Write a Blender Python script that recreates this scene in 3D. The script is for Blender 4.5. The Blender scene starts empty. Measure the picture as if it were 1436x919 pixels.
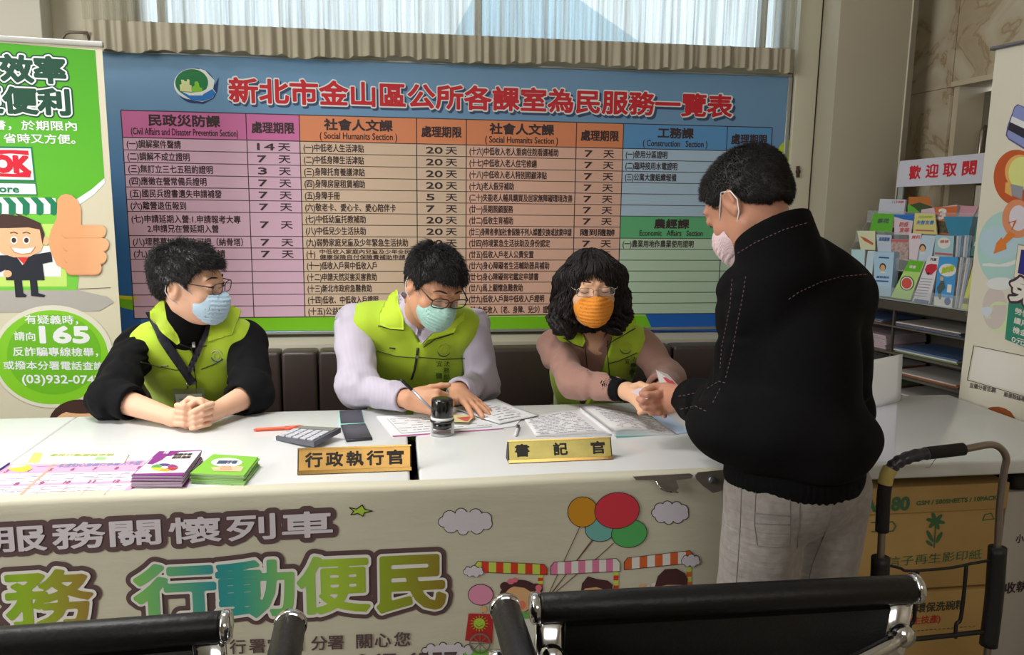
import bpy, bmesh, math, random
import numpy as np
from mathutils import Vector, Matrix
from mathutils.bvhtree import BVHTree
from mathutils.geometry import tessellate_polygon

random.seed(4)
SC = bpy.context.scene
COL = SC.collection

# ------------------------------------------------------------------ camera
FLEN = 1117.0
PX, PY = 718.0, 459.5
CAM = np.array([0, 0, 1.40])
_p, _y, _r = .16331802, .14717642, .01294867
_f = np.array([math.sin(_y) * math.cos(_p), math.cos(_y) * math.cos(_p), -math.sin(_p)])
_r0 = np.array([math.cos(_y), -math.sin(_y), 0])
_u0 = np.cross(_r0, _f)
RR = math.cos(_r) * _r0 + math.sin(_r) * _u0
UU = -math.sin(_r) * _r0 + math.cos(_r) * _u0
FF = _f
cam = bpy.data.cameras.new('camera')
cam.sensor_width = 36.0
cam.lens = FLEN / 1436 * 36.0
cam.clip_start = 0.05
camo = bpy.data.objects.new('camera', cam)
COL.objects.link(camo)
camo.matrix_world = Matrix(((RR[0], UU[0], -FF[0], CAM[0]), (RR[1], UU[1], -FF[1], CAM[1]), (RR[2], UU[2], -FF[2], CAM[2]), (0, 0, 0, 1)))
SC.camera = camo

# ------------------------------------------------------------------ world and lights
SC.view_settings.view_transform = 'Standard'
SC.view_settings.look = 'None'
SC.view_settings.exposure = 0.0
SC.view_settings.gamma = 1.0
SC.view_settings.use_curve_mapping = False
W = bpy.data.worlds.new('world')
SC.world = W
W.use_nodes = True
W.node_tree.nodes['Background'].inputs[0].default_value = (0.86, 0.94, 1.0, 1)
W.node_tree.nodes['Background'].inputs[1].default_value = 1.9


def area(name, loc, target, size, power, col=(1, 1, 1), sy=None, spread=180):
    l = bpy.data.lights.new(name, 'AREA')
    l.shape = 'RECTANGLE'
    l.size = size
    l.size_y = sy or size
    l.energy = power
    l.color = col
    l.spread = math.radians(spread)
    o = bpy.data.objects.new(name, l)
    COL.objects.link(o)
    o.location = loc
    d = Vector(target) - Vector(loc)
    o.rotation_euler = d.to_track_quat('-Z', 'Y').to_euler()
    return o


# daylight from the entrance glazing on the left, and the tube lights of the hall
area('entrance_daylight', (-3.3, 0.7, 1.95), (-0.1, 2.2, 0.8), 1.8, 100, (1.0, 0.985, 0.96), 1.5)
area('ceiling_light', (-0.9, 1.9, 2.95), (-0.85, 2.05, 0), 1.2, 24, (1.0, 0.985, 0.96), 0.4, 110)
area('hall_light', (0.6, -1.6, 2.9), (0.8, 0.6, 0.5), 2.0, 34, (1.0, 0.96, 0.92), 1.2)


# ------------------------------------------------------------------ helpers: geometry lookups
def ray(x, y):
    return RR * (x - PX) / FLEN - UU * (y - PY) / FLEN + FF


def at(x, y, Y):
    d = ray(x, y)
    return Vector(CAM + d * (Y / d[1]))


def atz(x, y, Z):
    d = ray(x, y)
    return Vector(CAM + d * ((Z - 1.40) / d[2]))


def atx(x, y, X):
    d = ray(x, y)
    return Vector(CAM + d * (X / d[0]))


# ------------------------------------------------------------------ helpers: materials
def lin(c):
    out = []
    for v in c[:3]:
        v = v / 255.0
        out.append(v / 12.92 if v <= .04045 else ((v + .055) / 1.055) ** 2.4)
    return (*out, 1.0)


MATS = {}


def M(name, col, rough=.6, metal=0.0, bump=None, var=None, coat=0.0, trans=0.0, emit=None, sheen=0.0, alpha=None, spec=None, coords='Object'):
    """col in sRGB 0-255; bump=(scale, strength[, stretch]); var=(scale, amount)"""
    if name in MATS:
        return MATS[name]
    m = bpy.data.materials.new(name)
    m.use_nodes = True
    nt = m.node_tree
    b = nt.nodes['Principled BSDF']
    b.inputs['Base Color'].default_value = lin(col)
    b.inputs['Roughness'].default_value = rough
    b.inputs['Metallic'].default_value = metal
    if spec is not None:
        b.inputs['Specular IOR Level'].default_value = spec
    if coat:
        b.inputs['Coat Weight'].default_value = coat
        b.inputs['Coat Roughness'].default_value = .12
    if trans:
        b.inputs['Transmission Weight'].default_value = trans
    if sheen:
        b.inputs['Sheen Weight'].default_value = sheen
        b.inputs['Sheen Roughness'].default_value = .5
    if emit:
        b.inputs['Emission Color'].default_value = lin(emit[0])
        b.inputs['Emission Strength'].default_value = emit[1]
    if alpha is not None:
        b.inputs['Alpha'].default_value = alpha
    if bump or var:
        tc = nt.nodes.new('ShaderNodeTexCoord')
        mp = nt.nodes.new('ShaderNodeMapping')
        nt.links.new(tc.outputs[coords], mp.inputs[0])
    if var:
        n = nt.nodes.new('ShaderNodeTexNoise')
        n.inputs['Scale'].default_value = var[0]
        n.inputs['Detail'].default_value = 4
        nt.links.new(mp.outputs[0], n.inputs['Vector'])
        mx = nt.nodes.new('ShaderNodeMix')
        mx.data_type = 'RGBA'
        mx.blend_type = 'MIX'
        c = lin(col)
        k = var[1]
        c2 = var[2] if len(var) > 2 else None
        mx.inputs[6].default_value = (c[0] * (1 - k), c[1] * (1 - k), c[2] * (1 - k), 1)
        mx.inputs[7].default_value = lin(c2) if c2 else (min(1, c[0] * (1 + k)), min(1, c[1] * (1 + k)), min(1, c[2] * (1 + k)), 1)
        rp = nt.nodes.new('ShaderNodeMapRange')
        rp.inputs[1].default_value = .35
        rp.inputs[2].default_value = .65
        nt.links.new(n.outputs[0], rp.inputs[0])
        nt.links.new(rp.outputs[0], mx.inputs[0])
        nt.links.new(mx.outputs[2], b.inputs['Base Color'])
    if bump:
        n = nt.nodes.new('ShaderNodeTexNoise')
        n.inputs['Scale'].default_value = bump[0]
        n.inputs['Detail'].default_value = 5
        if len(bump) > 2:
            mp2 = nt.nodes.new('ShaderNodeMapping')
            mp2.inputs['Scale'].default_value = bump[2]
            nt.links.new(tc.outputs[coords], mp2.inputs[0])
            nt.links.new(mp2.outputs[0], n.inputs['Vector'])
        else:
            nt.links.new(mp.outputs[0], n.inputs['Vector'])
        bp = nt.nodes.new('ShaderNodeBump')
        bp.inputs['Strength'].default_value = bump[1]
        bp.inputs['Distance'].default_value = .004
        nt.links.new(n.outputs[0], bp.inputs['Height'])
        nt.links.new(bp.outputs[0], b.inputs['Normal'])
    MATS[name] = m
    return m


def ramp_mat(name, axis, p0, p1, stops, rough=.6):
    """material whose colour runs along a world axis between p0 and p1"""
    if name in MATS:
        return MATS[name]
    m = M(name, (128, 128, 128), rough)
    nt = m.node_tree
    g = nt.nodes.new('ShaderNodeNewGeometry')
    sp = nt.nodes.new('ShaderNodeSeparateXYZ')
    mr = nt.nodes.new('ShaderNodeMapRange')
    mr.inputs[1].default_value = p0
    mr.inputs[2].default_value = p1
    cr = nt.nodes.new('ShaderNodeValToRGB')
    nt.links.new(g.outputs['Position'], sp.inputs[0])
    nt.links.new(sp.outputs[axis], mr.inputs[0])
    nt.links.new(mr.outputs[0], cr.inputs[0])
    e = cr.color_ramp.elements
    while len(e) > 1:
        e.remove(e[-1])
    e[0].position = stops[0][0]
    e[0].color = lin(stops[0][1])
    for pos, c in stops[1:]:
        k = e.new(pos)
        k.color = lin(c)
    nt.links.new(cr.outputs[0], nt.nodes['Principled BSDF'].inputs['Base Color'])
    return m


def stripe_mat(name, c1, c2, freq, axis=0, rough=.8):
    """fine woven stripe"""
    m = M(name, c1, rough, sheen=.2)
    nt = m.node_tree
    tc = nt.nodes.new('ShaderNodeTexCoord')
    w = nt.nodes.new('ShaderNodeTexWave')
    w.wave_type = 'BANDS'
    w.bands_direction = 'XYZ'[axis]
    w.inputs['Scale'].default_value = freq
    w.inputs['Distortion'].default_value = 1.2
    w.inputs['Detail'].default_value = 1.5
    w.inputs['Detail Scale'].default_value = .4
    mx = nt.nodes.new('ShaderNodeMix')
    mx.data_type = 'RGBA'
    mx.inputs[6].default_value = lin(c1)
    mx.inputs[7].default_value = lin(c2)
    nt.links.new(tc.outputs['Object'], w.inputs['Vector'])
    nt.links.new(w.outputs[1], mx.inputs[0])
    nt.links.new(mx.outputs[2], nt.nodes['Principled BSDF'].inputs['Base Color'])
    return m


# ------------------------------------------------------------------ helpers: tagging and linking
def tag(o, label=None, cat=None, group=None, kind=None):
    if label:
        o['label'] = label
    if cat:
        o['category'] = cat
    if group:
        o['group'] = group
    if kind:
        o['kind'] = kind
    return o


def empty(name, loc, label=None, cat=None, group=None, rz=0.0):
    o = bpy.data.objects.new(name, None)
    COL.objects.link(o)
    o.location = loc
    o.rotation_euler.z = rz
    o.empty_display_size = .05
    return tag(o, label, cat, group)


def world_of(o):
    m = o.matrix_basis.copy()
    if o.parent is not None:
        m = world_of(o.parent) @ o.matrix_parent_inverse @ m
    return m


def attach(o, parent):
    if parent is not None:
        o.parent = parent
        o.matrix_parent_inverse = world_of(parent).inverted()


class G:
    """collects faces in world coordinates, one mesh per build"""

    def __init__(s):
        s.v, s.f, s.m, s.mats, s.sm = [], [], [], [], []

    def mi(s, mat):
        if mat not in s.mats:
            s.mats.append(mat)
        return s.mats.index(mat)

    def add(s, verts, faces, mat, smooth=False):
        b = len(s.v)
        s.v.extend([tuple(v) for v in verts])
        k = s.mi(mat)
        for f in faces:
            s.f.append(tuple(b + i for i in f))
            s.m.append(k)
            s.sm.append(smooth)
        return s

    def box(s, lo, hi, mat, X=None, bev=0.0):
        """axis box between lo and hi, optionally transformed by matrix X; bev = chamfer"""
        lo = Vector(lo)
        hi = Vector(hi)
        if bev <= 0:
            P = [Vector((x, y, z)) for z in (lo.z, hi.z) for y in (lo.y, hi.y) for x in (lo.x, hi.x)]
            if X is not None:
                P = [X @ p for p in P]
            s.add(P, [(0, 2, 3, 1), (4, 5, 7, 6), (0, 1, 5, 4), (2, 6, 7, 3), (0, 4, 6, 2), (1, 3, 7, 5)], mat)
        else:
            bm = bmesh.new()
            bmesh.ops.create_cube(bm, size=1)
            c = (lo + hi) / 2
            d = hi - lo
            for v in bm.verts:
                v.co = Vector((v.co.x * d.x, v.co.y * d.y, v.co.z * d.z)) + c
            bmesh.ops.bevel(bm, geom=list(bm.edges), offset=bev, segments=2, affect='EDGES', profile=.6)
            s.bm(bm, mat, X)
        return s

    def bm(s, bm, mat, X=None, smooth=True):
        bm.verts.ensure_lookup_table()
        P = [(X @ v.co) if X is not None else v.co.copy() for v in bm.verts]
        s.add(P, [[v.index for v in f.verts] for f in bm.faces], mat, smooth)
        bm.free()

    def tube(s, pts, r, mat, n=10, caps=True, closed=False, flat=None):
        """swept tube through pts; r number or list; flat=(a,b) elliptical factors"""
        pts = [Vector(p) for p in pts]
        N = len(pts)
        rs = r if isinstance(r, (list, tuple)) else [r] * N
        V = []
        up = None
        for i, p in enumerate(pts):
            if closed:
                t = pts[(i + 1) % N] - pts[i - 1]
            else:
                t = pts[min(i + 1, N - 1)] - pts[max(i - 1, 0)]
            if t.length < 1e-9:
                t = Vector((0, 0, 1))
            t.normalize()
            if up is None:
                up = Vector((0, 0, 1)) if abs(t.z) < .9 else Vector((1, 0, 0))
            a = (up - t * up.dot(t))
            if a.length < 1e-6:
                a = t.orthogonal()
            a.normalize()
            up = a
            b = t.cross(a)
            fa, fb = flat or (1, 1)
            for k in range(n):
                w = 2 * math.pi * k / n
                V.append(p + a * (math.cos(w) * rs[i] * fa) + b * (math.sin(w) * rs[i] * fb))
        Fc = []
        for i in range(N if closed else N - 1):
            j = (i + 1) % N
            for k in range(n):
                l = (k + 1) % n
                Fc.append((i * n + k, i * n + l, j * n + l, j * n + k))
        if caps and not closed:
            Fc.append(tuple(range(n - 1, -1, -1)))
            Fc.append(tuple((N - 1) * n + k for k in range(n)))
        s.add(V, Fc, mat, True)
        return s

    def lathe(s, prof, base, mat, n=24, axis=(0, 0, 1), smooth=True):
        """prof list of (radius, height) along axis from base"""
        ax = Vector(axis).normalized()
        a = ax.orthogonal().normalized()
        b = ax.cross(a)
        base = Vector(base)
        V = []
        for r, h in prof:
            for k in range(n):
                w = 2 * math.pi * k / n
                V.append(base + ax * h + (a * math.cos(w) + b * math.sin(w)) * r)
        Fc = []
        for i in range(len(prof) - 1):
            for k in range(n):
                l = (k + 1) % n
                Fc.append((i * n + k, i * n + l, (i + 1) * n + l, (i + 1) * n + k))
        Fc.append(tuple(range(n - 1, -1, -1)))
        Fc.append(tuple((len(prof) - 1) * n + k for k in range(n)))
        s.add(V, Fc, mat, smooth)
        return s

    def sheet(s, corners, mat, nu=8, nv=8, fn=None, thick=.0004):
        """quad patch c00,c10,c11,c01 displaced by fn(u,v)->Vector, with thickness"""
        c = [Vector(q) for q in corners]
        n = ((c[1] - c[0]).cross(c[3] - c[0])).normalized()
        top, bot = [], []
        for j in range(nv + 1):
            for i in range(nu + 1):
                u, v = i / nu, j / nv
                p = c[0] * (1 - u) * (1 - v) + c[1] * u * (1 - v) + c[2] * u * v + c[3] * (1 - u) * v
                if fn:
                    p = p + fn(u, v)
                top.append(p + n * thick)
                bot.append(p)
        Fc = []
        w = nu + 1
        for j in range(nv):
            for i in range(nu):
                a = j * w + i
                Fc.append((a, a + 1, a + w + 1, a + w))
        o = len(top)
        Fb = [tuple(o + q for q in reversed(f)) for f in Fc]
        ring = [i for i in range(w)] + [j * w + nu for j in range(1, nv + 1)] + [nv * w + i for i in range(nu - 1, -1, -1)] + [j * w for j in range(nv - 1, 0, -1)]
        Fs = [(ring[k], o + ring[k], o + ring[(k + 1) % len(ring)], ring[(k + 1) % len(ring)]) for k in range(len(ring))]
        s.add(top + bot, Fc + Fb + Fs, mat, fn is not None)
        return s

    def build(s, name, parent=None, label=None, cat=None, group=None, kind=None, origin=None):
        me = bpy.data.meshes.new(name)
        V = s.v
        if parent is None and V:
            a = np.array(V)
            o0 = Vector(((a[:, 0].min() + a[:, 0].max()) / 2, (a[:, 1].min() + a[:, 1].max()) / 2, a[:, 2].min())) if origin is None else Vector(origin)
            V = [tuple(q) for q in (a - np.array(o0))]
        me.from_pydata(V, [], s.f)
        for mt in s.mats:
            me.materials.append(mt)
        me.polygons.foreach_set('material_index', s.m)
        me.polygons.foreach_set('use_smooth', s.sm)
        me.update()
        o = bpy.data.objects.new(name, me)
        COL.objects.link(o)
        if parent is None and V:
            o.location = o0
        attach(o, parent)
        return tag(o, label, cat, group, kind)


def copy_tree(o, parent=None):
    c = o.copy()
    COL.objects.link(c)
    if parent is not None:
        c.parent = parent
    for ch in [q for q in CH.get(o.name, [])]:
        copy_tree(ch, c)
    return c


CH = {}

# ------------------------------------------------------------------ helpers: flat print
GL = {}


def glyphs(s):
    if s in GL:
        return GL[s]
    c = bpy.data.curves.new('t', 'FONT')
    c.body = s
    c.resolution_u = 3
    o = bpy.data.objects.new('t', c)
    COL.objects.link(o)
    dg = bpy.context.evaluated_depsgraph_get()
    dg.update()
    m = bpy.data.meshes.new_from_object(o.evaluated_get(dg))
    V = np.array([v.co[:2] for v in m.vertices]).reshape(-1, 2)
    Fc = [tuple(p.vertices) for p in m.polygons]
    cnt = {}
    for f in Fc:
        for i in range(len(f)):
            k = (f[i], f[(i + 1) % len(f)])
            kk = (min(k), max(k))
            cnt[kk] = cnt.get(kk, 0) + 1
    E = [k for k, n in cnt.items() if n == 1]
    bpy.data.objects.remove(o)
    bpy.data.curves.remove(c)
    bpy.data.meshes.remove(m)
    GL[s] = (V, Fc, E)
    return GL[s]


FS = {}


def fat_shape(t, fat, aspect, latin):
    """text outline grown by fat (in heights) as one clean polygon set: distance field + marching squares.
    returned in box units (0..1 across, 0..1 up)"""
    key = (t, round(fat, 3), round(aspect, 2), latin)
    if key in FS:
        return FS[key]
    V, Fc, E = glyphs(t)
    x0, x1 = V[:, 0].min(), V[:, 0].max()
    y0, y1 = (0, .70) if latin else (-.08, .85)
    Q = np.stack([(V[:, 0] - x0) / (x1 - x0) * aspect, (V[:, 1] - y0) / (y1 - y0)], 1)
    A = Q[[e[0] for e in E]]
    B = Q[[e[1] for e in E]]
    res = 1 / (52.0 if fat > .05 else 38.0)
    m = fat + .02
    lo = Q.min(0) - m
    hi = Q.max(0) + m
    nx, ny = np.ceil((hi - lo) / res).astype(int) + 2
    D = np.full((nx, ny), 1.0)
    W = np.zeros((nx, ny), bool)
    gx = lo[0] + res * np.arange(nx)
    gy = lo[1] + res * np.arange(ny)
    for a, b in zip(A, B):
        i0, i1 = np.searchsorted(gx, [min(a[0], b[0]) - m, max(a[0], b[0]) + m])
        j0, j1 = np.searchsorted(gy, [min(a[1], b[1]) - m, max(a[1], b[1]) + m])
        X_, Y_ = gx[i0:i1, None], gy[None, j0:j1]
        d = b - a
        tt = np.clip(((X_ - a[0]) * d[0] + (Y_ - a[1]) * d[1]) / max(d @ d, 1e-12), 0, 1)
        dd = np.hypot(X_ - a[0] - tt * d[0], Y_ - a[1] - tt * d[1])
        D[i0:i1, j0:j1] = np.minimum(D[i0:i1, j0:j1], dd)
        # even-odd crossings of the upward ray
        if a[0] != b[0]:
            l, r = (a, b) if a[0] < b[0] else (b, a)
            ii = (gx >= l[0]) & (gx < r[0])
            yy = l[1] + (gx - l[0]) / (r[0] - l[0]) * (r[1] - l[1])
            W ^= ii[:, None] & (gy[None, :] < yy[:, None])
    S = np.where(W, -D, D) - fat
    P, FF_ = [], []
    I = S < 0
    full = I[:-1, :-1] & I[1:, :-1] & I[:-1, 1:] & I[1:, 1:]
    anyc = (I[:-1, :-1] | I[1:, :-1] | I[:-1, 1:] | I[1:, 1:]) & ~full

    def put(pts):
        k = len(P)
        P.extend([(p[0] / aspect, p[1]) for p in pts])
        FF_.append(tuple(range(k, k + len(pts))))
    for i in range(nx - 1):
        j = 0
        row = full[i]
        while j < ny - 1:
            if row[j]:
                e = j
                while e < ny - 1 and row[e]:
                    e += 1
                put([(gx[i], gy[j]), (gx[i + 1], gy[j]), (gx[i + 1], gy[e]), (gx[i], gy[e])])
                j = e
            else:
                j += 1
    for i, j in zip(*np.nonzero(anyc)):
        c = [(i, j), (i + 1, j), (i + 1, j + 1), (i, j + 1)]
        pts = []
        for q in range(4):
            a, b = c[q], c[(q + 1) % 4]
            sa, sb = S[a], S[b]
            if sa < 0:
                pts.append((gx[a[0]], gy[a[1]]))
            if (sa < 0) != (sb < 0):
                tt = sa / (sa - sb)
                pts.append((gx[a[0]] + (gx[b[0]] - gx[a[0]]) * tt, gy[a[1]] + (gy[b[1]] - gy[a[1]]) * tt))
        if len(pts) > 2:
            put(pts)
    FS[key] = (P, FF_)
    return FS[key]


class Surf:
    def __init__(s, O, U, V):
        s.O = Vector(O)
        s.U = Vector(U).normalized()
        s.V = Vector(V).normalized()
        s.N = s.U.cross(s.V).normalized()
        if (Vector(CAM) - s.O).dot(s.N) < 0:
            s.N = -s.N

    def px(s, x, y):
        d = Vector(ray(x, y))
        o = Vector(CAM)
        t = (s.O - o).dot(s.N) / d.dot(s.N)
        p = o + d * t - s.O
        return (p.dot(s.U), p.dot(s.V))

    def w(s, uv, h=0.0):
        return s.O + s.U * uv[0] + s.V * uv[1] + s.N * h


class Prn:
    """flat printed graphics on a Surf; px=True: shapes measured in photo pixels are cast onto the surface"""

    def __init__(s, surf, base=0.0006, step=.0003, warp=None):
        s.s, s.g, s.base, s.step, s.warp = surf, G(), base, step, warp
        s.n = 0

    def h(s, L):
        # every shape sits a few microns above the one before it, so nothing is exactly coplanar
        s.n += 1
        return s.base + s.step * (L or 0) + (s.n % 90) * 2e-6

    def _w(s, uv, h):
        p = s.s.w(uv, h)
        if s.warp:
            p = s.warp(p, uv, h)
        return p

    def uvpoly(s, uv, mat, L=None):
        P = [s._w(q, s.h(L)) for q in uv]
        if len(P) <= 4:
            s.g.add(P, [tuple(range(len(P)))], mat)
        else:
            tr = tessellate_polygon([[Vector((q[0], q[1], 0)) for q in uv]])
            s.g.add(P, [tuple(t) for t in tr], mat)
        return s

    def poly(s, pts, mat, L=None):
        return s.uvpoly([s.s.px(*p) for p in pts], mat, L)

    def ell(s, cx, cy, rx, ry, mat, L=None, rot=0, n=28, a0=0, a1=360):
        pts = []
        full = (a1 - a0) >= 360
        for i in range(n if full else n + 1):
            a = math.radians(a0 + (a1 - a0) * i / n)
            x, y = rx * math.cos(a), ry * math.sin(a)
            c, q = math.cos(math.radians(rot)), math.sin(math.radians(rot))
            pts.append((cx + x * c - y * q, cy + x * q + y * c))
        return s.poly(pts, mat, L)

    def line(s, pts, w, mat, L=None, closed=False):
        """polyline, w in photo pixels"""
        P = [Vector(p) for p in pts]
        if closed:
            P = P + [P[0]]
        for a, b in zip(P[:-1], P[1:]):
            d = (b - a)
            if d.length < 1e-6:
                continue
            n = Vector((-d.y, d.x)).normalized() * w / 2
            e = d.normalized() * w * .3
            s.poly([a - e + n, b + e + n, b + e - n, a - e - n], mat, L)
        return s

    def rrect(s, x0, y0, x1, y1, r, mat, L=None, sk=0.0):
        pts = []
        for cx, cy, a0 in ((x1 - r, y0 + r, -90), (x1 - r, y1 - r, 0), (x0 + r, y1 - r, 90), (x0 + r, y0 + r, 180)):
            for k in range(5):
                a = math.radians(a0 + 90 * k / 4)
                X = cx + r * math.cos(a)
                pts.append((X, cy + r * math.sin(a) + sk * (X - x0)))
        return s.poly(pts, mat, L)

    def fan(s, pts, out, w, mat, omat, L):
        """outlined blob"""
        s.poly(pts, mat, L + 1)
        s.line(pts, w, omat, L + 2, True)

    def text_uv(s, t, u0, v0, du, dv, mat, L=None, fat=0.0, latin=False, w=None):
        """t in the box with corner u0,v0; du=(x,y) right vector, dv=(x,y) up vector"""
        V, Fc, E = glyphs(t)
        if len(V) == 0:
            return s
        x0, x1 = V[:, 0].min(), V[:, 0].max()
        y0, y1 = (0, .70) if latin else (-.08, .85)
        a = (V[:, 0] - x0) / (x1 - x0)
        b = (V[:, 1] - y0) / (y1 - y0)
        Q = np.stack([u0 + a * du[0] + b * dv[0], v0 + a * du[1] + b * dv[1]], 1)
        h = s.h(L)
        if fat >= .03:
            P, FF_ = fat_shape(t, fat, math.hypot(*du) / math.hypot(*dv), latin)
            Q2 = [(u0 + a_ * du[0] + b_ * dv[0], v0 + a_ * du[1] + b_ * dv[1]) for a_, b_ in P]
            s.g.add([s._w(q, h) for q in Q2], FF_, mat)
            return s
        s.g.add([s._w(q, h) for q in Q], Fc, mat)
        if fat > 0:
            r = fat * math.hypot(*dv)
            A = Q[[e[0] for e in E]]
            B = Q[[e[1] for e in E]]
            D = B - A
            ln = np.maximum(np.linalg.norm(D, axis=1), 1e-9)
            D = D / ln[:, None]
            Nn = np.stack([-D[:, 1], D[:, 0]], 1) * r
            for i in range(len(A)):
                e = D[i] * r * .35
                hh = h - .00002 - (i % 61) * 3e-6
                s.g.add([s._w(q, hh) for q in (A[i] - e + Nn[i], B[i] + e + Nn[i], B[i] + e - Nn[i], A[i] - e - Nn[i])], [(0, 1, 2, 3)], mat)
        return s

    def text(s, t, xl, yb, xr, yr, hpx, mat, L=None, fat=0.0, latin=False):
        """bottom-left (xl,yb), bottom-right (xr,yr) and height in photo pixels"""
        p0, p1 = s.s.px(xl, yb), s.s.px(xr, yr)
        p2 = s.s.px(xl, yb - hpx)
        hh = math.hypot(p2[0] - p0[0], p2[1] - p0[1])
        du = (p1[0] - p0[0], p1[1] - p0[1])
        return s.text_uv(t, p0[0], p0[1], du, (0, hh), mat, L, fat, latin)

    def cloud(s, cx, cy, rx, ry, mat, omat, L, n=9, o=1.3):
        for k in range(n):
            a = 2 * math.pi * k / n + .3
            r = min(rx, ry) * (.44 + .08 * math.sin(k * 2.7))
            x, y = cx + (rx - r) * math.cos(a), cy + (ry - r) * math.sin(a)
            s.ell(x, y, r + o, r + o, omat, L, n=14)
            s.ell(x, y, r, r, mat, L + 1, n=14)
        s.ell(cx, cy, rx * .72, ry * .72, mat, L + 1)
        return s

    def build(s, name, parent, label=None, kind=None):
        return s.g.build(name, parent, label, kind=kind)

# ================================================================== the setting
YW = 3.40          # back wall
WALLC = M('wall_paint', (205, 199, 180), .8, bump=(60, .05))
WALLD = M('wall_render', (150, 145, 125), .85)
CREAM = M('pilaster_paint', (205, 200, 180), .6)
DARK = M('dark_gap', (55, 45, 38), .8)


def marble_mat():
    m = M('cream_marble', (186, 174, 152), .28, spec=.5)
    nt = m.node_tree
    tc = nt.nodes.new('ShaderNodeTexCoord')
    n1 = nt.nodes.new('ShaderNodeTexNoise')
    n1.inputs['Scale'].default_value = 3.5
    n1.inputs['Detail'].default_value = 8
    n1.inputs['Distortion'].default_value = 1.6
    r1 = nt.nodes.new('ShaderNodeValToRGB')
    e = r1.color_ramp.elements
    e[0].position, e[0].color = .30, lin((168, 150, 124))
    e[1].position, e[1].color = .62, lin((198, 189, 168))
    k = e.new(.47)
    k.color = lin((184, 171, 146))
    k = e.new(.445)
    k.color = lin((160, 138, 108))
    k = e.new(.42)
    k.color = lin((180, 165, 140))
    nt.links.new(tc.outputs['Object'], n1.inputs['Vector'])
    nt.links.new(n1.outputs[0], r1.inputs[0])
    nt.links.new(r1.outputs[0], nt.nodes['Principled BSDF'].inputs['Base Color'])
    return m


MARBLE = marble_mat()
FLOOR = M('floor_terrazzo', (150, 142, 128), .35, var=(40, .12))
CEIL = M('ceiling_paint', (225, 222, 212), .9)
G().box((-3.6, -3.2, -.1), (3.2, 3.6, 0), FLOOR).build('floor', kind='structure')
G().box((-3.6, -3.2, 3.0), (3.2, 3.6, 3.1), CEIL).build('ceiling', kind='structure')
G().box((-3.7, -3.2, 0), (-3.6, 3.6, 3.0), WALLC).build('wall_left', kind='structure')
G().box((-3.6, -3.3, 0), (3.2, -3.2, 3.0), WALLC).build('wall_front', kind='structure')

# back wall with its window opening
wx0, wx1 = at(186, 40, YW).x, at(1106, 60, YW).x
wz0 = at(600, 50, YW).z
g = G()
g.box((-3.6, YW, 0), (2.3, YW + .15, wz0), WALLC)
g.box((-3.6, YW, wz0), (wx0, YW + .15, 3.0), WALLC)
g.box((wx1, YW, wz0), (2.3, YW + .15, 3.0), WALLC)
g.build('wall_back', kind='structure')
# lower dado of the back wall under the board and its pale ledge
g = G()
zl0, zl1 = at(700, 484, 3.30).z, at(700, 473.5, 3.30).z
g.box((-3.0, 3.20, zl0 - .1), (1.85, YW, zl1), M('ledge_paint', (196, 190, 176), .6))
g.build('trim_1', kind='structure')
G().box((-3.0, YW - .012, zl1), (1.85, YW, zl1 + .12), M('grey_strip', (112, 106, 90), .7)).build('trim_2', kind='structure')

# window
g = G()
SILV = M('window_aluminium', (170, 175, 178), .35, .6)
root = empty('window_1', ((wx0 + wx1) / 2, YW + .08, wz0), kind=None) if False else None
wn = G().box((wx0, YW + .02, wz0 - .02), (wx1, YW + .13, wz0 + .012), SILV)
wn.box((wx0, YW + .05, 2.97), (wx1, YW + .1, 3.0), SILV)
win = wn.build('window_1', kind='structure')
for i, fx in enumerate([0, .035, .5, .965, 1.0]):
    x = wx0 + (wx1 - wx0) * fx
    G().box((x - .015, YW + .055, wz0), (x + .015, YW + .095, 2.98), SILV).build('mullion', win)
GLASS = M('window_glass', (235, 245, 250), .02, trans=1.0, spec=.3)
GLASS.node_tree.nodes['Principled BSDF'].inputs['IOR'].default_value = 1.01
for a, b in ((0, .5), (.5, 1.0)):
    G().box((wx0 + (wx1 - wx0) * a + .016, YW + .073, wz0 + .012), (wx0 + (wx1 - wx0) * b - .016, YW + .077, 2.97), GLASS).build('pane', win)
# wooded ridge seen faintly outside
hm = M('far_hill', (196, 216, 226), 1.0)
hp = [(-2, 0), (3.0, 2.0), (5.0, 6.0), (7.5, 10.4), (9.2, 11.6), (11, 10.2), (13, 8), (18, 5), (26, 2), (26, -4), (-2, -4)]
g = G()
g.add([(p[0], 60, p[1] + 8) for p in hp] + [(p[0], 75, p[1] + 8) for p in hp], [tuple(range(len(hp)))[::-1], tuple(range(len(hp), 2 * len(hp)))] + [(i, (i + 1) % len(hp), len(hp) + (i + 1) % len(hp), len(hp) + i) for i in range(len(hp))], hm)
g.build('far_hill', kind='structure')

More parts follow.
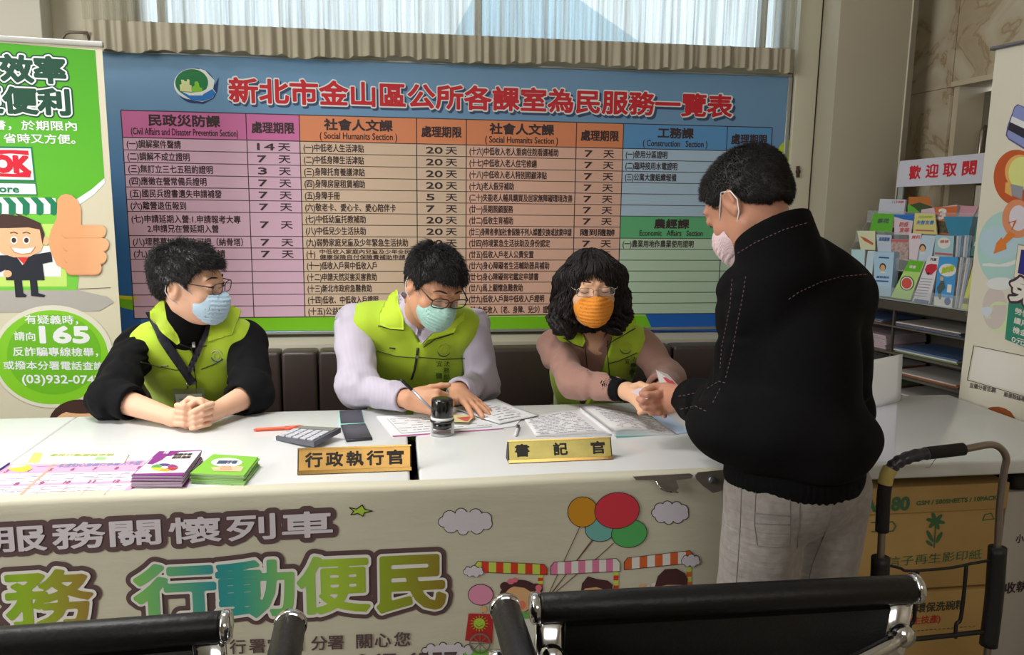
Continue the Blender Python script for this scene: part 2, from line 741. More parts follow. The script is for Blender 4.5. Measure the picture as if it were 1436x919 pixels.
# right side: pilaster, column, marble wall with door recess
px0, px1 = at(1117, 100, YW - .06).x, at(1153, 20, YW - .06).x
g = G().box((px0, YW - .06, 0), (px1, YW, 3.0), CREAM, bev=.003)
g.build('trim_3', kind='structure')
G().box((px1, YW - .05, 0), (px1 + .008, YW, 3.0), DARK).build('trim_4', kind='structure')
cx0 = px1 + .008
G().box((cx0, 3.21, 0), (2.144, YW, 3.0), M('column_paint', (178, 171, 152), .7, bump=(80, .08)), bev=.004).build('wall_column', kind='structure')
G().tube([(2.144, 3.209, 0), (2.144, 3.209, 3.0)], .004, M('column_bead', (205, 200, 184), .5), 6).build('trim_5', kind='structure')
g = G()
g.lathe([(.0, 0), (.012, .001), (.010, .004), (0, .005)], at(1119, 241, YW - .062), DARK, 14, (0, -1, 0))
g.tube([at(1119, 233, YW - .064), at(1119, 249, YW - .064)], .008, M('rust_brown', (70, 45, 38), .8), 8)
g.build('keyhole_plate', label='small rusty oval plate on the cream pilaster beside the notice board', cat='plate')

XR = 2.30
dY0, dz0 = atx(1335, 122, XR).y, atx(1335, 122, XR).z
slabs = []
MJ = .004
wallr = G().box((XR + .02, -3.2, 0), (XR + .16, 1.9, 3.0), MARBLE).box((XR + .02, dY0, 0), (XR + .16, 3.6, 3.0), MARBLE)
wallr.box((XR + .02, 1.9, dz0), (XR + .16, dY0, 3.0), MARBLE)
wallr = wallr.build('wall_right', kind='structure')
zr = [0, .6, 1.2, dz0, 2.4, 3.0]
# polished slabs with fine joints
for a, b in ((dY0 + .0, 3.6),):
    for z0, z1 in zip(zr[:-1], zr[1:]):
        G().box((XR, a + MJ, z0 + MJ / 4), (XR + .02, b, z1 - MJ / 4), MARBLE).build('slab', wallr)
for y0, y1 in ((1.9, 2.55), (2.55, dY0)):
    for z0, z1 in zip(zr[3:-1], zr[4:]):
        G().box((XR, y0 + MJ / 4, z0 + MJ / 4), (XR + .02, y1 - MJ / 4, z1 - MJ / 4), MARBLE).build('slab', wallr)
for y0, y1 in ((-3.2, -1.6), (-1.6, .2), (.2, 1.9)):
    for z0, z1 in zip(zr[:-1], zr[1:]):
        G().box((XR, y0 + MJ / 4, z0 + MJ / 4), (XR + .02, y1 - MJ / 4, z1 - MJ / 4), MARBLE).build('slab', wallr)
MB2 = M('marble_edge', (196, 184, 160), .35)
door = G().box((XR + .012, dY0 - .03, 0), (XR + .16, dY0, dz0 + .02), MB2).box((XR - .006, 1.9, dz0 - .001), (XR + .16, dY0, dz0 + .02), MB2).build('door_1', kind='structure')
DOORC = M('door_steel', (112, 106, 94), .4, .2)
G().box((XR + .13, 1.9, 0), (XR + .15, dY0 - .03, dz0 - .02), DOORC).build('door_leaf', door)
hy = dY0 - .075
G().tube([(XR + .118, hy, 1.50), (XR + .10, hy, 1.52), (XR + .10, hy, 1.69), (XR + .118, hy, 1.71)], .009, M('door_handle_steel', (150, 140, 128), .3, .8), 10).build('door_handle', door)

# left of the window: brighter wall face and a slim pipe bracket
G().box((-3.6, YW - .10, 0), (at(58, 30, YW - .1).x, YW, 3.0), M('wall_face', (205, 202, 190), .8), bev=.004).build('trim_6', kind='structure')
p = [at(88, 66, 3.28), at(88, 53, 3.28), at(92, 47, 3.28), at(99, 45, 3.28), at(122, 46, 3.28), at(126, 58, 3.30)]
g = G().tube(p, .006, M('bracket_metal', (118, 108, 96), .5, .3), 8)
g.box(Vector(p[-1]) - Vector((.02, 0, .012)), Vector(p[-1]) + Vector((.012, .1, .012)), M('bracket_metal', 0), bev=.003)
g.build('curtain_bracket', label='thin bent grey metal bracket on the wall above the green banner', cat='bracket')

# ------------------------------------------------------------------ sheer curtain
def curtain_mat():
    m = bpy.data.materials.new('sheer_curtain')
    m.use_nodes = True
    nt = m.node_tree
    nt.nodes.clear()
    out = nt.nodes.new('ShaderNodeOutputMaterial')
    tr = nt.nodes.new('ShaderNodeBsdfTransparent')
    tr.inputs[0].default_value = (.92, .95, .95, 1)
    tl = nt.nodes.new('ShaderNodeBsdfTranslucent')
    tl.inputs[0].default_value = lin((205, 196, 178))
    df = nt.nodes.new('ShaderNodeBsdfDiffuse')
    df.inputs[0].default_value = lin((186, 178, 156))
    a1 = nt.nodes.new('ShaderNodeMixShader')
    a1.inputs[0].default_value = .55
    a2 = nt.nodes.new('ShaderNodeMixShader')
    tc = nt.nodes.new('ShaderNodeTexCoord')
    mp = nt.nodes.new('ShaderNodeMapping')
    mp.inputs['Scale'].default_value = (1, 1, .02)
    n = nt.nodes.new('ShaderNodeTexNoise')
    n.inputs['Scale'].default_value = 55
    n.inputs['Detail'].default_value = 4
    mr = nt.nodes.new('ShaderNodeMapRange')
    mr.inputs[1].default_value = .35
    mr.inputs[2].default_value = .68
    mr.inputs[3].default_value = .30
    mr.inputs[4].default_value = .80
    nt.links.new(tc.outputs['Object'], mp.inputs[0])
    nt.links.new(mp.outputs[0], n.inputs['Vector'])
    nt.links.new(n.outputs[0], mr.inputs[0])
    nt.links.new(tl.outputs[0], a1.inputs[1])
    nt.links.new(df.outputs[0], a1.inputs[2])
    nt.links.new(mr.outputs[0], a2.inputs[0])
    nt.links.new(tr.outputs[0], a2.inputs[1])
    nt.links.new(a1.outputs[0], a2.inputs[2])
    nt.links.new(a2.outputs[0], out.inputs[0])
    return m


CURT = curtain_mat()


def curtain(name, x0, x1, z0a, z0b, z1, y, amp, n, mat, seed, label=None, cat=None, parent=None, scallop=.012):
    rnd = random.Random(seed)
    ph = [rnd.random() * 6.28 for _ in range(6)]
    V, Fc = [], []
    rows = 7
    for i in range(n + 1):
        u = i / n
        x = x0 + (x1 - x0) * u
        d = amp * (math.sin(u * (x1 - x0) * 118 + ph[0]) + .8 * math.sin(u * (x1 - x0) * 187 + ph[1]) + .8 * math.sin(u * (x1 - x0) * 31 + ph[2]))
        zb = z0a + (z0b - z0a) * u + scallop * (math.sin(u * (x1 - x0) * 9 + ph[3]) * .6 + math.sin(u * (x1 - x0) * 41 + ph[4]) * .35 + .25 * math.sin(u * (x1 - x0) * 90 + ph[5]))
        for j in range(rows):
            v = j / (rows - 1)
            V.append((x + amp * .6 * math.sin(u * (x1 - x0) * 50 + ph[4]), y + d * (1.0 - .35 * v), zb + (z1 - zb) * v))
    for i in range(n):
        for j in range(rows - 1):
            a = i * rows + j
            Fc.append((a, a + rows, a + rows + 1, a + 1))
    g = G().add(V, Fc, mat, True)
    return g.build(name, parent, label, cat)


YC = 3.30
cz0 = at(200, 71, YC).z
cz1 = at(1100, 100, YC).z
cxl, cxr = at(118, 60, YC).x, at(1114, 90, YC).x
cur = curtain('sheer_curtain', cxl, cxr, cz0 + .01, cz1 + .008, 2.98, YC, .0065, 1400, CURT, 3, 'long pleated beige sheer curtain hanging across the window above the notice board', 'curtain')
HEM = M('curtain_hem', (178, 171, 152), .95, bump=(30, .5, (1, 1, .05)))
hz = wz0 + .012 - .03
curtain('hem', cxl, cxr, cz0, cz1, wz0 - .012, YC - .004, .0070, 1400, HEM, 3, parent=cur)
G().tube([(cxl - .1, YC, 2.985), (cxr + .05, YC, 2.985)], .01, SILV, 8).build('curtain_rail', cur)

# ------------------------------------------------------------------ notice board
YB = 3.362
bl, br = at(149, 200, YB).x, at(1099, 200, YB).x
bb = at(700, 461.5, YB).z
bt = at(1090, 108, YB).z + .0
board = empty('notice_board', ((bl + br) / 2, YB, bb), 'large sky blue printed service notice board on the back wall', 'notice board')
g = G().box((bl, YB, bb), (br, YB + .02, bt), ramp_mat('board_sky_blue', 2, 1.0, 1.9, [(0, (70, 124, 184)), (.5, (104, 150, 194)), (1, (112, 154, 192))], .4))
g.build('panel', board)
FRM = M('board_frame_aluminium', (168, 172, 172), .3, .75)
FRD = M('board_frame_dark', (62, 58, 52), .6)
for nm, lo, hi, mt in (('frame_bar', (bl - .012, YB - .006, bb - .012), (br + .016, YB + .02, bb), FRM),
                       ('frame_bar', (bl - .012, YB - .006, bt), (br + .016, YB + .02, bt + .012), FRM),
                       ('frame_bar', (br, YB - .008, bb), (br + .018, YB + .02, bt), FRM),
                       ('frame_bar', (bl - .022, YB - .004, bb), (bl, YB + .02, bt), FRD)):
    G().box(lo, hi, mt, bev=.002).build(nm, board)
G().box((br + .018, YB + .004, bb), (px0, YW, bt + .05), M('brown_jamb', (120, 104, 78), .8)).build('jamb', board)
S = Surf((0, YB, 0), (1, 0, 0), (0, 0, 1))
X = lambda x, y: S.px(x, y)[0]
Z = lambda x, y: S.px(x, y)[1]
p = Prn(S)
# printed background: paler sky towards the top middle, deep blue sides, green hill band, blue sea band
p.uvpoly([(bl, Z(150, 160)), (X(190, 330), Z(150, 160)), (X(190, 330), bb), (bl, bb)], ramp_mat('print_side_blue', 2, Z(150, 440), Z(150, 160), [(0, (36, 98, 170)), (.35, (44, 108, 176)), (1, (106, 151, 194))], .4), 0)
p.poly([(165, 414), (190, 416), (194, 426), (194, 437), (165, 430)], M('print_green', (118, 190, 26), .4), 1)
p.poly([(165, 414), (190, 416), (194, 421), (165, 419)], M('print_yellow', (214, 208, 40), .4), 2)
p.poly([(330, 442), (1000, 440), (1000, 462), (330, 464)], M('print_green', 0), 1)
p.poly([(420, 444), (920, 441), (920, 443), (560, 446)], M('print_pale_green', (160, 205, 100), .4), 2)
p.poly([(905, 441), (1100, 438), (1100, 465), (916, 465)], M('print_sea_blue', (22, 98, 190), .4), 2)
p.ell(1107, 238, 22, 42, M('print_yellow_green', (190, 214, 40), .4), 2)
p.uvpoly([(br - .0, bt), (br - .0, bb), (br + .02, bb), (br + .02, bt)], M('board_frame_aluminium', 0), 3)
p.build('background_print', board)
# emblem: round green island with a castle-like rock, on a blue wave
p = Prn(S, .0012)
WH = M('print_white', (228, 232, 232), .45)
p.ell(274, 120, 27, 25, M('print_navy', (30, 60, 110), .4), 0, n=40)
p.poly([(262, 138), (302, 118), (307, 108), (305, 128), (300, 138), (285, 146), (270, 144)], M('print_navy', 0), 0)
p.poly([(280, 96), (288, 99), (301, 113), (299, 125), (303, 130), (298, 138), (284, 143), (268, 140), (252, 130), (262, 133), (280, 134)], WH, 1)
p.ell(271, 118, 27, 22, WH, 1, n=40)
p.ell(269, 116, 23, 19, M('print_forest', (22, 120, 66), .4), 2, n=40)
p.poly([(253, 128), (252, 119), (255, 118), (254, 112), (258, 112), (259, 114), (262, 114), (263, 111), (266, 112), (266, 119), (269, 120), (269, 129)], M('print_sand', (214, 220, 160), .4), 3)
p.poly([(269, 129), (270, 122), (273, 120), (273, 115), (277, 114), (279, 117), (280, 122), (284, 124), (283, 129)], M('print_leaf', (130, 200, 50), .4), 3)
p.poly([(252, 129), (264, 133), (284, 133), (298, 125), (303, 131), (297, 138), (284, 142), (268, 140)], M('print_wave', (40, 120, 200), .4), 4)
p.poly([(256, 129), (268, 130), (282, 129), (292, 124), (284, 134), (266, 134)], WH, 5)
p.build('emblem', board)
# title
p = Prn(S, .0012)
RED = M('print_red', (200, 28, 44), .45)
NAV = M('print_shadow_blue', (52, 72, 110), .45)
TT = '新北市金山區公所各課室為民服務一覽表'
p.text(TT, 324, 146.5, 1029, 168.5, 34.5, NAV, 0, .085)
p.text(TT, 322, 143.5, 1026, 165, 35, WH, 1, .08)
p.text(TT, 322.5, 143, 1025, 164.5, 34, RED, 3, .036)
p.build('title_lettering', board)

# the table: cells, rules, lettering
xc = [X(170.2, 165), X(345, 165), X(419.5, 165), X(584, 165), X(654, 165), X(808.5, 174), X(874.5, 174), X(1020, 180), X(1082.7, 182)]
zt = Z(170, 154.5)
zh = Z(172, 192.6)
zbm = Z(420, 444.6)
rh = (zh - zbm) / 15
R = lambda k: zh - k * rh
p = Prn(S, .0012)
C1h, C1 = M('cell_magenta', (206, 112, 168), .5), M('cell_pink', (214, 176, 200), .5)
C2h, C2 = M('cell_orange', (222, 138, 96), .5), M('cell_beige', (212, 186, 164), .5)
C3 = M('cell_peach', (224, 180, 162), .5)
C4h, C4 = M('cell_blue', (90, 152, 208), .5), M('cell_pale_blue', (176, 202, 226), .5)
C5h, C5 = M('cell_green', (98, 182, 128), .5), M('cell_pale_green', (186, 212, 188), .5)


def cell(a, b, z1, z0, m):
    p.uvpoly([(xc[a], z0), (xc[b], z0), (xc[b], z1), (xc[a], z1)], m, 0)


cell(0, 2, zt, zh, C1h)
cell(0, 2, zh, zbm, C1)
cell(2, 6, zt, zh, C2h)
cell(2, 4, zh, zbm, C2)
cell(4, 6, zh, zbm, C3)
cell(6, 8, zt, zh, C4h)
cell(6, 8, zh, R(6), C4)
cell(6, 8, R(6), R(8), C5h)
cell(6, 8, R(8), zbm, C5)
p.build('coloured_cells', board)
p = Prn(S, .0018)
INK = M('print_ink', (58, 40, 44), .5)


def rule(a, z0, b, z1, w=.0022):
    if abs(a - b) < 1e-6:
        p.uvpoly([(a - w, z0), (a + w, z0), (a + w, z1), (a - w, z1)], INK, 0)
    else:
        p.uvpoly([(a, z0 - w), (b, z0 - w), (b, z0 + w), (a, z0 + w)], INK, 0)


w = .0017
for x in xc:
    rule(x, zbm, x, zt, w)
for z in (zt, zh, zbm):
    rule(xc[0], z, xc[8], z, w)
for k in range(1, 15):
    if k != 7:
        rule(xc[0], R(k), xc[2], R(k), w * .8)
    rule(xc[2], R(k), xc[6], R(k), w * .8)
    if k != 7:
        rule(xc[6], R(k), xc[8], R(k), w * .8)
p.build('ruled_lines', board)
p = Prn(S, .0022)


def rt(col, k, s, xr, x0=None, frac=.66, half=None):
    """row text: width ends at photo pixel xr"""
    x_l = xc[col] + .014 if x0 is None else X(x0, 300)
    zz = R(k)
    hh = rh * frac
    zb = zz - rh + (rh - hh) / 2
    if half is not None:
        hh = rh * .40
        zb = zz - rh * .5 - (rh * .46 if half else -.01 * rh)
    x_r = X(xr, 250 + k * 12)
    p.text_uv(s, x_l, zb, (x_r - x_l, 0), (0, hh), INK, 0, .018)


c1 = [(0, '(一)調解案件聲請', 256), (1, '(二)調解不成立證明', 268), (2, '(三)無訂立三七五租約證明', 300), (3, '(四)應徵在營常備兵證明', 291), (4, '(五)國民兵證書遺失申請補發', 312), (5, '(六)離營退伍報到', 262), (8, '(八)埋葬墓地使用許可證（納骨塔）', 341), (9, '(九)原住民族保留地申請', 316)]
for k, s_, xr in c1:
    rt(0, k, s_, xr)
hh = rh * .66
for s_, k, xa, xb in (('(七)申請延期入營:1.申請報考大專', 6.1, None, 338), ('2.申請兄在營延期入營', 6.9, 206, 307)):
    rt(0, k, s_, xb, xa)
c2 = [('(一)中低老人生活津貼', 511), ('(二)中低身障生活津貼', 511), ('(三)身障托育養護津貼', 512), ('(四)身障房屋租賃補助', 512), ('(五)身障手冊', 477), ('(六)敬老卡、愛心卡、愛心陪伴卡', 555), ('(七)中低幼童托教補助', 513), ('(八)中低兒少生活扶助', 513), ('(九)弱勢家庭兒童及少年緊急生活扶助', 572), None, ('(十一)低收入戶與中低收入戶', 528), ('(十二)申請天然災害災害救助', 528), ('(十三)新北市政府急難救助', 521), ('(十四)低收、中低收入戶證明', 530), ('(十五)公益彩券回饋金', 520)]
for k, t in enumerate(c2):
    if t:
        rt(2, k, t[0], t[1])
rt(2, 9, '(十)', 442)
rt(2, 9, '中低收入家庭內兒童及少年全民', 575, 447, half=False)
rt(2, 9, '健康保險自付保險費補助申請', 568, 447, half=True)
c3 = [('(十六)中低收入老人重病住院看護補助', 782), ('(十七)中低收入老人住宅修繕', 752), ('(十八)中低收入老人特別照顧津貼', 766), ('(十九)老人假牙補助', 720), ('(二十)失能老人輔具購買及居家無障礙環境改善', 802), ('(廿一)長期照顧服務', 719), ('(廿二)低收生育補助', 719), ('(廿三)身障者參加社會保險不列入媒體交換或放棄申請', 801), ('(廿四)特境緊急生活扶助及身份認定', 771), ('(廿五)低收入戶老人公費安置', 748), ('(廿六)身心障礙者生活輔助器具補助', 770), ('(廿七)身心障礙到宅鑑定申請書', 755), ('(廿八)馬上關懷急難救助', 733), ('(廿九)低收入戶與中低收入戶證明', 763), ('(卅)中低收入（老、身障、兒少）證明', 775)]
for k, t in enumerate(c3):
    rt(4, k, t[0], t[1])
for k, s_, xr in ((0, '(一)使用分區證明', 934), (1, '(二)臨時接用水電證明', 948), (2, '(三)公寓大廈組織報備', 947), (8, '(一)農業用地作農業使用證明', 972)):
    rt(6, k, s_, xr)


def day(col, k, s_, wd=.62):
    a, b = xc[col], xc[col + 1]
    hh = rh * .68
    zz = R(k) - rh + (rh - hh) / 2
    m_ = (a + b) / 2
    q = (b - a) * wd / 2
    n = s_.split(' ')
    p.text_uv(n[0], m_ - q, zz + hh * .08, (q * (1.05 if len(n[0]) > 1 else .52), 0), (0, hh * .8), INK, 0, .035, latin=True)
    p.text_uv(n[1], m_ + q * .28, zz, (q * .72, 0), (0, hh), INK, 0, .02)


for k, s_ in ((0, '14 天'), (1, '7 天'), (2, '3 天'), (3, '7 天'), (4, '7 天'), (5, '7 天'), (6.5, '7 天'), (8, '7 天'), (9, '7 天')):
    day(1, k, s_)
for k, s_ in enumerate(['20 天'] * 4 + ['5 天', '7 天'] + ['20 天'] * 3):
    day(3, k, s_)
for k, s_ in enumerate(['7 天'] * 7 + [None, '7 天', '7 天']):
    if s_:
        day(5, k, s_)
m_ = (xc[5] + xc[6]) / 2
p.text_uv('隨到隨辦', m_ - (xc[6] - xc[5]) * .36, R(8) + rh * .2, ((xc[6] - xc[5]) * .74, 0), (0, rh * .62), INK, 0, .03)


def head(a, b, s1, s2, z1, z0, w1, w2):
    m_ = (xc[a] + xc[b]) / 2
    H = z1 - z0
    L = xc[b] - xc[a]
    p.text_uv(s1, m_ - L * w1 / 2, z0 + H * .46, (L * w1, 0), (0, H * .42), INK, 0, .04)
    p.text_uv(s2, m_ - L * w2 / 2, z0 + H * .12, (L * w2, 0), (0, H * .25), INK, 0, .02, latin=True)


head(0, 1, '民政災防課', '(Civil Affairs and Disaster Prevention Section)', zt, zh, .57, .86)
head(2, 3, '社會人文課', '( Social Humanits Section )', zt, zh, .58, .66)
head(4, 5, '社會人文課', '( Social Humanits Section )', zt, zh, .58, .66)
head(6, 7, '工務課', '( Construction   Section )', zt, zh, .34, .62)
head(6, 7, '農經課', 'Economic   Affairs   Section', R(6), R(8), .34, .62)
for a in (1, 3, 5, 7):
    L = xc[a + 1] - xc[a]
    H = zt - zh
    p.text_uv('處理期限', xc[a] + L * .10, zh + H * .28, (L * .80, 0), (0, H * .42), INK, 0, .032)
p.build('table_lettering', board)

# ------------------------------------------------------------------ bench along the back wall
LEA = M('bench_leatherette', (62, 50, 48), .42, bump=(120, .15), coat=.15)
bench = empty('bench', (0, 3.0, 0), 'long dark brown leatherette bench against the back wall', 'bench')
bzt = at(700, 487, 3.14).z
seams = [-2.3, -1.65, at(110, 500, 3.1).x, at(392, 500, 3.1).x, at(445, 500, 3.1).x + .0, at(735, 500, 3.1).x, at(930, 500, 3.1).x, 1.85]
seams = [-.935, at(393, 500, 3.1).x, at(445, 500, 3.1).x, at(944, 500, 3.1).x, 1.55]
for a, b in zip(seams[:-1], seams[1:]):
    G().box((a + .003, 3.10, .42), (b - .003, 3.20, bzt), LEA, bev=.014).build('back_cushion', bench)
for a, b in ((-.935, -.45), (-.45, .05), (.05, .85), (.85, 1.55)):
    G().box((a + .003, 2.72, .32), (b - .003, 3.09, .405), LEA, bev=.02).build('seat_cushion', bench)
G().box((-.92, 2.78, .02), (1.53, 3.18, .32), M('bench_plinth', (60, 50, 44), .6)).build('plinth', bench)
for x0_, x1_, lb in ((at(372, 560, 2.95).x, at(402, 560, 2.95).x, None),):
    pass
# small white plate behind the woman on the bench back ledge

# ================================================================== left roll-up banner
PL = Vector((-.962, 2.92, 0))
th = math.radians(7.7)
UL = Vector((math.cos(th), math.sin(th), 0))
SL = Surf(PL, UL, (0, 0, 1))
ur = SL.px(143, 66)[0]
ut = SL.px(70, 62)[1]
ban = empty('rollup_banner', tuple(SL.w((ur - .42, 0))), 'green and cream roll-up banner with a thumbs-up cartoon at the left edge', 'banner')
BX = Matrix(((UL.x, SL.N.x * -1, 0, PL.x), (UL.y, SL.N.y * -1, 0, PL.y), (0, 0, 1, 0), (0, 0, 0, 1)))
STL = M('banner_bar_silver', (196, 196, 192), .35, .5)
G().box((ur - .85, 0, .06), (ur, .003, ut), M('banner_vinyl', (206, 200, 176), .45), X=BX).build('sheet', ban)
G().box((ur - .86, -.008, ut), (ur + .004, .014, ut + .018), STL, X=BX, bev=.003).build('top_bar', ban)
G().box((ur - .86, -.06, 0), (ur + .01, .08, .07), STL, X=BX, bev=.01).build('base', ban)
G().tube([BX @ Vector((ur - .4, .03, .03)), BX @ Vector((ur - .4, .02, ut))], .008, STL, 8).build('pole', ban)
p = Prn(SL)
gr1 = ramp_mat('banner_green', 2, 1.45, 1.87, [(0, (88, 174, 38)), (1, (66, 152, 24))], .45)
p.poly([(-130, 50), (133.5, 70.5), (146.5, 251), (128, 268), (105, 284), (70, 298), (-130, 330)], gr1, 0)
p.poly([(-130, 336), (70, 303), (110, 288), (132, 273), (147, 257), (146.5, 250), (128, 266), (105, 281), (70, 294), (-130, 324)], WH, 1)
BEI = M('banner_beige', (196, 190, 160), .5)
# store front behind the man
p.poly([(-130, 300), (108, 300), (110, 392), (108, 408), (-130, 408)], M('banner_green_b', (112, 196, 60), .5), 2)
p.poly([(-130, 314), (92, 314), (94, 402), (-130, 402)], M('banner_lime', (190, 222, 110), .5), 3)
p.poly([(-10, 345), (86, 345), (86, 388), (-10, 388)], WH, 4)
p.poly([(-130, 408), (110, 407), (150, 416), (160, 424), (140, 436), (-130, 440)], M('banner_grey', (170, 166, 160), .5), 3)
p.line([(110, 405.5), (155, 403.5)], .8, INK, 4)
# awning
GA = M('awning_green', (10, 120, 84), .5)
p.poly([(-20, 276), (78, 278), (82, 300), (-20, 300)], WH, 5)
for i in range(5):
    x = -10 + i * 19.5
    p.poly([(x - 6, 277), (x + 4, 277), (x + 13, 286), (x + 13, 299), (x + 8, 302), (x + 3, 300), (x + 3, 287)], GA, 6)
# sign
p.poly([(-60, 204.5), (45, 206), (50, 255), (-60, 253)], GA, 5)
p.poly([(-60, 207), (43.5, 208.5), (48, 252.5), (-60, 250.5)], WH, 6)
p.poly([(-60, 254), (50.5, 256.5), (52.5, 274), (-60, 273)], GA, 5)
p.poly([(-60, 256), (49.5, 258), (51.5, 272.5), (-60, 271.5)], WH, 6)
REDL = M('logo_red', (206, 22, 50), .45)
p.poly([(-60, 210), (20, 210.5), (40, 211.5), (41, 218), (33, 217), (15, 215.5), (-10, 217), (-60, 224)], REDL, 7)
p.poly([(-60, 248), (-10, 247.5), (43, 249), (44, 239), (38, 240), (22, 244), (0, 243), (-60, 236)], REDL, 7)
p.text('OK', -8, 240, 42, 242, 22, REDL, 8, .10, latin=True)
p.text('Store', -16, 269, 27, 270, 9.5, GA, 8, .05, latin=True)
# headline
DG = M('headline_green', (6, 66, 46), .5)
for s_, x0_, y0_, x1_, y1_, h_ in (('效率', 3, 113, 92, 117, 36), ('更便利', -42, 156, 98, 161, 36)):
    p.text(s_, x0_, y0_, x1_, y1_, h_, DG, 2, .17)
    p.text(s_, x0_, y0_, x1_, y1_, h_, WH, 4, .115)
    p.text(s_, x0_, y0_, x1_, y1_, h_, DG, 6, .055)
p.text('通知書，於期限內', -52, 181, 108, 183.5, 13.5, WH, 3, .02)
p.text('辦，省時又方便。', -33, 200, 106, 202, 13.5, WH, 3, .02)
# speech bubble
p.ell(74, 500, 85, 72, M('bubble_rim', (216, 214, 196), .5), 4, n=48)
bub = M('bubble_green', (126, 196, 30), .5)
p.ell(73, 501, 79, 66, bub, 5, n=48)
p.ell(76, 497, 66, 56, M('bubble_green_in', (104, 178, 22), .5), 6, n=48)
p.poly([(84, 562), (98, 562), (92, 575), (84, 585)], bub, 6)
p.text('有疑義時，', 36, 454, 110, 455, 12.5, WH, 8, .02)
p.text('請向', 21, 477, 50, 478, 12, WH, 8, .02)
p.text('165', 58, 480, 125, 480, 22, WH, 8, .075, latin=True)
p.text('反詐騙專線檢舉，', 19, 499, 138, 500, 12.5, WH, 8, .02)
p.text('或撥本分署電話查詢', 6, 518, 146, 519, 12, WH, 8, .02)
p.text('(03)932-0747', 32, 537, 143, 538, 11.5, WH, 8, .035, latin=True)
# cartoon businessman
SKN = M('cartoon_skin', (232, 182, 140), .5)
SKD = M('cartoon_skin_dark', (208, 140, 96), .5)
HR = M('cartoon_hair', (66, 40, 34), .5)
SUI = M('cartoon_suit', (24, 28, 42), .5)
p.rrect(-24, 378, 28, 415, 3, SUI, 5) if False else None
p.poly([(20, 392), (31, 392), (33, 411), (38, 414), (36, 417), (22, 417)], SUI, 7)
p.poly([(42, 392), (52, 392), (54, 411), (64, 414), (62, 417), (44, 415)], SUI, 7)
p.poly([(-30, 378), (0, 358), (22, 358), (32, 372), (42, 358), (72, 353), (74, 367), (60, 370), (63, 393), (9, 393), (8, 378), (-4, 384), (-20, 392)], SUI, 8)
p.poly([(25, 361), (40, 361), (34, 371)], M('cartoon_red', (214, 50, 40), .5), 9)
p.ell(11, 384, 6, 5, SKN, 9)
p.poly([(-2, 315), (57, 315), (62, 340), (58, 352), (42, 360), (20, 361), (2, 355), (-6, 340)], SKN, 9)
p.ell(65, 338, 4, 6, SKN, 9)
p.poly([(-8, 336), (-6, 302), (6, 300), (26, 303), (20, 298), (44, 307), (57, 313), (63, 328), (60, 343), (56, 322), (40, 319), (12, 320), (0, 320)], HR, 10)
for ex in (20, 37.5):
    p.ell(ex, 337, 5, 5.5, WH, 10)
    p.ell(ex, 337, 3.2, 3.6, HR, 11)
    p.line([(ex - 5, 327), (ex, 325.5), (ex + 5, 327.5)], 1.2, HR, 11)
p.poly([(16, 347), (32, 349), (49, 347), (44, 354), (32, 356), (21, 354)], WH, 11)
p.line([(15, 346), (21, 354), (32, 356.5), (44, 354.5), (50, 346)], 1, SKD, 12)
# thumbs-up hand
TH = ramp_mat('cartoon_hand', 0, -1.06, -.93, [(0, (224, 160, 112)), (1, (236, 184, 138))], .5)
p.poly([(81, 280), (86, 274), (93, 272), (101, 274), (109, 281), (114, 293), (114, 315), (135, 325), (140, 360), (120, 380), (100, 382), (80, 372), (72, 355), (68, 338), (72, 322), (80, 306)], TH, 9)
for yy, xr, xl in ((326, 149, 86), (344.5, 153, 88), (362, 150, 90), (377, 143, 92)):
    p.rrect(xl, yy - 10.5, xr, yy + 9, 9.3, SKD, 10 + int(yy > 340) * 2 + int(yy > 370) * 2)
    p.rrect(xl, yy - 10.5, xr, yy + 7.5, 8.8, TH, 11 + int(yy > 340) * 2 + int(yy > 370) * 2)
# head under the bubble
p.ell(112, 596, 44, 36, HR, 7)
p.ell(112, 604, 41, 30, SKN, 8)
p.ell(115, 572, 30, 8, HR, 9)
p.ell(80, 577.5, 3.5, 1.6, HR, 10)
p.build('printed_graphics', ban)

# ================================================================== right roll-up banner
P0 = Vector((1.935, 2.44, 0))
tr_ = math.radians(7)
UR = Vector((math.sin(tr_), -math.cos(tr_), 0))
SR = Surf(P0, UR, (0, 0, 1))
u0 = SR.px(1372, 300)[0]
vt = SR.px(1404, 69)[1]
ban2 = empty('rollup_banner', tuple(SR.w((u0 + .4, 0))), 'pale cream roll-up banner with orange icons at the right edge', 'banner')
BX2 = Matrix(((UR.x, -SR.N.x, 0, P0.x), (UR.y, -SR.N.y, 0, P0.y), (0, 0, 1, 0), (0, 0, 0, 1)))
G().box((u0, 0, .06), (u0 + .85, .003, vt), M('banner_cream', (226, 221, 204), .45), X=BX2).build('sheet', ban2)
G().box((u0 - .014, -.012, vt), (u0 + .86, .01, vt + .012), M('banner_bar_grey', (110, 104, 108), .35, .5), X=BX2, bev=.003).build('top_bar', ban2)
G().box((u0 - .01, -.06, 0), (u0 + .86, .08, .07), STL, X=BX2, bev=.01).build('base', ban2)
G().tube([BX2 @ Vector((u0 + .4, .03, .03)), BX2 @ Vector((u0 + .4, .02, vt))], .008, STL, 8).build('pole', ban2)
p = Prn(SR)
ORG = M('icon_orange', (196, 88, 36), .5)
ORG2 = M('icon_orange_light', (230, 150, 100), .5)
p.ell(1412, 350, 41, 54, M('pale_aqua', (176, 214, 210), .5), 0, n=40)
p.ell(1404, 340, 30, 24, M('pale_sky', (184, 212, 226), .5), 1)
p.poly([(1378, 370), (1388, 369), (1402, 371), (1418, 367), (1436, 360), (1436, 366), (1414, 374), (1392, 374), (1378, 373)], WH, 2)
p.ell(1395, 432, 17, 30, M('pale_mauve', (212, 200, 196), .5), 0)
